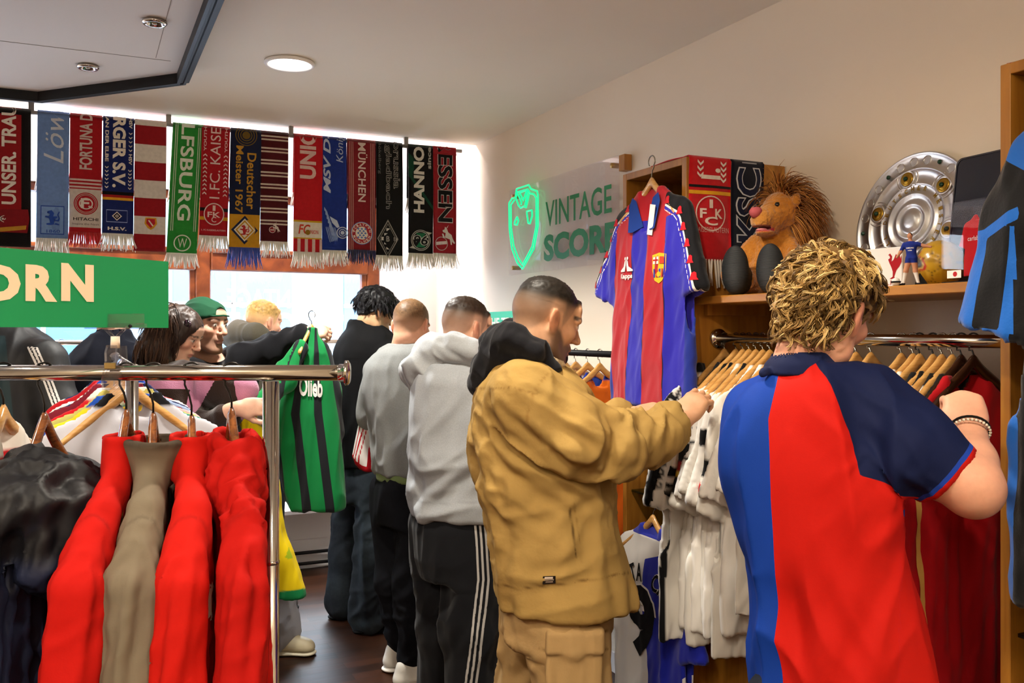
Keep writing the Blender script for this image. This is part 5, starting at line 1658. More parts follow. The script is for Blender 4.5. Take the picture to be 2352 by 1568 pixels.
# rail of clothes along the shop window
t = thing('clothes_rail', 'thin clothes rail in front of the shop window', 'clothes rail', (0, 5.42, 1.49))
m = MB(); m.tube([(-1.9, 0, 0), (1.68, 0, 0)], .0125, 14); m.build('tube', M_steel, t)
for x in (-1.88, 1.65):
    m = MB(); m.tube([(x, 0, -.012), (x, 0, -1.47)], .0125, 12); m.build('post', M_steel, t)
    m = MB(); m.tube([(x, -.2, -1.475), (x, .2, -1.475)], .0125, 12); m.build('foot', M_steel, t)
wc = ['e4e0dc', 'dfe3ea', 'd9b8bc', 'e6e2da', '9fb2d4', 'e2ddd6', 'c23038', 'ebe8e4', '3a4a86', 'e0dcd6', 'd8d2c8', 'b9c6dc', 'e6e3de', '2f3d70']
wn = ['white', 'icy white', 'pale pink', 'cream', 'light blue', 'off-white', 'red', 'bright white', 'dark blue', 'chalk white', 'sand', 'grey blue', 'soft white', 'navy']
wx = [-1.6, -1.46, -1.33, -1.2, -1.08, -.95, -.84, -.72, -.6, -.36, -.1, .98, 1.06, 1.14]
for i, x in enumerate(wx):
    hanger((x, 5.42, 1.49 - .05), PI / 2 + random.uniform(-.15, .15), 'pale wooden hanger in the %s shirt on the window rail' % wn[i], M_hwood, .05, M_wire, half=.18, group='hangers on the window rail')
    shirt((x, 5.42, 1.49 - .05), PI / 2 + random.uniform(-.12, .12), '%s shirt on the rail in front of the shop window' % wn[i], i % 3, wc[i], seed=50 + i, group='shirts on the window rail')

# ================================================================== WALL RAIL BEYOND THE NARROW CABINET
oc = [('d0641a', '1d2c7c', 'orange shirt with dark blue neck label on the far wall rail'), ('26409a', None, 'blue shirt behind the orange one on the far wall rail'), ('e2ddd6', None, 'white shirt third on the far wall rail'),
      ('c8741f', None, 'amber shirt fourth on the far wall rail'), ('2c2c30', None, 'charcoal shirt fifth on the far wall rail'), ('b02028', None, 'red shirt sixth on the far wall rail'), ('d9d4cc', None, 'cream shirt seventh on the far wall rail'), ('1f3a80', None, 'navy shirt eighth on the far wall rail')]
for i, (c, k, lb) in enumerate(oc):
    y = 3.20 + i * .10
    hanger((1.90, y, 1.459 - .052), .12 if i == 0 else random.uniform(-.05, .1), 'pale wooden hanger in the ' + lb.split(' behind')[0].split(' with')[0].split(' on')[0] + ' on the far wall rail', M_hwood, .052, M_wire, half=.18, group='hangers on the far wall rail')
    tt = shirt((1.90, y + .006, 1.459 - .052), .12 if i == 0 else random.uniform(-.05, .1), lb, 0 if i == 0 else i % 3, c, k, seed=80 + i, group='shirts on the far wall rail')
    if i == 0:
        V0, F0 = base_shirt(0); Vb = fray(V0.copy(), F0, .007, 80); bv = BVHTree.FromPolygons(Vb.tolist(), F0.tolist())
        m = MB()
        for s, cx, cz, w_, h_ in (('INE', -.10, -.30, .20, .055), ('D', -.06, -.44, .08, .10), ('b', -.06, -.60, .07, .10)):
            Vt, Ft = text_geo(s, .03); pts = []
            for x, y2 in Vt:
                hit = bv.ray_cast(Vector((cx + x * w_, -.4, cz + y2 * h_)), Vector((0, 1, 0))); pts.append((hit[0] + Vector((0, -.0015, 0))) if hit[0] else Vector((cx + x * w_, -.03, cz + y2 * h_)))
            m.add(np.array(pts), Ft, 0, 'e8d9c4')
        m.build('lettering', M_cloth, tt)

# ================================================================== SHELF-WALL RAIL: the white shirts
WHITE = 'e4e0da'
def bay(px): return on_x(px, 780, RAIL_X)[1]
left = [1668, 1690, 1706, 1720, 1736, 1752, 1768, 1790]
spec = [('white shirt with three black shoulder stripes, held open by the man in tan', dict(collar='121214', stripes3='121214', cuff='e8e4dc', edge='141416'), 2, .16),
        ('white shirt with black cuffs, second of the white row', dict(collar='141416', bands=((-.30, -.33, '121214'),), stripes3='121214'), 0, .04),
        ('white shirt with a black and red flag on its sleeve', dict(collar='121214', bands=((-.235, -.285, '141414'), (-.285, -.31, '8c1a1c'), (-.31, -.325, 'c8a83a'), (-.325, -.37, '151312'))), 2, .04),
        ('white shirt with fine dark dashes on its sleeve', dict(collar='101012', bands=tuple((-.15 - q_ * .04, -.156 - q_ * .04, '16161c') for q_ in range(4))), 0, .0),
        ('plain white shirt, fifth of the white row', dict(), 1, .03),
        ('white shirt with a broad black sleeve stripe', dict(collar='131315', bands=((-.19, -.235, '121214'),)), 0, .02),
        ('white shirt with a red and black cuff', dict(collar='e4e0da', bands=((-.33, -.352, 'b0161e'), (-.27, -.31, '141416'))), 2, .04),
        ('white shirt hidden mostly behind the boy in red and blue', dict(), 1, .0)]
for i, (px, (lb, kw, k, a)) in enumerate(zip(left, spec)):
    y = bay(px) + (0.0 if i else .01); zz = RAIL_Z - .048
    hanger((RAIL_X, y, zz), a, 'pale wooden hanger in the ' + ' '.join(lb.split(',')[0].split(' beside')[0].split()[:12]).replace(' hidden mostly', ''), M_hwood, .048, M_wire, half=.18, group='hangers on the shelf rail')
    shirt((RAIL_X - .01 - (.03 if i == 0 else 0), y + .004, zz), a, lb, k, WHITE if i % 2 else 'dcd8d0', group='white shirts on the shelf rail', seed=120 + i * 2, scale=(1.04 if i == 0 else .93, 1.04, 1.15), amp=.008, **kw)
mid = [1830, 1870, 1905, 1940]
for i, px in enumerate(mid):
    y = bay(px); zz = RAIL_Z - .048
    hanger((RAIL_X, y, zz), 0, 'pale wooden hanger behind the boy, %s beyond the white row' % ('first second third fourth'.split()[i]), M_hwood, .048, M_wire, half=.18, group='hangers on the shelf rail')
    shirt((RAIL_X, y + .004, zz), 0, 'off-white shirt behind the shoulder of the boy, %s from the white row' % ('first second third fourth'.split()[i]), i % 3, 'd8d4cc', group='white shirts on the shelf rail', seed=160 + i)
right = [1966, 2000, 2070, 2097, 2112, 2143, 2163, 2187, 2208, 2236]
rs_ = [('white shirt with a charcoal collar beside the neck of the boy', 'd6d2cc', dict(collar='3a3a40')), ('grey shirt beyond the shoulder of the boy', '4a4a50', dict()),
       ('dark grey shirt under the pale hangers by the boy', '3c3c42', dict()), ('white polo shirt with a green patch, collar turned up', 'e6dfd4', dict(collar='efe8dc')), ('white polo shirt with a red edged collar', 'e8e0d6', dict(collar='eae2d8', cuff='a8161c')),
       ('white shirt with black and white shoulder bars', 'e0dad4', dict(collar='161618', stripes3='161618', cuff='14110c')), ('white shirt with a black collar banded red and gold', 'd9d2cc', dict(collar='14100e', cuff='14110c')),
       ('white ribbed shirt before the red one', 'dcd6d0', dict(collar='15110e')), ('black shirt squeezed beside the red one', '17140f', dict()), ('red shirt with yellow side stripes at the rail end', 'a80f18', dict())]
for i, (px, (lb, c, kw)) in enumerate(zip(right, rs_)):
    y = bay(px); zz = RAIL_Z - .048
    wd = M_hdeep if i >= 8 else M_hwood
    hanger((RAIL_X, y, zz), .02 * (i % 3), ('dark' if i >= 8 else 'pale') + ' wooden hanger in the ' + ' '.join(lb.split(',')[0].split(' beside')[0].split()[:12]), wd, .048, M_wireb if i in (4, 5, 8, 9) else M_wire, half=.18, group='hangers on the shelf rail')
    tt = shirt((RAIL_X - (.02 if i == 9 else 0), y + .004, zz), .02 * (i % 3), lb, 2 if i == 9 else i % 3, c, group='shirts at the near end of the shelf rail', seed=180 + i, scale=(1.10, 1.1, 1.2) if i == 9 else (1.02, 1.02, 1.1), amp=.009, **kw)
    if i == 9:
        sh = tt.children[0]; bv = BVHTree.FromPolygons([v.co for v in sh.data.vertices], [p.vertices for p in sh.data.polygons])
        m = MB(); Vv = []; n = 26
        for zq in np.linspace(-.20, -.60, n):
            for xq in (-.205, -.190):
                hit = bv.ray_cast(Vector((xq - (zq + .2) * .06, -.5, zq)), Vector((0, 1, 0))); Vv.append((hit[0] + Vector((0, -.002, 0))) if hit[0] else Vector((xq, -.02, zq)))
        m.add(np.array(Vv), [(2 * q, 2 * q + 1, 2 * q + 3, 2 * q + 2) for q in range(n - 1)], 0, 'd8a85a'); m.build('side_stripe', M_cloth, tt)
# ================================================================== DISPLAYED SHIRTS ON THE NARROW CABINETS
def surf(V, F):
    bv = BVHTree.FromPolygons(V.tolist(), F.tolist())
    def fn(u, v, l=.0015):
        hit = bv.ray_cast(Vector((u, -.5, v)), Vector((0, 1, 0)))
        if not hit[0]: hit = bv.find_nearest(Vector((u, -.05, v)))
        return tuple(hit[0] + Vector((0, -l, 0)))
    return fn


def facing_wall(px, py, X):                                     # a shirt whose front faces the room from the wall at x = X
    q = on_x(px, py, X); return (X, q[1], q[2])


# --- striped shirt
loc = facing_wall(1497, 418, 1.735)
t = thing('football_shirt', 'blue and red striped shirt with a polo collar on the narrow cabinet front', 'shirt', loc, -PI / 2)
hanger(loc, -PI / 2, 'pale wooden hanger in the blue and red striped shirt, hooked over the cabinet top', M_hwood, .070, M_wire, group=None, yaw_hook=0.0, half=.165, drop=.125)
S = shirt_sdf(.205, .75, .030, (.085, .022), .235, .072, hem=.235)
S.loft([(-.17, 0, -.034, .012, .03), (-.09, 0, -.034, .046, .035), (.02, 0, -.03, .075, .04)], .004, 's')
V, F = S.mesh(.0058, smooth=1); V0 = V.copy(); V = fray(V, F, .008, 77, 5, 13)
x, z = V0[:, 0], V0[:, 2]
bod = np.interp(-z, (.1, .3, .7), (.205, .21, .235)); u = x / bod
sw = np.interp(-z, (.1, .4, .7), (.0, -.02, -.10))              # the hem swings a little
e = [-.86, -.30, .10, .60]
u2 = u - sw
blue = np.maximum.reduce([e[0] - u2, np.minimum(u2 - e[1], e[2] - u2), u2 - e[3]])
arm = np.abs(x) - np.interp(-z, (.05, .12, .20, .45), (.165, .17, .185, .21))
low = (-z) - (.155 + .30 * (np.abs(x) - .18))                   # red shoulder, blue lower sleeve
blue = np.where(arm > 0, low, np.where(z > -.13, np.minimum(blue, -z - .16), blue))
def seg_d(pts):
    best = np.full(len(x), 9.0)
    for (ax_, az_), (bx_, bz_) in zip(pts[:-1], pts[1:]):
        dx, dz = bx_ - ax_, bz_ - az_; tt = np.clip(((np.abs(x) - ax_) * dx + (z - az_) * dz) / (dx * dx + dz * dz), 0, 1)
        best = np.minimum(best, np.hypot(np.abs(x) - ax_ - tt * dx, z - az_ - tt * dz))
    return best
dt_ = np.where(x > 0, seg_d([(.06, -.048), (.105, -.060), (.19, -.098), (.216, -.128), (.298, -.37)]), seg_d([(.06, -.048), (.105, -.060), (.19, -.095), (.214, -.114), (.356, -.355)]))
bandc = np.abs(x) - .105
black = np.minimum(bandc, .024 - dt_)
white = np.minimum(bandc, np.maximum(.0035 - np.abs(dt_ - .027), .0018 - np.abs(dt_ - .042)))
blue = np.where((bandc > 0) & (dt_ < .042), .01, blue)
cuffb = np.where(arm > .0, (-z) * .93 + np.abs(x) * .37 - .478, -1)
mt = pm('striped_shirt_cloth', 'a81d28', .68, masks=[('m_blue', '2c27a4'), ('m_line', '171433'), ('m_black', '07070c'), ('m_white', 'e8e2dc'), ('m_cuff', '1f2f8a')], sheen=.2, bump=(300, .25, .0015))
line = np.where(arm > 0, -1, .010 - np.min([np.abs(u2 - q) for q in e], 0)); line = np.where(z > -.13, -1, line)
mm = MB(); mm.add(V, F, 0, None, dict(m_blue=blue, m_line=line, m_black=black, m_white=white, m_cuff=cuffb))
mm.build('shell', mt, t)
fs = surf(V, F)
m = MB()
for s in (-1, 1):                                                # collar wings
    p_ = [(s * .012, -.150), (s * .050, -.060), (s * .078, -.045), (s * .092, -.075), (s * .080, -.165), (s * .052, -.168)]
    flat(m, p_, [(0, 1, 2, 3), (0, 3, 4, 5)] if s > 0 else [(3, 2, 1, 0), (5, 4, 3, 0)], lambda a, b_: fs(a, b_, .011), 0, '1c3a86')
flat(m, [(-.075, -.030), (.075, -.030), (.078, -.052), (-.078, -.052)], [(0, 1, 2, 3)], lambda a, b_: (a, .016, b_), 0, '1c3a86')
m.build('collar', M_cloth, t)
m = MB()
fk = lambda a, b_: fs(a, b_, .0045)
text_box(m, 'Kappa', (-.092, -.315), .070, .022, fk, 0, 0, 'efe9e2', .03, 0, .006)
for s in (-1, 1):                                                # two seated figures back to back
    poly(m, [(-.092 + s * .002, -.255), (-.092 + s * .010, -.262), (-.092 + s * .014, -.280), (-.092 + s * .036, -.292), (-.092 + s * .036, -.297), (-.092 + s * .006, -.297), (-.092 + s * .002, -.275)], fk, 'efe9e2'); disc(m, (-.092 + s * .008, -.252), .0055, fk, 'efe9e2', n=12)
m.build('maker_logo', M_cloth, t); m = MB()
cx, cz = .103, -.295
poly(m, [(cx - .036, cz + .042), (cx, cz + .048), (cx + .036, cz + .042), (cx + .034, cz - .01), (cx + .022, cz - .042), (cx, cz - .052), (cx - .022, cz - .042), (cx - .034, cz - .01)], fs, 'd8b02a')
f3 = lambda a, b_: fs(a, b_, .0028)
poly(m, [(cx - .028, cz + .034), (cx - .002, cz + .036), (cx - .002, cz + .012), (cx - .030, cz + .012)], f3, 'e8e0d6'); poly(m, [(cx + .002, cz + .036), (cx + .028, cz + .034), (cx + .030, cz + .012), (cx + .002, cz + .012)], f3, 'c8402a')
rect(m, cx - .016, cz + .012, cx - .011, cz + .036, lambda a, b_: fs(a, b_, .0035), 'b0181e'); rect(m, cx - .029, cz + .022, cx - .003, cz + .027, lambda a, b_: fs(a, b_, .0035), 'b0181e')
for k in range(4): rect(m, cx - .026 + k * .013, cz - .032, cx - .018 + k * .013, cz - .004, f3, '3a3f9c' if k % 2 == 0 else 'b02430')
disc(m, (cx, cz - .022), .009, lambda a, b_: fs(a, b_, .0036), 'd8b02a', n=14)
m.build('crest', M_cloth, t)
for s in (-1, 1):                                                # red figures along the shoulder band
    for k in range(6):
        m = MB()
        tq = k / 5.2; a = (s * ((.12 + .075 * k) if k < 1 else .19 + (.088 if s > 0 else .145) * (k - 1) / 4.4), (-.076 if k < 1 else -.118 - .235 * (k - 1) / 4.4))
        f4 = lambda p, q: fs(p, q, .003)
        for d in (-1, 1): poly(m, [(a[0], a[1] + .014), (a[0] + d * .007, a[1] + .010), (a[0] + d * .010, a[1] - .004), (a[0] + d * .015, a[1] - .012), (a[0], a[1] - .012)], f4, 'b81e2a')
        m.build('sleeve_emblem', M_cloth, t)
m = MB(); m.box((.040, -.040, -.185), (.070, -.0385, -.085), rot=np.array(((math.cos(.2), 0, math.sin(.2)), (0, 1, 0), (-math.sin(.2), 0, math.cos(.2))))); m.build('price_tag', M_white, t, False)

# --- white and blue shirt with a number, hanging lower on the same cabinet
loc = facing_wall(1500, 1192, 1.735)
t = thing('football_shirt', 'white and blue halved shirt with a big number and arched name on its back', 'shirt', loc, -PI / 2)
hanger(loc, -PI / 2, 'pale wooden hanger in the white and blue halved shirt', M_hwood, .055, M_wire, yaw_hook=0.0, half=.17)
S = shirt_sdf(.19, .70, .032, .025, .26, .07, hem=.215)
S.loft([(-.055, 0, -.03, .055, .03), (.03, 0, -.03, .075, .04)], .004, 's')
V, F = S.mesh(.006, smooth=1); V0 = V.copy(); V = fray(V, F, .008, 91, 5, 12)
x, z = V0[:, 0], V0[:, 2]
arm = np.abs(x) - np.interp(-z, (.05, .12, .2, .45), (.155, .165, .18, .195))
blue = np.maximum(np.minimum(x - .015 - .02 * np.sin(z * 8), -z - .125 + .35 * (x - .015) * (x < .15)), np.where(arm > .01, arm - .01, -1))
yok = np.where((np.abs(x) > .10), .020 - np.abs((-z) - .082 - .25 * (np.abs(x) - .10)), -1)
blue = np.minimum(blue, np.where(arm > .0, 1, .155 * 0 + 1)); blue = np.where((yok > 0) & (arm < .06), -yok, blue)
col_ = sstep(z, -.062, -.055) * (np.abs(x) < .11)
mt = pm('halved_shirt_cloth', 'dcdad8', .65, masks=[('m_blue', '1a249c'), ('m_col', '26309e'), ('m_cuff', 'dcdad8')], sheen=.2, bump=(300, .2, .0012))
mm = MB(); mm.add(V, F, 0, None, dict(m_blue=blue, m_col=col_ - .5, m_cuff=np.where(arm > .0, (-z) * .93 + np.abs(x) * .37 - .50, -1)))
mm.build('shell', mt, t)
fs = surf(V, F); m = MB()
for lf, sc_, cl, bd in ((.0025, 1.12, 'e9e6e2', .07), (.0045, 1.0, '0f0e12', .035)):
    f_ = lambda a, b_: fs(a, b_, lf)
    text_box(m, '9', (-.005, -.340), .150 * (1 + (sc_ - 1) * .5), .245 * (1 + (sc_ - 1) * .4), f_, 0, 0, cl, bd, 0, .010)
    word = 'SANTA CRUZ'
    for i, ch in enumerate(word):
        a = math.radians(168 - i * (156.0 / (len(word) - 1))); r_ = .172
        if ch != ' ': text_box(m, ch, (r_ * math.cos(a) * .95, -.315 + r_ * math.sin(a) * .80), .038 * sc_, .060 * (1 + (sc_ - 1) * .7), f_, a - PI / 2, 0, cl, bd * .6, 0, .008)
m.build('lettering', M_cloth, t)

# --- black and blue shirt on the near cabinet (its sleeve reaches into the picture)
X_ = 1.70
loc = (X_, 0.985, 2.035)
t = thing('football_shirt', 'black and blue striped shirt hanging on the cabinet nearest the camera', 'shirt', loc, -PI / 2)
hanger(loc, -PI / 2, 'pale wooden hanger in the black and blue striped shirt', M_hwood, .085, M_wire, yaw_hook=0.0)
S = SDF()
S.loft([(-1.02, .0, 0, .25, .05), (-.6, 0, 0, .245, .045), (-.3, 0, 0, .24, .04), (-.13, 0, 0, .235, .034), (-.09, 0, 0, .20, .026), (-.05, 0, 0, .12, .024), (-.02, 0, 0, .07, .02)], .006, n=2.6)
for s in (-1, 1):
    S.rc((s * .175, 0, -.140), (s * .235, -.01, -.26), .060, .080, .025, sq=((0, 1, 0), .55)); S.rc((s * .235, -.01, -.26), (s * .268, -.016, -.485), .080, .086, .02, sq=((0, 1, 0), .55), cap=(s * .28, 0, -1)); S.rc((s * .25, -.012, -.40), (s * .285, -.016, -.60), .078, .082, .003, 's', sq=((0, 1, 0), .46))
V, F = S.mesh(.007, smooth=1); V0 = V.copy(); V = fray(V, F, .009, 17, 5, 12)
x, z = V0[:, 0], V0[:, 2]; s_ = np.abs(x)
arm = s_ - np.interp(-z, (.05, .15, .30, .6), (.175, .185, .20, .22))
w_ = s_ - np.interp(-z, (.12, .50), (.205, .255))                # across the sleeve
lo_ = (-z) - .24 * s_
bl = np.where(arm > 0, np.where(-z < .175, .17 - (-z) - .6 * (s_ - .2), np.maximum.reduce([.012 - np.abs(-z - .275 - .45 * (s_ - .24)), np.minimum(-z - .28, np.abs(w_ - .012) - .028), -z - .505 + .1 * s_])), np.where(s_ > .16, .004 - np.abs(s_ - .17), np.sin(x * 2 * PI / .24 + .7) * .05))
mt = pm('black_blue_shirt_cloth', '09090c', .62, spec=.15, masks=[('m_blue', '1a5fb8')], sheen=.2, bump=(150, .3, .002))
mm = MB(); mm.add(V, F, 0, None, dict(m_blue=bl)); mm.build('shell', mt, t)
# ================================================================== ON THE OAK SHELF
SHZ = 1.662
# ---- plush lion
q = on_x(1775, 680, 1.985)
t = thing('plush_lion', 'sitting plush lion with a shaggy brown mane and big black feet', 'soft toy', (q[0], q[1], SHZ), math.radians(-63))
# local frame: +x to the viewer's right, -y toward the viewer
M_plush = pm('plush_fur', attr=True, rough=0.95, sheen=0.5, bump=(140, 0.7, 0.006), noise=(70, 0.18))
S = SDF()
S.ell((0, .02, .100), (.082, .075, .105), None, .03); S.ell((0, -.02, .07), (.07, .06, .07), None, .03)
S.ell((.005, .0, .165), (.06, .055, .07), None, .03)
hc = np.array((.036, -.012, .252))
Hm = rotz(math.radians(-24)) 
hl = lambda x, y, z: hc + Hm @ np.array((x, y, z))
S.ell(hl(0, 0, .012), (.062, .066, .066), None, .02)
S.ell(hl(0, -.055, -.012), (.042, .046, .042), Hm, .025); S.ell(hl(0, -.092, -.018), (.036, .024, .033), Hm, .015)
S.ell(hl(0, -.070, -.058), (.030, .034, .012), Hm, .012)
S.ell(hl(0, -.088, -.044), (.028, .030, .0085), Hm, .004, 's')
for s in (-1, 1):
    S.ell(hl(s * .066, -.012, .040), (.021, .012, .023), Hm, .008)
    S.chain([np.array((s * .055, -.01, .165)), np.array((s * .098, -.045, .11)), np.array((s * .10, -.095, .065))], [.030, .027, .030], .02)
    S.chain([np.array((s * .05, -.01, .045)), np.array((s * .055, -.10, .048))], [.042, .038], .02)
V, F = S.mesh(.004, smooth=1)
V = V + vnormals(V, F) * (.0022 * vnoise(V * 160, 3))[:, None]
C = np.tile(lin('a8681f'), (len(V), 1)); Lh = (V - hc) @ Hm
C = mixc(C, 'b8782c', sstep(vnoise(V * 30, 2), -.2, .6) * .6)
C = mixc(C, 'c98a3c', (1 - sstep(np.hypot(Lh[:, 0] / .045, (Lh[:, 2] + .012) / .045), .7, 1.2)) * (Lh[:, 1] < -.05) * .5)
mouth = (Lh[:, 1] < -.052) * (1 - sstep(np.abs(Lh[:, 2] + .047) / .010, .7, 1.1)) * (np.abs(Lh[:, 0]) < .027)
C = mixc(C, 'a02a34', mouth)
emit(V, F, 'body', M_plush, t, C)
m = MB(); m.lathe([(.0005, -.019), (.012, -.0165), (.020, -.006), (.0205, .004), (.014, .014), (.0005, .017)], 20, hl(0, -.110, .004), (Hm @ np.array(((1, 0, 0), (0, .25, .97), (0, -.75, .3))).T).T if False else None, 0, 'b0555a'); m.build('nose', pm('soft_pink_cloth', attr=True, rough=.7), t)
m = MB(); m.lathe([(.0005, -.004), (.014, -.003), (.019, 0), (.012, .004), (.0005, .0045)], 18, hl(0, -.086, -.049), None, 0, 'd88a8e'); m.build('tongue', MATS['soft_pink_cloth'], t)
for s in (-1, 1):
    m = MB(); m.lathe([(.0005, -.0098), (.0068, -.0072), (.0098, 0), (.0068, .0072), (.0005, .0098)], 14, hl(s * .032, -.053, .026), None, 0, '0a0806'); m.build('eye', pm('glossy_bead', attr=True, rough=.12), t)
rng = np.random.RandomState(4); roots, nr = [], []
while len(roots) < 1300:
    d = rng.normal(size=3); d /= np.linalg.norm(d)
    if d[1] < -.22 - .30 * max(d[2], 0) or d[2] < -.75: continue
    roots.append(hl(*(d * np.array((.061, .066, .066)) * .97 + np.array((0, .008, .010))))); nr.append(Hm @ d)
m = MB()
bk = Hm @ np.array((0, 1, 0))
locks(m, roots, nr, lambda p, n: (n * .35 + np.array((0, 0, -.75)) + bk * .45), .095, .0030, ['7a4618', '8f5620', 'a2682a', '6a3b14', 'b47a38'], 5, .004, 5, .25, 3, .85)
m.build('mane', M_hair, t)
m = MB(); up = [hl(rng.uniform(-.02, .02), rng.uniform(-.03, .02), .075) for _ in range(40)]
locks(m, up, [Hm @ np.array((rng.normal(0, .3), rng.normal(-.1, .3), 1.0)) for _ in up], lambda p, n: n, .06, .0022, ['8f5620', 'a2682a', 'b47a38'], 9, .003, 5, .1, 3, .9)
m.build('forelock', M_hair, t)
M_boot = pm('black_ribbed_cloth', '14171a', .6, wave=(90, .5, 'Z'))
for s, dx in ((-1, -.060), (1, .052)):
    S = SDF(); S.ell((dx, -.150, .078), (.043, .030, .076), None, .01); S.ell((dx, -.118, .052), (.040, .048, .050), None, .02)
    V, F = S.mesh(.004); V[:, 2] = np.maximum(V[:, 2], .002); emit(V, F, 'boot', M_boot, t)

# ---- silver plate leaning on the wall
yy, R_ = 1.875, .203
t = thing('silver_plate', 'round silver championship plate with golden bosses leaning on the wall', 'plate', (2.125, yy, SHZ), 0)
tilt = math.radians(9)
Am = np.array(((0, -1, 0), (math.sin(tilt), 0, math.cos(tilt)), (-math.cos(tilt), 0, math.sin(tilt))))     # plate x, plate y, plate normal (to the room)
cc = np.array((R_ * math.sin(tilt) - .004, 0, R_ * math.cos(tilt) + .001))
pl = lambda u, v, h=0.0: tuple(cc + Am[0] * u + Am[1] * v + Am[2] * h)
M_silver = pm('polished_silver', 'd2d0ce', .34, metal=1.0, bump=(40, .03, .001))
M_gold = pm('gilt_metal', 'b08a34', .28, metal=1.0)
m = MB()
rel = [(0.0005, .016), (.018, .018), (.022, .016), (.030, .013), (.034, .010), (.042, .010), (.047, .014), (.052, .014), (.060, .007), (.070, .005), (.078, .012), (.083, .012), (.086, .006), (.108, .006), (.111, .009), (.114, .006),
       (.150, .006), (.153, .010), (.157, .010), (.160, .006), (.196, .006), (.200, .010), (.203, .008), (.203, .002), (.196, -.001), (.0005, -.001)]
m.lathe(rel, 72, cc, Am); m.build('disc', M_silver, t)
for k in range(6):
    a = PI / 2 + .25 + k * PI / 3; u, v = .132 * math.cos(a), .132 * math.sin(a)
    m = MB(); m.lathe([(.027, .006), (.027, .009), (.024, .010), (.021, .0085)], 28, pl(u, v), Am); o_b = m.build('boss_rim', M_silver, t)
    m = MB(); m.lathe([(.021, .008), (.0195, .012), (.015, .009), (.010, .012), (.0005, .015)], 24, pl(u, v), Am); m.build('boss', M_gold, o_b)
    m = MB(); m.lathe([(.0072, .0135), (.006, .018), (.0005, .0195)], 14, pl(u, v), Am); m.build('green_stone', pm('green_gem', '0c3a28', .1), o_b)
for k in range(24):
    a = k * PI / 12 + .1
    if k % 4 == 0: continue
    m = MB(); m.lathe([(.0135, .0058), (.0132, .0080), (.0118, .0080), (.0114, .0061), (.0005, .0061)], 24, pl(.178 * math.cos(a), .178 * math.sin(a)), Am)
    m.build('medallion', M_silver, t, 'auto')
for k in range(0, 24, 4):
    a = k * PI / 12 + .1; m = MB(); m.lathe([(.007, .006), (.006, .010), (.0005, .012)], 12, pl(.178 * math.cos(a), .178 * math.sin(a)), Am); m.build('rim_stone', MATS['green_gem'], t)
m = MB(); word = 'DEUTSCHER·MEISTER·FUSSBALL·'
for i, ch in enumerate(word):
    a = PI * .98 - i * (2 * PI / len(word)); Vt, Ft = text_geo(ch, .03)
    ca, sa = math.cos(a - PI / 2), math.sin(a - PI / 2)
    if len(Vt) and ch != '·': m.add(np.array([pl(.0975 * math.cos(a) + (x * ca * .010 - y * sa * .014), .0975 * math.sin(a) + (x * sa * .010 + y * ca * .014), .0068) for x, y in Vt]), Ft)
m.build('lettering', M_gold, t)
for k in range(6):                                              # thin ribs joining the inner ring and the outer one
    a = PI / 2 + .25 + k * PI / 3
    for s in (-1, 1):
        pts = [pl((.036 * math.cos(b_)) * math.cos(a) - (.036 * math.sin(b_)) * math.sin(a) + .132 * math.cos(a), (.036 * math.cos(b_)) * math.sin(a) + (.036 * math.sin(b_)) * math.cos(a) + .132 * math.sin(a), .0065) for b_ in np.linspace(s * .75, s * 2.4, 9)]
        m = MB(); m.tube(pts, .0018, 6); m.build('rib', M_silver, t)

# ---- white box with a red bird emblem
q = on_x(2020, 660, 1.955)
t = thing('gift_box', 'white box with a red bird emblem between the plate and the little footballer', 'box', (1.945, q[1], SHZ), math.radians(-90 + 6))
m = MB(); m.box((-.10, 0, .001), (.078, .06, .112), bev=.002); m.build('carton', pm('white_card', 'dedad6', .5), t, False)
m = MB(); fb = lambda u, v: (u, -.0008, v)
rd = '9c1a24'
poly(m, [(.040, .070), (.052, .078), (.060, .094), (.066, .083), (.070, .096), (.073, .080), (.0765, .090), (.0765, .072), (.070, .060), (.062, .052), (.058, .044), (.050, .047), (.046, .058)], fb, rd)
poly(m, [(.040, .070), (.046, .074), (.048, .088), (.042, .096), (.036, .092), (.040, .090), (.042, .084), (.036, .080)], fb, rd)
poly(m, [(.050, .047), (.058, .044), (.054, .032), (.066, .028), (.040, .028), (.050, .034)], fb, rd)
text_box(m, 'L.F.C.', (.050, .018), .040, .012, fb, 0, 0, rd, .0); rect(m, -.09, .0075, .07, .009, fb, '2a2a2e')
m.build('print', M_cloth, t, False)

# ---- little standing footballer (cut-out with real thickness, on a foot)
q = on_x(2092, 660, 1.865)
t = thing('footballer_figure', 'small standing footballer figure in a blue kit in front of the white box', 'figurine', (1.865, q[1], SHZ), math.radians(-90 + 25))
S = SDF(); k_ = .135 / 1.80
def fp(x, y, z): return np.array((x, y, z)) * k_
S.ell(fp(-.03, 0, 1.68), np.array((.085, .09, .115)) * k_, None, .002); S.rc(fp(-.02, 0, 1.55), fp(-.01, 0, 1.46), .055 * k_, .06 * k_, .002)
S.loft([(.93 * k_, .03 * k_, 0, .16 * k_, .11 * k_), (1.2 * k_, .01 * k_, 0, .17 * k_, .11 * k_), (1.40 * k_, -.01 * k_, 0, .22 * k_, .11 * k_), (1.5 * k_, -.01 * k_, 0, .12 * k_, .08 * k_)], .002)
S.chain([fp(-.2, 0, 1.40), fp(-.32, -.03, 1.16), fp(-.42, -.08, .98)], [.075 * k_, .055 * k_, .04 * k_], .003); S.chain([fp(.2, 0, 1.40), fp(.42, .03, 1.32), fp(.62, .03, 1.28)], [.075 * k_, .055 * k_, .04 * k_], .003)
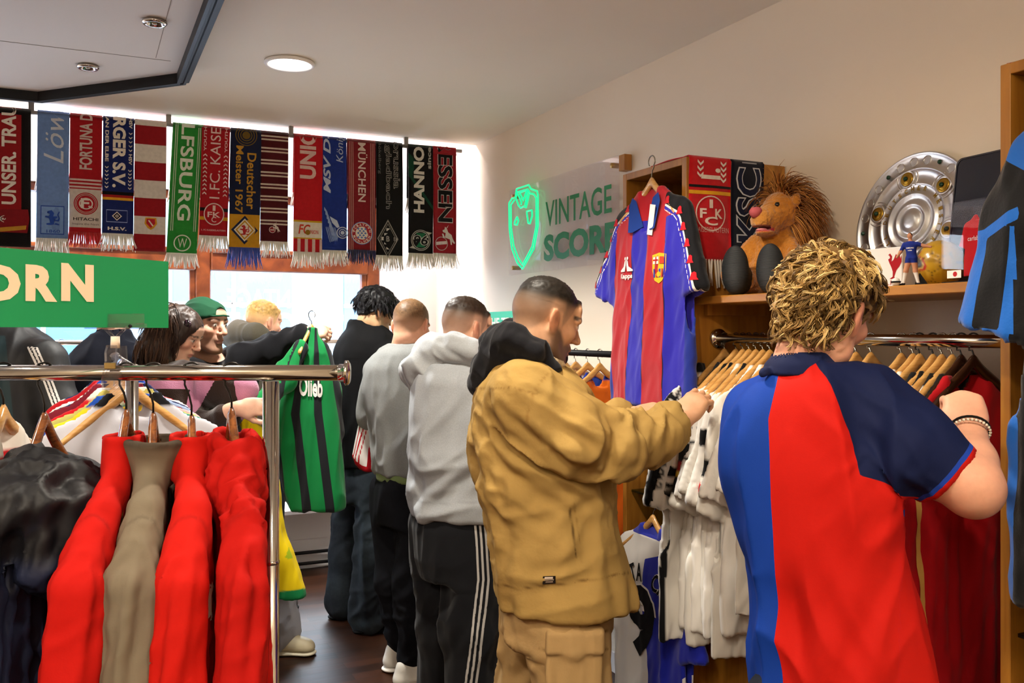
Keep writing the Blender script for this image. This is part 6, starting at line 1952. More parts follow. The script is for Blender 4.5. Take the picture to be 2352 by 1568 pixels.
S.chain([fp(-.06, 0, .92), fp(-.14, -.06, .52), fp(-.22, -.02, .12)], [.11 * k_, .075 * k_, .05 * k_], .004); S.chain([fp(.10, 0, .92), fp(.14, .02, .50), fp(.24, .02, .08)], [.11 * k_, .075 * k_, .05 * k_], .004)
S.rc(fp(-.22, -.02, .08), fp(-.38, -.06, .05), .045 * k_, .04 * k_, .003); S.rc(fp(.24, .02, .06), fp(.36, 0, .04), .045 * k_, .04 * k_, .003)
V, F = S.mesh(.0016, smooth=1); Z = V[:, 2] / k_; Xx = V[:, 0] / k_
C = np.tile(lin('b98466'), (len(V), 1)); kit = '1b2a78'
C = mixc(C, kit, ((Z > .78) & (Z < 1.50) & (np.abs(Xx) < .34) & ~((Z < 1.2) & (np.abs(Xx) > .25))).astype(float)); C = mixc(C, 'd8d4ce', ((Z < .45) & (Z > .12)).astype(float)); C = mixc(C, '16151a', (Z < .11).astype(float)); C = mixc(C, '1a1210', ((Z > 1.70) & (Xx > -.09)).astype(float) * (V[:, 1] > -.004))
m = MB(); m.add(V, F, 0, C); 
fs = surf(V, F); text_box(m, 'SAMSUNG', (0.0, 1.27 * k_), .018, .0035, lambda a, b_: fs(a, b_, .0006), 0, 0, 'e6e2dc', .02); text_box(m, 'mobile', (0.0, 1.19 * k_), .010, .003, lambda a, b_: fs(a, b_, .0006), 0, 0, 'e6e2dc', .02)
m.build('body', M_cloth, t)
m = MB(); m.lathe([(.0005, -.0115), (.008, -.008), (.0115, 0), (.008, .008), (.0005, .0115)], 20, (-.034, -.006, .012), None, 0, 'd8d6d0'); o_b = m.build('football', M_cloth, t)
m = MB(); m.lathe([(.0117, -.002), (.0119, 0), (.0117, .002)], 20, (-.034, -.006, .012), None, 0, '1a1a1c'); m.build('stripe', M_cloth, o_b)
m = MB(); m.prism([(.004, .0), (.040, .0), (.018, .034)], .010, .0125, lambda u, v, d: (u, d, v)); m.build('foot_stand', M_black, t, False)

# ---- golden mini football
q = on_x(2158, 657, 2.0); R_ = .0615
t = thing('mini_football', 'small golden football with a grey and red emblem on the shelf', 'ball', (2.0, q[1], SHZ), 0)
import bmesh
bm = bmesh.new(); bmesh.ops.create_icosphere(bm, subdivisions=5, radius=1.0)
ph = (1 + 5 ** .5) / 2
ico = np.array([(0, a, b_ * ph) for a in (-1, 1) for b_ in (-1, 1)] + [(a, b_ * ph, 0) for a in (-1, 1) for b_ in (-1, 1)] + [(b_ * ph, 0, a) for a in (-1, 1) for b_ in (-1, 1)]); ico /= np.linalg.norm(ico, axis=1)[:, None]
dod = []
for i in range(12):
    for j in range(i):
        for k in range(j):
            c = ico[i] + ico[j] + ico[k]
            if np.linalg.norm(c) > 2.2: dod.append(c / np.linalg.norm(c))
cen = np.array(list(ico) + dod); off = np.array([.0165] * 12 + [0] * len(dod))
Vb = np.array([v.co[:] for v in bm.verts]); Fb = [tuple(v.index for v in f.verts) for f in bm.faces]; bm.free()
dt = np.sort(Vb @ cen.T - off, axis=1)[:, ::-1]; sd_ = dt[:, 0] - dt[:, 1]
Vs = Vb * (R_ * (1 - .018 * np.exp(-(sd_ / .02) ** 2)))[:, None]
C = np.tile(lin('b48a1a'), (len(Vb), 1)); C = mixc(C, '5a4410', np.exp(-(sd_ / .012) ** 2)); 
ev = np.array((-.80, .52, .22)); ev /= np.linalg.norm(ev); e1 = np.cross(ev, (0, 0, 1)); e1 /= np.linalg.norm(e1); e2 = np.cross(e1, ev)
uu, vv = Vb @ e1, Vb @ e2; rr = np.hypot(uu, vv); an = np.arctan2(vv, uu); star = rr / (.52 + .22 * np.cos(3 * (an - PI / 2)))
fr_ = (Vb @ ev > 0)
C = mixc(C, 'b02a26', fr_ * (1 - sstep(star, .98, 1.04))); C = mixc(C, 'c8a860', fr_ * (1 - sstep(star, .86, .92))); C = mixc(C, '4c4a44', fr_ * (1 - sstep(star, .76, .82)))
m = MB(); m.add(Vs + np.array((0, 0, R_)), Fb, 0, C); m.build('ball_skin', pm('golden_ball_skin', attr=True, rough=.35, coat=.3), t)

# ---- acrylic case with a miniature red shirt
q = on_x(2175, 650, 1.93)
t = thing('display_case', 'clear acrylic case with a miniature red shirt beside the golden ball', 'display case', (1.88, 1.452, SHZ), math.radians(-90 - 4))
hw, hd, hz_ = .062, .05, .185
for lo, hi in (((-hw, -hd, .004), (-hw + .003, hd, hz_)), ((hw - .003, -hd, .004), (hw, hd, hz_)), ((-hw + .003, -hd, .004), (hw - .003, -hd + .003, hz_)), ((-hw + .003, hd - .003, .004), (hw - .003, hd, hz_))):
    m = MB(); m.box(lo, hi); m.build('side', M_case, t, False)
m = MB(); m.box((-hw, -hd, hz_), (hw, hd, hz_ + .003)); m.build('lid', M_case, t, False)
m = MB(); m.box((-hw, -hd, .0), (hw, hd, .004)); m.build('base', M_black, t, False)
m = MB(); m.box((-.045, -hd - .0008, .012), (-.005, -hd - .0002, .030), 0, 'e6e2da'); disc(m, (-.022, .021), .006, lambda u, v: (u, -hd - .001, v), 'b02a30'); m.build('label', M_cloth, t, False)
t2 = thing('miniature_shirt', 'miniature red football shirt standing inside the clear acrylic case', 'shirt', (1.88, 1.452, SHZ + .165), math.radians(-90 - 4))
V0, F = base_shirt(0); Vm = V0 * np.array((.19, .35, .2)); C = np.tile(lin('b8161e'), (len(V0), 1))
m = MB(); m.add(Vm, F, 0, C); fs = surf(Vm, F); text_box(m, 'carlsberg', (0, -.062), .05, .014, lambda a, b_: fs(a, b_, .0006), 0, 0, 'e8e2dc', .0); m.build('shell', M_cloth, t2)

# ---- dark glossy panel leaning behind the case
t = thing('glossy_panel', 'tall dark navy glossy panel with rounded corners leaning behind the acrylic case', 'panel', (2.10, 1.625, SHZ), math.radians(-90 - 6))
m = MB(); pts = []
w_, h_, r_ = .105, .355, .02
for cx_, cy_, a0 in ((w_ - r_, h_ - r_, 0), (-w_ + r_, h_ - r_, PI / 2), (-w_ + r_, r_, PI), (w_ - r_, r_, 1.5 * PI)):
    for a in np.linspace(a0, a0 + PI / 2, 7): pts.append((cx_ + r_ * math.cos(a), cy_ + r_ * math.sin(a)))
m.prism(pts, -.008, .010, lambda u, v, d: (u, d + v * .12, v)); m.build('panel', pm('navy_gloss', '0c0e22', .12, coat=.5), t, False)
m = MB(); n_ = len(pts); A_ = [(u, -.0085 + v * .12, v) for u, v in pts] + [(u * .95, -.0095 + (v * .97 + .006) * .12, v * .97 + .006) for u, v in pts]
m.add(np.array(A_), [(i, (i + 1) % n_, n_ + (i + 1) % n_, n_ + i) for i in range(n_)]); m.build('edge_trim', pm('grey_edge', '3c3c44', .25), t, False)

# ---- scarves folded over the narrow cabinets
def shelf_scarf(yface, sgn_, x0, x1, ztop, zbot, label, col, fringe, paint, back=.30, fl=.085, seed=0, name='football_scarf', slot=0, pl=.04):
    """hangs down the side panel whose outer face is y = yface and lies over the cabinet top"""
    T = thing(name, label, 'scarf', ((x0 + x1) / 2, yface, ztop), 0, None)
    w = x1 - x0; L = ztop - zbot; m = MB(); nx = 10; rng = random.Random(seed)
    g = lambda u, v: -sgn_ * (.006 + slot + .004 * math.sin(u / w * 5 + 1) * min(1, -v / .1) + .003 * math.sin(v * 12))
    us = np.linspace(-w / 2, w / 2, nx + 1)
    rows = [[(u, g(u, v), v) for u in us] for v in np.linspace(-L, -.004, 26)]
    rows += [[(u, sgn_ * (.002), .006 + slot) for u in us]]
    rows += [[(u, sgn_ * d, .006 + slot + .002 * math.sin(d * 30 + u * 20)) for u in us] for d in np.linspace(.03, back, 10)]
    O = np.array(rows); R = len(rows)
    du = np.gradient(O, axis=0); dv = np.gradient(O, axis=1); nn = np.cross(dv, du); nn /= np.linalg.norm(nn, axis=2)[:, :, None] + 1e-9
    if nn[5, 5, 1] * -sgn_ < 0: nn = -nn
    I = O - nn * .0035; V = np.concatenate((O.reshape(-1, 3), I.reshape(-1, 3))); q_ = R * (nx + 1); F = []
    for i in range(R - 1):
        for j in range(nx):
            a = i * (nx + 1) + j; F.append((a, a + 1, a + nx + 2, a + nx + 1)); F.append((q_ + a, q_ + a + nx + 1, q_ + a + nx + 2, q_ + a + 1))
        for j in (0, nx):
            a = i * (nx + 1) + j; F.append((a, a + nx + 1, q_ + a + nx + 1, q_ + a))
    for i in (0, R - 1):
        for j in range(nx): a = i * (nx + 1) + j; F.append((a, q_ + a, q_ + a + 1, a + 1))
    m.add(V, F, 0, col)
    paint(m, w, L, lambda u, v, l=.0012: (u, g(u, v) - sgn_ * l, v))
    m.build('knitted_body', M_knit, T)
    if fringe:
        f = MB()
        for k in range(15):
            u = -w / 2 + w * (k + .5) / 15; l = fl * rng.uniform(.8, 1.1); s = rng.uniform(-.006, .006)
            f.tube([(u, g(u, -L), -L + .004), (u + s, g(u, -L), -L - l * .5), (u + s * 1.6 + .004 * math.sin(k * 2), g(u, -L) - sgn_ * .003, -L - l)], [.0036, .0042, .0028], 5, 0, fringe)
        f.build('fringe', M_fringe, T)
    return T


def p_red1(m, w, L, fn):
    f2, f3 = lift(fn, .002), lift(fn, .003)
    text_box(m, '1.', (0, -L * .15), L * .11, .46 * w, f2, 1, 0, 'dcd2c8', .05)
    chev(m, -.25 * w, -L * .19, -L * .02, 3, .07 * w, 'dcd2c8', f2, False); chev(m, .30 * w, -L * .23, -L * .02, 4, .07 * w, 'dcd2c8', f2, False)
    band(m, w, fn, -L * .29, -L * .265, '0d0b0c', 2); band(m, w, fn, -L * .355, -L * .32, 'dca018', 2)
    c = (.0, -L * .54); ring(m, c, .325 * w, .35 * w, f2, 'dcc8bc', 1, 1.0)
    text_box(m, '1', (c[0], c[1] + .19 * w), .08 * w, .17 * w, f2, 0, 0, 'dcc8bc', .03); text_box(m, 'F', (c[0] - .18 * w, c[1]), .15 * w, .19 * w, f2, 0, 0, 'dcc8bc', .03); text_box(m, 'K', (c[0] + .18 * w, c[1]), .18 * w, .19 * w, f2, 0, 0, 'dcc8bc', .03); text_box(m, 'C', (c[0], c[1] - .15 * w), .30 * w, .17 * w, f2, 0, 0, 'dcc8bc', .03)
    text_box(m, 'KAISERSLAUTERN', (.03 * w, -L * .70), .80 * w, .10 * w, f2, 0, 0, 'd4a49c', .0)


def p_blue(m, w, L, fn):
    f2, f3 = lift(fn, .002), lift(fn, .003)
    text_box(m, 'KSC', (.02 * w, -L * .47), L * .82, .78 * w, f2, 1, 0, 'c9cace', .05); text_box(m, 'KSC', (.02 * w, -L * .47), L * .795, .70 * w, f3, 1, 0, '0c1230', .02)
    band(m, w, fn, -L * .02, -.002, '9a9ca4', 1, -.2, .25)
    for k in range(6): poly(m, [(-.45 * w + k * .15 * w, -L * .97), (-.40 * w + k * .15 * w, -L * .93), (-.35 * w + k * .15 * w, -L * .97)], f2, '8a8ca0')


c0, c1 = on_y(1586, 430, 2.44)[0], on_y(1681, 430, 2.44)[0]; zr = on_y(1630, 598, 2.44)[2]
shelf_scarf(2.449, 1, c0, c1, UT + .001, zr, 'red scarf with black and yellow bands and an oval crest, over the narrow cabinet', 'b3121a', 'e6ded2', p_red1, back=.22)
c2 = on_y(1757, 430, 2.44)[0]; zr = on_y(1715, 583, 2.44)[2]
shelf_scarf(2.449, 1, c1 + .004, c2, UT + .001, zr, 'dark navy scarf with huge outlined letters beside the red one on the cabinet', '0a0d1e', None, p_blue, back=.18, seed=3)
shelf_scarf(1.326, -1, 1.80, 1.98, UT + .001, 1.74, 'plain red scarf over the side of the cabinet nearest the camera', 'a0101e', None, p_none, back=.2, seed=6)
# ================================================================== PEOPLE
class Fig:
    """One person, modelled in a camera-aligned frame whose origin is on the floor under the figure."""

    def __init__(s, label, px, d):
        s.base = np.array(((px - 1176) / FPX * d, d, 0.0)); s.d = d
        s.T = thing('person', label, 'person', to_world(s.base), YAW)
        s.S = SDF()

    def q(s, px, py, d=None): return P(px, py, s.d if d is None else d) - s.base

    def rows(s, R, ry=.12, shrink=0.0, dc=0.0):
        out = []
        for r in R:
            py, l, r_ = r[:3]; t = r[3] if len(r) > 3 else ry; dd = s.d + (r[4] if len(r) > 4 else dc)
            a, b_ = s.q(l, py, dd), s.q(r_, py, dd)
            out.append((a[2], (a[0] + b_[0]) / 2, a[1], max(.02, (b_[0] - a[0]) / 2 - shrink), max(.02, t - shrink)))
        return out

    def pts(s, L): return [s.q(*l[:3]) for l in L]

    def head(s, px, py, d, a, p, r=0, k=1.0, neck=None, nr=(.054, .060), **kw):
        s.hc = s.q(px, py, d); s.hM = head_mat(a, p, r); s.hk = k
        add_head(s.S, s.hc, s.hM, k, **kw)
        n0 = s.hc + s.hM @ (np.array((0, -.028, -.060)) * k)
        if neck: s.S.rc(n0, s.q(*neck), nr[0], nr[1], .03)

    def finish(s, h=.0042, hz=.008, zf=1.0, paint=None, smooth=1):
        V, F = s.S.mesh(h, hz, zf, smooth=smooth)
        C, L, hm = paint_head(V, s.hc, s.hM, s.hk, **(paint or {}))
        s.V, s.F, s.L, s.hm, s.C = V, F, L, hm, C
        return emit(V, F, 'body', M_skin, s.T, C)


def legs_floor(S, hips, knees, feet, r=(.085, .055, .04)):
    for a, b_, c in zip(hips, knees, feet): S.chain([a, b_, c], r, .02)


def shoe(fig, heel, direction, col, sole, L=.28, w=.048, h=.085, name='shoe', swoosh=None, label=None, rough=.5):
    """low shoe; heel = point on the floor under the heel, direction = angle in the camera-aligned frame"""
    a = math.radians(direction); f = np.array((math.cos(a), math.sin(a), 0)); sd = np.array((-f[1], f[0], 0)); H = np.array((heel[0], heel[1], 0.0))
    S = SDF(); z = np.array((0, 0, 1.0))
    S.chain([H + f * .035 + z * .045, H + f * L * .42 + z * .045, H + f * (L - .05) + z * .035], [w * .86, w, w * .92], .02, sq=(z, .95))
    S.chain([H + f * .045 + z * h, H + f * .10 + z * (h + .005)], [w * .76, w * .72], .03)
    S.rc(H + f * L * .35 + z * .085, H + f * (L * .72) + z * .048, w * .60, w * .55, .03)
    S.cut((0, 0, .0245), (0, 0, -1))
    S.ell(H + f * .075 + z * (h + .055), np.array((.042, .036, .045)), np.stack((f, sd, z), 1), .004, 's')
    V, F = S.mesh(.0045); m = MB(); C = np.tile(lin(col), (len(V), 1))
    m.add(V, F, 0, C); o = m.build(name, pm('shoe_leather', attr=True, rough=rough, spec=.5) if rough > .3 else pm('polished_shoe_leather', attr=True, rough=rough), fig.T)
    S = SDF(); S.chain([H + f * .035 + z * .012, H + f * L * .42 + z * .012, H + f * (L - .048) + z * .012], [w * .98, w * 1.08, w * 1.02], .01, sq=(z, .28)); S.cut((0, 0, .0015), (0, 0, -1)); S.cut((0, 0, .027), (0, 0, 1))
    V, F = S.mesh(.0045); emit(V, F, 'sole', pm('rubber_sole', attr=True, rough=.7), o, np.tile(lin(sole), (len(V), 1)))
    if swoosh:
        m = MB(); side = -sd if sd[1] > 0 else sd
        pts = [(.055, .050), (.10, .040), (.17, .058), (.215, .072), (.16, .066), (.10, .056)]
        m.prism(pts, w * .82, w * 1.03, lambda u, v, d: tuple(H + f * u + side * d + z * v), 0, swoosh); m.build('side_flash', M_cloth, o)
    return o


M_cot = pm('cotton_canvas', attr=True, rough=.85, noise=(9, .10), bump=(34, .40, .006))
M_fleece = pm('sweatshirt_fleece', attr=True, rough=.9, sheen=.08, noise=(220, .10), bump=(300, .25, .001))
M_dark = pm('dark_trouser_cloth', attr=True, rough=.85, noise=(60, .12), bump=(300, .2, .001))


def garment(fig, name, S, mat, col, h=.0065, folds_=(), paint=None, attrs=None, smooth=1, seed=0, edge=None, parent=None):
    """mesh the cloth, press creases into it, colour it; folds_ = (direction, along, across, amplitude, centre px, centre py, radius px | None)"""
    V, F = S.mesh(h, smooth=smooth); V0 = V.copy()
    N = vnormals(V, F); px, py = px_of(V, fig.base); disp = np.zeros(len(V))
    for k, f in enumerate(folds_):
        w = np.ones(len(V)) if len(f) < 7 or f[4] is None else np.exp(-(((px - f[4]) ** 2 + (py - f[5]) ** 2) / f[6] ** 2))
        disp += folds(V, f[0], f[1], f[2], f[3], seed + k * 3) * w
    V = V + N * disp[:, None]
    C = np.tile(lin(col), (len(V), 1))
    if paint: C = paint(C, V0, px, py)
    m = MB(); m.add(V, F, 0, C, attrs(V0, px, py) if attrs else None)
    o = m.build(name, mat, parent or fig.T)
    return o, V, F


# ------------------------------------------------------------------ the boy in the red and blue shirt
B = Fig('person with curly fair hair in a red, blue and navy polo shirt, browsing the shelf', 1905, 1.80)
B.head(1896, 717, 1.80, 41, 15, -12, 1.0, neck=(1838, 858, 1.80), nr=(.053, .060))
tb = [(840, 1775, 1945, .07), (870, 1728, 2005, .095), (930, 1694, 2030, .115), (1000, 1674, 2040, .125), (1080, 1671, 2045, .13), (1160, 1688, 2052, .13), (1250, 1702, 2062, .13), (1330, 1722, 2085, .135), (1400, 1733, 2105, .14), (1480, 1730, 2125, .145), (1600, 1726, 2146, .15)]
B.S.loft(B.rows(tb, shrink=.03), .02)
B.S.chain(B.pts([(1985, 935, 1.78), (2080, 1015, 1.74), (2150, 1075, 1.72), (2234, 1118, 1.70), (2232, 1060, 1.74), (2227, 1004, 1.79)]), [.055, .056, .053, .050, .043, .031], .02)
B.S.rc(B.q(2228, 1110, 1.70), B.q(2236, 1125, 1.70), .051, .049, .02)
add_hand(B.S, B.q(2227, 1000, 1.79), (.12, .55, .80), (-.25, -.80, .50), -1, .98, (1.0, 1.1, .7), .06, (.55, .5, -.75))
B.S.chain(B.pts([(1752, 950, 1.87), (1815, 1090, 2.02), (1900, 1075, 2.16), (1925, 1050, 2.22)]), [.05, .045, .035, .03], .02)
add_hand(B.S, B.q(1925, 1050, 2.22), (.5, .6, .4), (-.3, -.6, .6), 1, .95, (.8, .8, .5))
hp = [B.q(1830, 1650, 1.76), B.q(2010, 1650, 1.86)]; kn = [B.q(1835, 2130, 1.76), B.q(2025, 2130, 1.88)]; ft = [h_ * np.array((1, 1, 0)) + np.array((0, 0, .07)) for h_ in kn]
legs_floor(B.S, hp, kn, ft)
B.finish(.0036, .008, 1.0, dict(skin='dfa487', hair='8f7040', brow='8a6a40', blush=.45, lips='c07a6c'))
S = SDF(); S.loft(B.rows(tb), .02, n=2.3)
S.rc(B.q(1985, 935, 1.78), B.q(2085, 1018, 1.74), .078, .086, .03); S.rc(B.q(2085, 1018, 1.74), B.q(2176, 1093, 1.72), .086, .066, .02, cap=True)
S.rc(B.q(1752, 950, 1.86), B.q(1790, 1055, 1.98), .066, .07, .03)
S.ell(B.q(1838, 820, 1.80), (.066, .066, .05), None, .004, 's')
cw = B.q(2176, 1093, 1.72); cdv = cw - B.q(2085, 1018, 1.74); cdv /= np.linalg.norm(cdv)
def boy_attrs(V, px, py):
    red = side_of(px, py, [(1792, 815), (1762, 960), (1765, 1150), (1780, 1400), (1787, 1568), (1790, 1700)])
    nav = np.minimum(side_of(px, py, [(1848, 800), (1862, 830), (1902, 890), (1950, 990), (1968, 1085), (1968, 1120)]), -side_of(px, py, [(1900, 1085), (1967, 1090), (2060, 1118), (2145, 1152), (2300, 1200)], 'y'))
    along = (V - cw) @ cdv; near = (px > 2060)
    return dict(m_red=red, m_navy=nav, m_line=np.where(near, along + .018, -1), m_cuff=np.where(near, along + .009, -1))
mt = pm('polo_shirt_cloth', '153a96', .7, masks=[('m_red', 'bb1a12'), ('m_navy', '151d40'), ('m_line', '2040a0'), ('m_cuff', 'bb1a12')], bump=(420, .15, .001))
up = (0, 0, 1)
garment(B, 'polo_shirt', S, mt, '1c3f9e', .0060, [(up, 1.2, 7, .015), ((.4, 0, 1), 2.2, 13, .010, 1900, 1500, 260), ((.7, 0, .7), 3, 15, .012, 2010, 1130, 90), ((.5, 0, -.8), 3, 18, .012, 2080, 1080, 110), ((.75, 0, -.65), 2, 14, .008, 1990, 960, 120), ((.3, 0, 1), 3, 16, .006, 1730, 1000, 90), ((-.5, 0, 1), 2, 9, .016, 1850, 1480, 170)], attrs=boy_attrs, seed=3)
S = SDF(); cb = [(857, 1752, 1925, .078), (835, 1760, 1918, .076), (806, 1784, 1905, .068)]
S.loft(B.rows(cb), .004); S.loft(B.rows([(880, 1768, 1908, .068), (830, 1772, 1906, .064), (780, 1794, 1896, .058)]), .003, 's')
S.rc(B.q(1760, 852, 1.77), B.q(1752, 857, 1.76), .008, .006, .01)
garment(B, 'collar', S, M_cloth, '151d40', .0034, [(up, 5, 14, .003)], seed=8)
S = SDF(); S.loft(B.rows([(1590, 1745, 2110, .13), (1680, 1740, 2110, .14), (1760, 1745, 2110, .13)]), .02)
for a_, b_, c_ in zip(hp, kn, ft): S.chain([a_, b_, c_ + (0, 0, .02)], [.10, .085, .075], .03)
garment(B, 'trousers', S, M_dark, '20242e', .010, [(up, 2, 10, .008)])
for c_ in ft: shoe(B, c_ - (0.02, .05, 0), 40, 'd8d4cc', 'e8e4dc')
m = MB(); W0 = B.q(2228, 992, 1.79); ax_ = B.q(2227, 960, 1.82) - B.q(2231, 1040, 1.755); ax_ /= np.linalg.norm(ax_); e1 = np.cross(ax_, (0, 1, 0)); e1 /= np.linalg.norm(e1); e2 = np.cross(ax_, e1)
for k in range(30):
    a_ = k * 2 * PI / 30; c_ = W0 + (e1 * math.cos(a_) + e2 * math.sin(a_)) * .0355
    m.lathe([(.0003, -.0031), (.0024, -.0018), (.0031, 0), (.0024, .0018), (.0003, .0031)], 8, c_, None, 0, 'ded6c2')
m.build('bead_bracelet', pm('beads', attr=True, rough=.2), B.T)
m = MB(); m.tube([W0 + ax_ * .009 + (e1 * math.cos(a_) + e2 * math.sin(a_)) * .0350 for a_ in np.linspace(0, 2 * PI, 25)], .0026, 8, 0, '15120f'); m.build('cord_bracelet', M_cloth, B.T)
hw_ = B.hm * (1 - .75 * sstep(B.L[:, 1], .066, .09)); th_ = lambda L: .007 + .004 * sstep(L[:, 2], .0, .08)
hr = hair_shell('hair', B.V, B.F, B.hm, B.L, th_, B.T, '6a4f2c', bump=.005, seed=5, freq=70)
hw_ = hw_ * (1 - (np.abs(B.L[:, 0]) > .052) * (B.L[:, 2] < .058) * (B.L[:, 1] > -.048))
ro, nr_ = sample_scalp(B.V, B.F, hw_, 900, 7)
crown = B.hc + B.hM @ np.array((.01, -.055, .09)); down = B.hM @ np.array((0, .15, -1.0)); fw = B.hM @ np.array((0, 1, 0))
def flow(p, n):
    t = p - crown; t = t - n * t.dot(n); t = t / (np.linalg.norm(t) + 1e-6) + down * .35 + fw * .35; t = t - n * t.dot(n) * .8; return t / (np.linalg.norm(t) + 1e-6)
m = MB(); clumps(m, ro + nr_ * .006, nr_, flow, .048, .0013, ['735528', '9a7844', 'bc985c', '5e4420', 'dabb7e', '88693e', 'cba868'], 3, .012, 9, .0046, 9, .50, 0, 1.25, .38, .30)
m.build('curls', M_hair, B.T)

# ------------------------------------------------------------------ the man in the tan jacket
A_ = Fig('person with cropped dark hair and stubble in a tan work jacket with a black hood', 1265, 2.58)
A_.head(1253, 739, 2.55, 25, 18, 0, 1.0, neck=(1195, 860, 2.58), nr=(.060, .068))
ta = [(812, 1150, 1255, .09), (845, 1120, 1290, .16), (885, 1102, 1345, .205), (940, 1092, 1365, .215), (1010, 1088, 1380, .215), (1090, 1098, 1392, .21), (1180, 1114, 1405, .21), (1260, 1124, 1425, .215), (1330, 1132, 1448, .22), (1372, 1140, 1462, .22)]
A_.S.loft(A_.rows(ta, shrink=.045), .02)
ra = [(1215, 908, 2.40), (1325, 998, 2.38), (1415, 1030, 2.42), (1490, 1003, 2.50), (1562, 970, 2.58)]
A_.S.chain(A_.pts(ra), [.06, .055, .05, .042, .030], .02)
add_hand(A_.S, A_.q(1564, 968, 2.585), (.62, .30, .72), (-.45, -.80, .42), -1, 1.0, (.55, .9, .6), .10, (.65, .35, -.7))
la = [(1270, 900, 2.76), (1350, 1010, 2.80), (1415, 968, 2.76), (1452, 955, 2.74)]
A_.S.chain(A_.pts(la), [.055, .05, .036, .029], .02)
add_hand(A_.S, A_.q(1450, 957, 2.74), (.88, .1, .25), (-.35, -.35, .85), -1, .98, (.35, .5, .35), .08, (.7, .4, -.35))
hp = [A_.q(1230, 1400, 2.70), A_.q(1300, 1400, 2.50)]; kn = [A_.q(1195, 1650, 2.74), A_.q(1330, 1680, 2.48)]; ft = [A_.q(1180, 2000, 2.76) * (1, 1, 0) + np.array((0, 0, .08)), A_.q(1300, 2000, 2.46) * (1, 1, 0) + np.array((0, 0, .08))]
legs_floor(A_.S, hp, kn, ft)
A_.finish(.0042, .009, .95, dict(skin='c99874', hair='3a352f', fade=.42, beard=('2c201a', .80), brow='1c1511', brow_w=1.15, lips='b5756a', blush=.15, top='14110f'))
hair_shell('hair', A_.V, A_.F, A_.hm * sstep(A_.L[:, 2], .030, .085), A_.L, lambda L: .001 + .009 * sstep(L[:, 2], .05, .1), A_.T, '1d1813', bump=.0016, seed=5, freq=300, under=A_.C)
S = SDF(); S.loft(A_.rows(ta), .03, n=2.4)
rr = [.098, .088, .074, .062, .052]
pt = A_.pts(ra)
S.chain(pt[:4], rr[:4], .03); S.rc(pt[3], A_.q(1556, 973, 2.572), .062, .054, .02, cap=True)
S.rc(A_.q(1552, 975, 2.665), A_.q(1580, 1010, 2.70), .05, .03, .03) if False else None
lp = A_.pts(la); S.chain([lp[0], lp[1], lp[2]], [.09, .075, .055], .03)
S.rc(A_.q(1556, 972, 2.573), A_.q(1610, 944, 2.64), .046, .05, .003, 's')
S.ell(A_.q(1205, 815, 2.57), (.085, .10, .06), None, .01, 's')
dn_ = lambda a, b_: tuple(np.array(A_.q(*b_)) - np.array(A_.q(*a)))
fold_t = [(up, 1.6, 9, .011), ((.8, 0, -.6), 1.8, 16, .021, 1210, 1010, 130), ((.9, 0, -.45), 1.8, 17, .019, 1300, 1080, 120), ((.15, 0, 1), 2.5, 17, .023, 1420, 1030, 80), ((.2, 0, 1), 3, 20, .016, 1500, 990, 90), ((1, 0, .25), 1.3, 12, .010, 1250, 1260, 220), ((.3, 0, 1), 2, 22, .007, 1120, 1120, 80), ((.6, 0, -.8), 3, 16, .008, 1130, 1100, 120), ((.6, 0, .8), 2, 10, .012, 1240, 1200, 120)]
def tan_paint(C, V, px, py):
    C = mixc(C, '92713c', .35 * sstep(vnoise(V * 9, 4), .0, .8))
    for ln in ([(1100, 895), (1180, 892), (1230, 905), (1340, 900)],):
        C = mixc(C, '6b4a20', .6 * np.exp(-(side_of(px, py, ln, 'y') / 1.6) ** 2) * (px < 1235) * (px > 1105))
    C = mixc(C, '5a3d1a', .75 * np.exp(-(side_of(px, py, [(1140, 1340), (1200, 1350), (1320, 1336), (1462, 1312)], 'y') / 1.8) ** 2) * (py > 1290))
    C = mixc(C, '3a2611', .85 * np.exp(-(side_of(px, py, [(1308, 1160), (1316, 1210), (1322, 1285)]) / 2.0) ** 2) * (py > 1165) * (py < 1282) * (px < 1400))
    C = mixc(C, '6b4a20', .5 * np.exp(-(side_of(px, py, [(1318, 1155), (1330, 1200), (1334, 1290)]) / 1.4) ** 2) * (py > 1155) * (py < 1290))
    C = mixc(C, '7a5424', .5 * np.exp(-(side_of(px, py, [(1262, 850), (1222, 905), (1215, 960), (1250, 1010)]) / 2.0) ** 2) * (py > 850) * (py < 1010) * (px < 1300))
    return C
jk, Vj, Fj = garment(A_, 'jacket', S, M_cot, 'a5864c', .0068, fold_t, tan_paint, seed=11)
bv = BVHTree.FromPolygons(Vj.tolist(), Fj.tolist())
def on_cloth(fig, bvh, px, py, l=.002):
    o = Vector((-fig.base[0], -fig.base[1], CAMH - fig.base[2])); dr = Vector(((px - 1176) / FPX, 1.0, (HOR - py) / FPX)); hit = bvh.ray_cast(o, dr.normalized())
    return (hit[0] - dr.normalized() * l) if hit[0] else Vector(fig.q(px, py))
m = MB(); V_ = [on_cloth(A_, bv, x, y) for x, y in ((1246, 1341), (1276, 1339), (1276, 1322), (1247, 1323))]
V2 = [v + Vector((0, -.002, 0)) for v in V_]; m.add(np.array([tuple(v) for v in V_ + V2]), [(4, 5, 6, 7), (0, 1, 5, 4), (1, 2, 6, 5), (2, 3, 7, 6), (3, 0, 4, 7)], 0, '1c1512')
for k, (x0, x1) in enumerate(((1251, 1270), (1250, 1272), (1253, 1270))):
    y = 1327 + k * 4.6; h_ = 1.4 if k else 2.2
    m.add(np.array([tuple(on_cloth(A_, bv, x, yy, .0046)) for x, yy in ((x0, y + h_), (x1, y + h_ - .5), (x1, y - h_ - .5), (x0, y - h_))]), [(0, 1, 2, 3)], 0, 'b9a898')
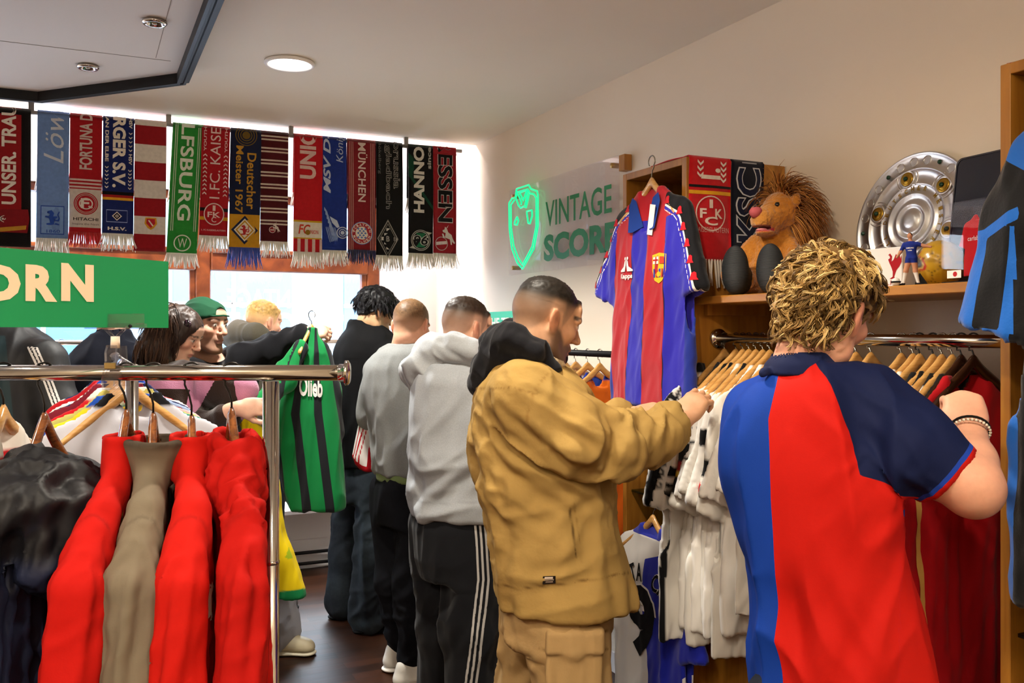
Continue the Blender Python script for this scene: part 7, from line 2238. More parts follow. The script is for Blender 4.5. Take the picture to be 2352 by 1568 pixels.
m.build('woven_label', M_cloth, jk, False)
S = SDF()                                                        # fleece rim of the collar
S.chain(A_.pts([(1218, 812, 2.44), (1262, 828, 2.46), (1292, 838, 2.52)]), [.012, .011, .009], .01); garment(A_, 'fleece_collar', S, pm('cream_fleece', attr=True, rough=1, bump=(160, .8, .005)), 'cdb894', .004, [(up, 60, 60, .003)])
S = SDF()
S.chain(A_.pts([(1268, 846, 2.47), (1228, 806, 2.44), (1180, 786, 2.46), (1150, 792, 2.55)]), [.018, .034, .046, .05], .03)
S.chain(A_.pts([(1278, 820, 2.70), (1225, 785, 2.74), (1170, 780, 2.70), (1145, 800, 2.60)]), [.028, .042, .048, .05], .03)
S.chain(A_.pts([(1160, 800, 2.50), (1125, 850, 2.52), (1112, 880, 2.58)]), [.045, .045, .028], .035); S.chain(A_.pts([(1160, 800, 2.66), (1125, 850, 2.66), (1112, 880, 2.60)]), [.045, .045, .028], .035)
S.rc(A_.q(1218, 775, 2.58), A_.q(1205, 840, 2.58), .066, .070, .01, 's')
garment(A_, 'hood', S, M_fleece, '17171b', .0055, [((1, 0, -.7), 3, 15, .010), ((.6, 0, .8), 6, 22, .005)], seed=21)
S = SDF(); S.loft(A_.rows([(1330, 1160, 1400, .17), (1400, 1155, 1402, .18), (1450, 1158, 1400, .17)]), .02)
S.chain([hp[1], kn[1], ft[1]], [.105, .098, .085], .04); S.chain([hp[0], kn[0], ft[0]], [.10, .092, .085], .04)
def pant_paint(C, V, px, py):
    C = mixc(C, '7a5f38', .7 * np.exp(-(side_of(px, py, [(1328, 1370), (1330, 1450)]) / 1.5) ** 2) * (py < 1452))
    for ln in ([(1246, 1448), (1320, 1455), (1396, 1446)], [(1248, 1482), (1300, 1500), (1330, 1500), (1394, 1488)]):
        C = mixc(C, '5c4526', .8 * np.exp(-(side_of(px, py, ln, 'y') / 1.7) ** 2) * (px > 1244) * (px < 1398))
    return C
garment(A_, 'cargo_trousers', S, M_cot, 'a98a5c', .008, [(up, 2, 10, .012), ((1, 0, .3), 3, 13, .012, 1220, 1460, 90), ((.7, 0, .7), 3, 14, .012, 1170, 1540, 90)], pant_paint, seed=15)
S = SDF(); S.box(A_.q(1318, 1512, 2.395), (.072, .016, .085), rotz(.08), .008, .004); S.box(A_.q(1320, 1474, 2.385), (.076, .016, .030), rotz(.08), .008, .01); S.ell(A_.q(1316, 1502, 2.383), (.03, .013, .014), None, .012)
garment(A_, 'cargo_pocket', S, M_cot, 'a98a5c', .005, [(up, 4, 18, .004)], seed=9)
for c_, di in zip(ft, (25, 15)): shoe(A_, c_ - (.05, 0, 0), di, '3a3028', '1c1814')

# ------------------------------------------------------------------ the man in the pale grey hoodie
G = Fig('person in a pale grey hooded sweatshirt and black trousers with three white side stripes', 1055, 3.45)
G.head(1071, 758, 3.45, 40, 12, 0, 1.0, neck=(1048, 850, 3.47), nr=(.060, .066))
tg = [(815, 1000, 1110, .09), (835, 965, 1150, .15), (870, 948, 1190, .19), (940, 942, 1215, .20), (1020, 944, 1220, .20), (1080, 946, 1215, .20), (1120, 942, 1205, .20), (1150, 946, 1200, .20), (1176, 952, 1195, .195)]
G.S.loft(G.rows(tg, shrink=.04), .02)
rg = [(1150, 880, 3.32), (1215, 1010, 3.30), (1270, 985, 3.45), (1290, 960, 3.65)]
G.S.chain(G.pts(rg), [.055, .048, .04, .03], .02); add_hand(G.S, G.q(1290, 960, 3.65), (.6, .5, .6), (-.3, -.6, .7), 1)
hp = [G.q(1010, 1200, 3.52), G.q(1095, 1200, 3.40)]; kn = [G.q(1020, 1440, 3.52), G.q(1085, 1440, 3.36)]; ft = [G.q(1000, 1640, 3.56) * (1, 1, 0) + np.array((0, 0, .09)), G.q(1070, 1660, 3.34) * (1, 1, 0) + np.array((0, 0, .09))]
legs_floor(G.S, hp, kn, ft)
G.finish(.0048, .010, 1.0, dict(skin='d2a184', hair='4a3c30', fade=.45, blush=.3, top='241a12'))
hair_shell('hair', G.V, G.F, G.hm * sstep(G.L[:, 2], .030, .085), G.L, lambda L: .001 + .010 * sstep(L[:, 2], .05, .1), G.T, '2f2218', bump=.002, seed=6, freq=240, under=G.C)
S = SDF(); S.loft(G.rows(tg), .02, n=2.3); pg = G.pts(rg); S.chain(pg[:3], [.085, .075, .06], .03); S.rc(G.q(1075, 1150, 3.45), G.q(960, 1150, 3.45), .02, .02, .03) if False else None
S.ell(G.q(1050, 815, 3.45), (.085, .09, .06), None, .01, 's')
gf = [(up, 1.5, 8, .012), ((.75, 0, .65), 1.6, 10, .024, 1050, 1090, 130), ((.6, 0, .8), 1.6, 11, .014, 1110, 960, 110), ((1, 0, .2), 1.2, 12, .016, 1010, 1130, 80)]
def g_paint(C, V, px, py): return mixc(C, '84888c', .45 * np.exp(-(side_of(px, py, [(940, 1146), (1000, 1158), (1110, 1150), (1220, 1140)], 'y') / 2.0) ** 2))
garment(G, 'hooded_sweatshirt', S, M_fleece, 'a6abb0', .0085, gf, g_paint, seed=33)
S = SDF()
S.chain(G.pts([(1108, 842, 3.34), (1085, 808, 3.30), (1040, 796, 3.32), (985, 795, 3.42)]), [.030, .040, .042, .045], .035); S.chain(G.pts([(1100, 838, 3.58), (1060, 800, 3.62), (1010, 795, 3.58), (980, 800, 3.46)]), [.030, .040, .042, .045], .035)
S.chain(G.pts([(1000, 815, 3.36), (965, 850, 3.40), (972, 890, 3.42)]), [.05, .055, .035], .04); S.chain(G.pts([(990, 815, 3.52), (960, 850, 3.50), (970, 885, 3.46)]), [.05, .055, .035], .04); S.rc(G.q(1000, 860, 3.36), G.q(1030, 900, 3.33), .04, .02, .05)
S.rc(G.q(1055, 790, 3.45), G.q(1045, 850, 3.45), .072, .076, .01, 's')
garment(G, 'hood', S, M_fleece, 'acb1b5', .007, [((1, 0, -.8), 3, 14, .012)], seed=35)
S = SDF(); S.loft(G.rows([(1150, 965, 1180, .17), (1200, 952, 1160, .185), (1270, 955, 1140, .18), (1310, 965, 1135, .16)]), .02)
S.chain([hp[1], kn[1], ft[1]], [.115, .098, .070], .05); S.chain([hp[0], kn[0], ft[0]], [.115, .098, .070], .05)
def g_attrs(V, px, py):
    c = [(1098, 1170), (1104, 1240), (1108, 1330), (1100, 1400), (1093, 1470), (1080, 1568), (1072, 1650)]
    d_ = side_of(px, py, c); f_ = V[:, 1] < -.02
    return dict(m_w=np.where(f_, np.maximum.reduce([2.6 - np.abs(d_ - o) for o in (-10, 1, 12)]), -1))
mt = pm('striped_track_trousers', '15161a', .8, masks=[('m_w', 'b8b6b2')], bump=(300, .2, .001), sheen=.1)
garment(G, 'track_trousers', S, mt, '15161a', .0062, [(up, 1.5, 9, .012), ((.6, 0, .8), 3, 11, .012, 1030, 1420, 120)], attrs=g_attrs, seed=37)
for c_, di in zip(ft, (35, 25)): shoe(G, c_ - (.07, .02, 0), di, 'd5d2cb', 'e2dfd8')

# ------------------------------------------------------------------ the man in the plain grey sweatshirt
W = Fig('person with buzzed fair hair in a plain mid grey sweatshirt and black joggers', 940, 4.05)
W.head(945, 750, 4.05, 70, 14, 0, 1.0, neck=(930, 815, 4.05), nr=(.062, .070))
tw = [(790, 905, 985, .09), (806, 868, 1010, .14), (840, 845, 1022, .17), (890, 838, 1030, .18), (950, 848, 1035, .18), (1010, 860, 1038, .18), (1060, 862, 1036, .175), (1082, 864, 1034, .17)]
W.S.loft(W.rows(tw, shrink=.035), .02)
W.S.chain(W.pts([(862, 860, 4.10), (858, 950, 4.22), (930, 930, 4.45)]), [.05, .045, .03], .02); W.S.chain(W.pts([(1015, 850, 3.98), (1040, 940, 4.05), (1090, 900, 4.35)]), [.05, .045, .03], .02)
add_hand(W.S, W.q(1090, 900, 4.35), (.6, .6, .5), (-.3, -.6, .7), 1); add_hand(W.S, W.q(930, 930, 4.45), (.6, .6, .5), (-.3, -.6, .7), -1)
hp = [W.q(905, 1120, 4.12), W.q(965, 1120, 4.0)]; kn = [W.q(905, 1330, 4.12), W.q(955, 1330, 3.98)]; ft = [W.q(920, 1500, 4.20) * (1, 1, 0) + np.array((0, 0, .10)), W.q(945, 1540, 3.98) * (1, 1, 0) + np.array((0, 0, .10))]
legs_floor(W.S, hp, kn, ft)
W.finish(.0050, .010, 1.05, dict(skin='dba688', hair='866848', fade=.55, blush=.4, top='6b4d32'))
hair_shell('hair', W.V, W.F, W.hm * sstep(W.L[:, 2], -.02, .06), W.L, lambda L: .001 + .005 * sstep(L[:, 2], .02, .1), W.T, '6f5338', bump=.0014, seed=7, freq=280, under=W.C)
S = SDF(); S.loft(W.rows(tw), .02, n=2.3); S.chain(W.pts([(868, 850, 4.08), (858, 950, 4.20), (915, 940, 4.38)]), [.08, .07, .055], .03); S.chain(W.pts([(1012, 850, 3.98), (1036, 935, 4.04), (1075, 905, 4.28)]), [.08, .07, .055], .03)
S.ell(W.q(938, 790, 4.05), (.078, .08, .035), None, .01, 's')
garment(W, 'sweatshirt', S, M_fleece, '828584', .0085, [(up, 1.5, 8, .012), ((.65, 0, .75), 1.8, 10, .016, 900, 1020, 90)], seed=41)
S = SDF(); S.loft(W.rows([(1065, 868, 1030, .168), (1098, 866, 1030, .168)]), .01); garment(W, 'undershirt_hem', S, M_cloth, '6f8052', .008, [(up, 6, 20, .004)])
S = SDF(); S.loft(W.rows([(1070, 872, 1022, .15), (1110, 866, 1020, .165), (1160, 868, 1015, .16), (1200, 872, 1010, .15)]), .02)
S.chain([hp[1], kn[1], ft[1] + (0, 0, .04)], [.105, .088, .062], .04); S.chain([hp[0], kn[0], ft[0] + (0, 0, .04)], [.105, .088, .062], .04)
garment(W, 'joggers', S, M_dark, '121318', .009, [(up, 1.5, 9, .010), ((.8, 0, .5), 3, 13, .014, 940, 1430, 110)], seed=43)
shoe(W, ft[1] - (.07, .04, 0), 22, 'dedbd2', 'ece9e2', swoosh='d4d0c6', h=.095); shoe(W, ft[0] - (.07, .04, 0), 22, 'dedbd2', 'ece9e2', h=.095)

# ------------------------------------------------------------------ the man in the black coat
K = Fig('person with thick black hair in a black wool coat and washed black jeans', 845, 4.80)
K.head(864, 718, 4.80, 30, 22, 0, 1.0, neck=(838, 780, 4.82), nr=(.056, .062))
tk = [(748, 806, 880, .09), (770, 785, 905, .15), (805, 768, 925, .18), (860, 764, 940, .19), (930, 768, 945, .19), (1000, 775, 945, .19), (1045, 778, 942, .19), (1068, 780, 938, .185)]
K.S.loft(K.rows(tk, shrink=.035), .02)
K.S.chain(K.pts([(900, 830, 4.68), (935, 930, 4.70), (985, 890, 4.95)]), [.05, .045, .03], .02); add_hand(K.S, K.q(985, 890, 4.95), (.6, .5, .5), (-.3, -.6, .7), 1)
hp = [K.q(815, 1090, 4.92), K.q(870, 1090, 4.74)]; kn = [K.q(800, 1270, 4.92), K.q(860, 1270, 4.72)]; ft = [K.q(790, 1400, 4.95) * (1, 1, 0) + np.array((0, 0, .09)), K.q(848, 1430, 4.72) * (1, 1, 0) + np.array((0, 0, .09))]
legs_floor(K.S, hp, kn, ft)
K.finish(.0052, .010, 1.15, dict(skin='c39a72', hair='0f0d0d', blush=.15, brow='100d0c'))
hair_shell('hair', K.V, K.F, K.hm, K.L, lambda L: .010 + .016 * sstep(L[:, 2], .0, .07), K.T, '0d0c0d', bump=.005, seed=9, freq=80)
ro, nr_ = sample_scalp(K.V, K.F, K.hm * sstep(K.L[:, 2], .0, .04), 650, 5); kc = K.hc + K.hM @ np.array((0, -.05, .1)); kd = K.hM @ np.array((0, .5, -.5))
def flk(p, n):
    t = p - kc; t = t - n * t.dot(n); t = t / (np.linalg.norm(t) + 1e-6) + kd * .4; return t / np.linalg.norm(t)
m = MB(); clumps(m, ro[:260] + nr_[:260] * .010, nr_[:260], flk, .062, .0016, ['0d0c0d', '141216', '1c191c'], 4, .006, 7, .005, 6, .42); m.build('fringe_hair', M_hair, K.T)
S = SDF(); S.loft(K.rows(tk), .02, n=2.3); S.chain(K.pts([(898, 825, 4.68), (935, 930, 4.70), (972, 898, 4.90)]), [.085, .07, .06], .03)
S.loft(K.rows([(775, 795, 895, .11), (742, 800, 872, .085), (734, 806, 866, .078)]), .01); S.loft(K.rows([(760, 812, 868, .07), (700, 806, 862, .075)]), .004, 's')
garment(K, 'coat', S, M_dark, '131314', .0095, [(up, 1.2, 7, .008), ((.4, 0, 1), 2, 9, .008, 800, 980, 90)], lambda C, V, px, py: mixc(C, '060606', .7 * np.exp(-(side_of(px, py, [(760, 826), (850, 822), (930, 830)], 'y') / 1.5) ** 2) * (px < 905)), seed=51)
S = SDF(); S.loft(K.rows([(1050, 785, 915, .15), (1100, 778, 908, .165), (1150, 776, 905, .16)]), .02)
S.chain([hp[1], kn[1], ft[1]], [.105, .098, .095], .04); S.chain([hp[0], kn[0], ft[0]], [.105, .098, .095], .04)
garment(K, 'jeans', S, M_dark, '2a3036', .009, [(up, 1.5, 8, .010), ((.8, 0, .5), 3, 12, .014, 820, 1200, 80), ((.8, 0, .5), 3, 12, .016, 830, 1390, 70)], lambda C, V, px, py: mixc(C, '46525a', .5 * sstep(vnoise(V * 5, 2), .0, .7)), seed=53)
for c_ in ft: shoe(K, c_ - (.07, .03, 0), 20, '0c0b0c', '0a0a0a', rough=.12)

# ------------------------------------------------------------------ the man in the green cap, holding up a shirt
Cp = Fig('person in a backward green cap and black top holding up a striped shirt', 500, 4.38)
Cp.head(472, 748, 4.24, -25, 5, 0, 1.06, neck=(468, 838, 4.32), nr=(.060, .068))
tc_ = [(805, 425, 525, .09), (822, 405, 560, .14), (850, 395, 590, .17), (920, 400, 585, .18), (1000, 412, 580, .17), (1080, 420, 580, .17), (1130, 420, 578, .165)]
Cp.S.loft(Cp.rows(tc_, shrink=.035), .02)
ca = [(548, 830, 4.34), (620, 803, 4.36), (690, 772, 4.36), (712, 762, 4.36)]
Cp.S.chain(Cp.pts(ca), [.055, .048, .036, .029], .02)
add_hand(Cp.S, Cp.q(700, 768, 4.36), (.85, .1, .15), (.1, -.75, .66), -1, 1.05, (.75, .9, .6), .08, (.4, .5, -.5))
cl_ = [(440, 860, 4.20), (490, 960, 4.12), (535, 937, 4.08), (550, 932, 4.06)]
Cp.S.chain(Cp.pts(cl_), [.05, .046, .036, .029], .02)
add_hand(Cp.S, Cp.q(548, 932, 4.06), (.95, .05, .0), (-.05, -.96, .25), 1, 1.0, (.40, .55, .35), .10, (.6, .5, -.3))
hp = [Cp.q(460, 1150, 4.45), Cp.q(540, 1150, 4.34)]; kn = [Cp.q(480, 1300, 4.45), Cp.q(610, 1300, 4.38)]; ft = [Cp.q(430, 1490, 4.45) * (1, 1, 0) + np.array((0, 0, .09)), Cp.q(652, 1480, 4.42) * (1, 1, 0) + np.array((0, 0, .09))]
legs_floor(Cp.S, hp, kn, ft)
Cp.finish(.0045, .010, 1.0, dict(skin='d8a88e', hair='4a3424', beard=('6b452c', .62), brow='4a3222', blush=.4, lips='b5766c', brow_w=1.1))
ck = Cp.hk; T_ = lambda x, y, z: Cp.hc + Cp.hM @ (np.array((x, y, z)) * ck)
S = SDF(); S.ell(T_(0, -.012, .040), np.array((.0845, .109, .086)) * ck, Cp.hM, .01); S.cut(T_(0, .08, .050), Cp.hM @ np.array((0, .35, -1)))
S.ell(T_(0, .095, .062), (.036, .05, .026), Cp.hM, .004, 's')
cpo, _, _ = garment(Cp, 'cap', S, M_cloth, '1d4a32', .0045, [(Cp.hM @ np.array((0, 1, .2)), 5, 18, .005)], seed=61)
m = MB(); m.tube([T_(x, .012 + .086 * math.sqrt(max(0, 1 - (x / .085) ** 2)), .0535 - .004 * abs(x) / .05) for x in np.linspace(-.055, .055, 15)], .0045, 8, 0, '1d4a32'); m.build('cap_strap', M_cloth, cpo)
S = SDF(); S.loft(Cp.rows(tc_), .02, n=2.3); S.chain(Cp.pts(ca[:3]), [.082, .068, .052], .03); S.chain(Cp.pts(cl_[:3]), [.08, .068, .05], .03); S.ell(Cp.q(478, 815, 4.28), (.085, .09, .05), None, .01, 's')
co, Vc, Fc = garment(Cp, 'top', S, M_fleece, '111114', .0085, [(up, 1.5, 8, .010), ((.15, 0, 1), 3, 14, .012, 640, 800, 90)], lambda C, V, px, py: mixc(C, '55524e', .8 * np.exp(-(side_of(px, py, [(523, 775), (517, 800), (512, 835)]) / 1.1) ** 2) * (py > 775) * (py < 838)), seed=63)
S = SDF(); S.loft(Cp.rows([(1110, 428, 575, .15), (1150, 422, 572, .16), (1190, 425, 575, .155)]), .02)
S.chain([hp[1], kn[1], ft[1] - (.02, 0, 0)], [.105, .100, .092], .04); S.chain([hp[0], kn[0], ft[0]], [.105, .098, .09], .04)
garment(Cp, 'trousers', S, M_cot, 'a9abb6', .009, [(up, 1.5, 8, .010), ((.8, 0, .5), 3, 11, .012, 650, 1420, 70)], seed=65)
for c_, di in zip(ft, (-12, -10)): shoe(Cp, c_ - (.12, 0, 0), di, 'c8bc9c', 'd8d0b8', L=.29)

# the shirt he holds: green and black stripes
hk = Cp.base + Cp.q(716, 752, 4.30)
t = thing('football_shirt', 'green and black striped shirt with white lettering, held up by the man in the cap', 'shirt', to_world(hk), YAW)
hanger(to_world(hk), YAW + 1.15, 'pale wooden hanger gripped by the man in the green cap', M_hwood, .06, M_wire, half=.12, drop=.12)
q = lambda px, py, d=4.26: P(px, py, d) - hk
S = SDF(); rws = []
for py, l, r_, ty in ((752, 706, 726, .022), (790, 690, 738, .04), (830, 668, 752, .055), (880, 645, 762, .065), (950, 636, 770, .07), (1030, 634, 778, .072), (1110, 642, 784, .072), (1150, 655, 787, .072), (1172, 662, 786, .07)):
    a_, b_ = q(l, py), q(r_, py); rws.append((a_[2], (a_[0] + b_[0]) / 2, 0, (b_[0] - a_[0]) / 2, ty))
S.loft(rws, .01, n=2.2)
S.chain([q(690, 800, 4.22), q(650, 870, 4.17), q(602, 925, 4.08), q(578, 934, 4.05)], [.035, .052, .045, .026], .03, sq=((0, 1, 0), .6))
S.chain([q(735, 800, 4.30), q(756, 900, 4.34), q(768, 990, 4.36)], [.03, .045, .05], .03, sq=((0, 1, 0), .6))
V, F = S.mesh(.0065); V0 = V.copy(); V = V + vnormals(V, F) * (folds(V, (.1, 0, 1), 1.5, 13, .010, 71))[:, None]
px, py = px_of(V0, hk)
t_ = (px - np.interp(py, (750, 830, 950, 1175), (716, 700, 690, 716))) / np.interp(py, (750, 830, 950, 1175), (14, 42, 64, 66))
blk = .030 - np.abs(((t_ * .5 + .28) % .40) - .20) + .045
blk = np.where(px < np.interp(py, (760, 870, 1000), (690, 645, 600)), -1, blk * .1)
mt = pm('green_striped_cloth', '0e7a3c', .7, masks=[('m_b', '1a1c20')], bump=(300, .2, .001), sheen=.15)
m = MB(); m.add(V, F, 0, None, dict(m_b=blk)); ob = m.build('shell', mt, t)
fake = type('o', (), {})(); fake.base = hk; fake.q = lambda px, py: q(px, py)
bv = BVHTree.FromPolygons(V.tolist(), F.tolist()); m = MB()
Vt, Ft = text_geo('Olieb', .03)
Vt, Ft = finer(Vt, Ft, .12)
m.add(np.array([tuple(on_cloth(fake, bv, 714 + u * 54, 888 - v * 46 + u * 4, .005)) for u, v in Vt]), Ft, 0, 'e6e2dc'); m.build('lettering', M_cloth, t)
# yellow shirt hanging from his lower arm
hk = P(640, 1190, 4.10)
t = thing('football_shirt', 'bright yellow shirt with a green hem held beside the pale trousers', 'shirt', to_world(hk), YAW)
S = SDF(); rws = []
for py_, l, r_ in ((930, 540, 566), (1000, 560, 612), (1100, 585, 636), (1220, 600, 652), (1300, 610, 682), (1372, 622, 704)):
    a_, b_ = P(l, py_, 4.1) - hk, P(r_, py_, 4.1) - hk; rws.append((a_[2], (a_[0] + b_[0]) / 2, 0, (b_[0] - a_[0]) / 2, .045))
S.loft(rws, .01, n=2.3); V, F = S.mesh(.0065); V0 = V.copy(); V = V + vnormals(V, F) * (folds(V, (.2, 0, 1), 1.5, 15, .010, 75))[:, None]
px, py = px_of(V0, hk)
C = np.tile(lin('e2c410'), (len(V), 1)); C = mixc(C, '177a44', sstep(py - (1372 - .45 * (px - 622)) - 0 * px + 14, -1, 2) * 0 + sstep(side_of(px, py, [(600, 1362), (704, 1350)], 'y'), -1, 2)); C = mixc(C, '9aae1e', (np.abs(px - 664) < (py - 1255) * .35) * (py > 1255) * (py < 1282) * 1.0)
emit(V, F, 'shell', M_cloth, t, C)

# ------------------------------------------------------------------ the woman in the pink and brown sweater
Wm = Fig('person with long brown hair and a hair clip in a pink and dark brown sweater', 430, 3.66)
Wm.head(414, 769, 3.72, -6, 26, 0, .87, neck=(385, 850, 3.72), nr=(.046, .052), female=True, nose=.2)
tm = [(835, 355, 430, .08), (852, 335, 460, .13), (885, 325, 480, .155), (930, 330, 490, .16), (1010, 340, 490, .155), (1100, 345, 488, .15), (1160, 345, 488, .15)]
Wm.S.loft(Wm.rows(tm, shrink=.035), .02)
wa = [(445, 880, 3.60), (565, 896, 3.56), (500, 1000, 3.56)]
Wm.S.chain(Wm.pts([(400, 900, 3.60), (450, 990, 3.50), (520, 950, 3.46), (548, 937, 3.45)]), [.045, .036, .028, .026], .02); add_hand(Wm.S, Wm.q(546, 938, 3.45), (1, -.02, .10), (-.05, -.95, .3), 1, .92, (.35, .5, .3), .10, (.6, .45, -.3))
Wm.S.chain(Wm.pts(wa), [.045, .04, .03], .02); add_hand(Wm.S, Wm.q(500, 1000, 3.56), (-.8, .2, -.4), (0, -.9, .4), 1, .9)
hp = [Wm.q(390, 1170, 3.7), Wm.q(440, 1170, 3.62)]; kn = [Wm.q(395, 1420, 3.7), Wm.q(450, 1420, 3.6)]; ft = [k_ * (1, 1, 0) + np.array((0, 0, .08)) for k_ in kn]
legs_floor(Wm.S, hp, kn, ft, (.08, .05, .035))
Wm.finish(.0045, .010, 1.0, dict(skin='dcae94', hair='33231a', blush=.5, lips='b86a62', brow='3c2a20', brow_w=.8))
T_ = lambda x, y, z: Wm.hc + Wm.hM @ (np.array((x, y, z)) * .87)
S = SDF(); S.ell(T_(0, -.022, .040), np.array((.079, .095, .081)), Wm.hM, .02)
for dx, dd in ((-.02, .0), (.03, -.07), (-.05, .06)):
    a0 = T_(0, -.06, .03) + np.array((0, dd, 0)); b0 = np.array((Wm.q(362, 800)[0], dd - .0, Wm.q(362, 800)[2])); c0_ = np.array((Wm.q(368, 842)[0] + dx * .3, dd, Wm.q(0, 838)[2]))
    S.chain([a0, b0 + (0, .05, 0), c0_ + (0, .05, 0)], [.062, .060, .045], .03)
S.chain([T_(.052, .040, .055), T_(.066, .022, .0), T_(.060, .0, -.06)], [.030, .032, .034], .02)
S.ell(T_(0, .085, -.02), (.062, .065, .080), Wm.hM, .01, 's')
V, F = S.mesh(.005); N = vnormals(V, F); V = V + N * (folds(V, (.25, 0, 1), 2.0, 60, .0022, 3) + folds(V, (.25, 0, 1), 1.5, 22, .004, 5))[:, None]
hv_, hf_ = V, F
C = np.clip(np.array(lin('33231a'))[None] * (1 + .6 * vnoise(V * np.array((70, 70, 6)), 4))[:, None], 0, 1)
hro, hnr = sample_scalp(V, F, sstep(V[:, 2], Wm.q(0, 850)[2], Wm.q(0, 760)[2]) * (px_of(V, Wm.base)[0] < 405), 420, 6)
m = MB(); m.add(V, F, 0, C); clumps(m, hro, hnr, lambda p, n: np.array((-.15, 0, -1.0)) - n * n.dot(np.array((-.15, 0, -1.0))) * .8, .10, .0013, ['33231a', '4a3426', '281a12', '5a4030'], 8, .003, 6, .005, 7, .02)
m.build('hair', M_hair, Wm.T)
m = MB(); cl0 = T_(.055, .035, .085)
for k in range(4): m.tube([cl0 + np.array((k * .006 - .012, -.012, .008 * math.sin(k))), cl0 + np.array((k * .006 - .006, -.02, -.012)), cl0 + np.array((k * .006 - .016, -.018, -.026))], [.005, .006, .003], 6, 0, '2a1420' if k % 2 else '17100f')
m.build('hair_clip', pm('tortoise_clip', attr=True, rough=.25), Wm.T)
S = SDF(); S.loft(Wm.rows(tm), .02, n=2.3); S.chain(Wm.pts([(430, 880, 3.62), (500, 888, 3.57), (560, 894, 3.55)]), [.085, .074, .058], .03); S.rc(Wm.q(560, 896, 3.55), Wm.q(505, 990, 3.56), .056, .045, .03); S.chain(Wm.pts([(400, 905, 3.60), (450, 985, 3.50), (508, 956, 3.465)]), [.07, .055, .042], .03)
S.ell(Wm.q(392, 838, 3.72), (.06, .07, .03), None, .01, 's')
def wm_attr(V, px, py):
    a_ = np.minimum(np.minimum(px - (462 + (930 - py) * .55), (548 - (930 - py) * .18) - px), py - 870)
    b_ = np.minimum(np.minimum(px - 352, (428 + (930 - py) * .2) - px), py - 893)
    c_ = 858 - py - .0 * px
    e_ = np.minimum(np.minimum(px - 330, 500 - px), np.where(((py - 950) % 110) < 55, 1, -1) * 1.0) * (py > 950) - (py <= 950)
    return dict(m_d=np.maximum.reduce([a_, b_, c_, e_]))
mt = pm('knitted_sweater', 'b57a96', .95, masks=[('m_d', '2a1c16')], sheen=.3, bump=(220, .6, .003))
garment(Wm, 'sweater', S, mt, 'b57a96', .0075, [(up, 2, 10, .008)], attrs=wm_attr, seed=73)
S = SDF(); S.loft(Wm.rows([(1140, 352, 480, .14), (1190, 350, 478, .145)]), .02)
for a_, b_, c_ in zip(hp, kn, ft): S.chain([a_, b_, c_], [.09, .08, .075], .03)
garment(Wm, 'trousers', S, M_dark, '17181c', .010, [(up, 2, 10, .008)])
for c_ in ft: shoe(Wm, c_ - (.08, 0, 0), -8, 'd8d4cc', 'e8e4dc', L=.25)

# ------------------------------------------------------------------ the fair-haired person by the window
Bl = Fig('person with short blond hair in an olive grey hooded jacket, close to the shop window', 590, 5.0)
Bl.head(605, 742, 5.0, 50, 10, 0, 1.0, neck=(588, 800, 5.0))
tl = [(775, 560, 615, .08), (795, 535, 640, .15), (830, 520, 655, .19), (920, 518, 660, .19), (1020, 525, 655, .18), (1080, 525, 655, .18)]
Bl.S.loft(Bl.rows(tl, shrink=.035), .02)
hp = [Bl.q(565, 1100, 5.05), Bl.q(615, 1100, 4.95)]; kn = [Bl.q(565, 1250, 5.05), Bl.q(615, 1250, 4.95)]; ft = [k_ * (1, 1, 0) + np.array((0, 0, .08)) for k_ in kn]
legs_floor(Bl.S, hp, kn, ft)
Bl.finish(.0055, .012, 1.15, dict(skin='dca88a', hair='c09a5c', fade=.5, blush=.3))
hair_shell('hair', Bl.V, Bl.F, Bl.hm * sstep(Bl.L[:, 2], .0, .07), Bl.L, lambda L: .002 + .012 * sstep(L[:, 2], .04, .1), Bl.T, 'b08c50', bump=.004, seed=8, freq=150, under=Bl.C)
S = SDF(); S.loft(Bl.rows(tl), .02, n=2.3)
S.chain(Bl.pts([(620, 785, 4.88), (590, 768, 4.85), (548, 765, 4.95), (530, 775, 5.02)]), [.035, .05, .06, .05], .04); S.chain(Bl.pts([(610, 780, 5.12), (575, 765, 5.14), (540, 768, 5.05)]), [.035, .05, .055], .04); S.rc(Bl.q(590, 745, 5.0), Bl.q(590, 790, 5.0), .07, .075, .01, 's')
garment(Bl, 'hooded_jacket', S, M_fleece, '4f4a3e', .0095, [(up, 2, 9, .008)], seed=81)
S = SDF(); S.loft(Bl.rows([(1060, 530, 648, .15), (1110, 530, 648, .155)]), .02)
for a_, b_, c_ in zip(hp, kn, ft): S.chain([a_, b_, c_], [.10, .085, .075], .03)
garment(Bl, 'trousers', S, M_dark, '20242c', .011, [(up, 2, 10, .008)])
for c_ in ft: shoe(Bl, c_ - (.06, .04, 0), 50, '3a3a3c', '1a1a1a')

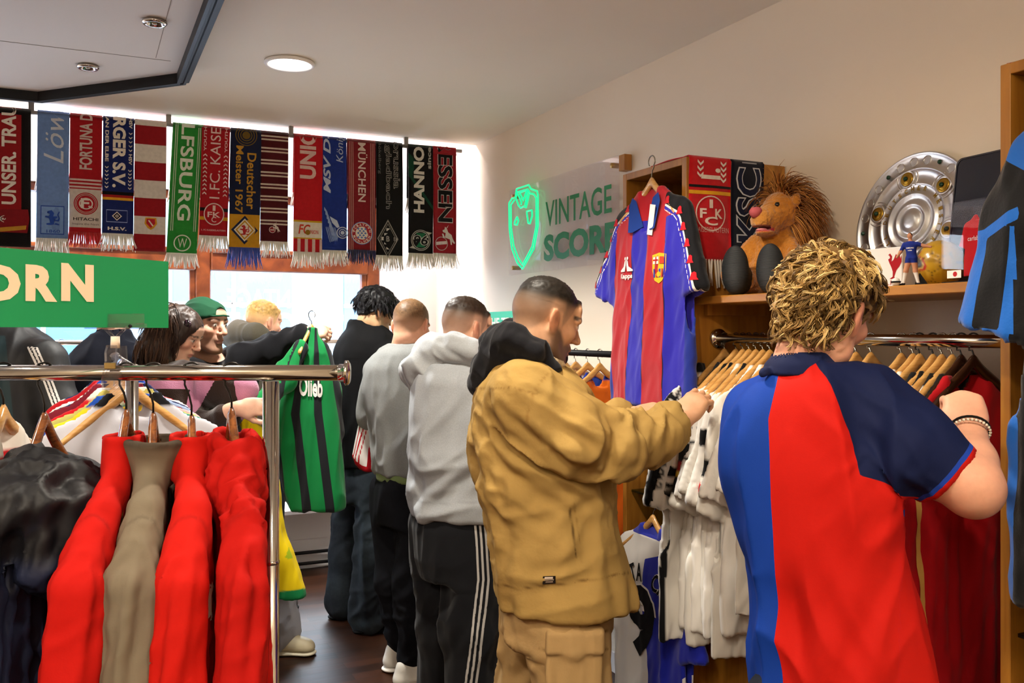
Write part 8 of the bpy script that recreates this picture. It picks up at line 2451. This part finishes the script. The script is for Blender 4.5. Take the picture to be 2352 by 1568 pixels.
# ------------------------------------------------------------------ two people half hidden by the green sign
Nv = Fig('person in a dark navy coat, head hidden behind the big green sign', 240, 4.1)
Nv.head(268, 690, 4.1, 60, 12, 0, 1.0, neck=(258, 800, 4.1))
tn = [(768, 225, 292, .09), (790, 195, 310, .15), (830, 165, 326, .19), (900, 152, 335, .20), (1000, 155, 335, .19), (1150, 160, 335, .19), (1250, 160, 335, .19)]
Nv.S.loft(Nv.rows(tn, shrink=.035), .02)
hp = [Nv.q(220, 1200, 4.15), Nv.q(280, 1200, 4.05)]; kn = [Nv.q(220, 1380, 4.15), Nv.q(280, 1380, 4.05)]; ft = [k_ * (1, 1, 0) + np.array((0, 0, .08)) for k_ in kn]
legs_floor(Nv.S, hp, kn, ft)
Nv.finish(.0055, .012, 1.1, dict(skin='d5a085', hair='2a1e16', blush=.2))
hair_shell('hair', Nv.V, Nv.F, Nv.hm, Nv.L, lambda L: .012 + 0 * L[:, 2], Nv.T, '2a1e16', bump=.003)
S = SDF(); S.loft(Nv.rows(tn), .02, n=2.3); S.chain(Nv.pts([(195, 850, 4.1), (160, 960, 4.15)]), [.085, .07], .03); S.chain(Nv.pts([(305, 830, 4.05), (350, 940, 4.2)]), [.08, .065], .03)
S.loft(Nv.rows([(792, 222, 300, .11), (755, 232, 296, .085)]), .01); S.loft(Nv.rows([(775, 236, 290, .075), (735, 232, 292, .08)]), .004, 's')
garment(Nv, 'coat', S, M_dark, '14161f', .010, [(up, 2, 9, .008)], seed=85)
S = SDF()
for a_, b_, c_ in zip(hp, kn, ft): S.chain([a_, b_, c_], [.10, .085, .075], .03)
garment(Nv, 'trousers', S, M_dark, '1b1d22', .011, [(up, 2, 10, .008)])
for c_ in ft: shoe(Nv, c_ - (.06, .04, 0), 50, '2a2a2c', '151515')

Tr = Fig('person in a black and teal track jacket with white sleeve stripes, beside the packed rack', 40, 3.38)
Tr.head(20, 650, 3.38, 70, 10, 0, 1.0, neck=(10, 800, 3.38), nr=(.058, .066))
tt_ = [(752, -45, 62, .09), (775, -90, 100, .15), (820, -125, 130, .19), (880, -140, 150, .20), (960, -145, 165, .20), (1100, -130, 170, .19), (1250, -130, 170, .19), (1330, -130, 170, .19)]
Tr.S.loft(Tr.rows(tt_, shrink=.04), .02)
hp = [Tr.q(-40, 1330, 3.43), Tr.q(70, 1330, 3.33)]; kn = [Tr.q(-40, 1560, 3.43), Tr.q(70, 1560, 3.33)]; ft = [k_ * (1, 1, 0) + np.array((0, 0, .08)) for k_ in kn]
legs_floor(Tr.S, hp, kn, ft)
Tr.finish(.0055, .012, 1.1, dict(skin='c99a72', hair='6a4a2a', blush=.2))
hair_shell('hair', Tr.V, Tr.F, Tr.hm, Tr.L, lambda L: .012 + 0 * L[:, 2], Tr.T, '6a4a2a', bump=.003)
S = SDF(); S.loft(Tr.rows(tt_), .02, n=2.3); S.chain(Tr.pts([(95, 835, 3.31), (125, 940, 3.29), (140, 1060, 3.33)]), [.085, .075, .06], .03)
S.loft(Tr.rows([(775, -40, 70, .11), (748, -25, 50, .085)]), .01); S.loft(Tr.rows([(760, -22, 46, .075), (725, -24, 48, .08)]), .004, 's')
def tr_attr(V, px, py):
    d_ = side_of(px, py, [(60, 765), (85, 820), (112, 880), (138, 950), (150, 1050)])
    return dict(m_t=np.minimum(side_of(px, py, [(12, 770), (25, 900), (45, 1100)]) * -1, py - 772), m_w=np.where(py > 800, np.maximum.reduce([2.6 - np.abs(d_ - o) for o in (-9, 0, 9)]), -1))
mt = pm('track_jacket_cloth', '0f1013', .6, masks=[('m_t', '0c2a30'), ('m_w', 'dcd9d4')], bump=(60, .2, .003))
garment(Tr, 'track_jacket', S, mt, '0f1013', .0058, [(up, 2, 9, .010)], attrs=tr_attr, seed=89)
S = SDF()
for a_, b_, c_ in zip(hp, kn, ft): S.chain([a_, b_, c_], [.105, .09, .08], .03)
garment(Tr, 'trousers', S, M_dark, '16181c', .011, [(up, 2, 10, .008)])
for c_ in ft: shoe(Tr, c_ - (.06, .04, 0), 60, '2a2a2c', '151515')

# red and white shirt tucked under the arm of the man in the grey sweatshirt
hk = P(840, 930, 4.20)
t = thing('football_shirt', 'white shirt with red sleeve stripes tucked under the arm in the grey sweatshirt', 'shirt', to_world(hk), YAW)
S = SDF(); rws = []
for py_, l, r_ in ((925, 836, 852), (960, 828, 862), (1010, 816, 868), (1050, 808, 870), (1078, 830, 872)):
    a_, b_ = P(l, py_, 4.2) - hk, P(r_, py_, 4.2) - hk; rws.append((a_[2], (a_[0] + b_[0]) / 2, 0, (b_[0] - a_[0]) / 2, .05))
S.loft(rws, .01, n=2.3); V, F = S.mesh(.006); V0 = V.copy(); V = V + vnormals(V, F) * (folds(V, (.2, 0, 1), 2, 15, .006, 95))[:, None]
px, py = px_of(V0, hk)
s1 = side_of(px, py, [(840, 925), (806, 1050)]); red = np.maximum.reduce([1.6 - np.abs(s1 - o) for o in (3, 11, 19)] + [side_of(px, py, [(862, 985), (846, 1030), (842, 1080)]), side_of(px, py, [(800, 1042), (832, 1068), (880, 1085)], 'y')])
m = MB(); m.add(V, F, 0, None, dict(m_r=red)); m.build('shell', pm('white_red_cloth', 'd9d4d0', .7, masks=[('m_r', 'a3121e')]), t)
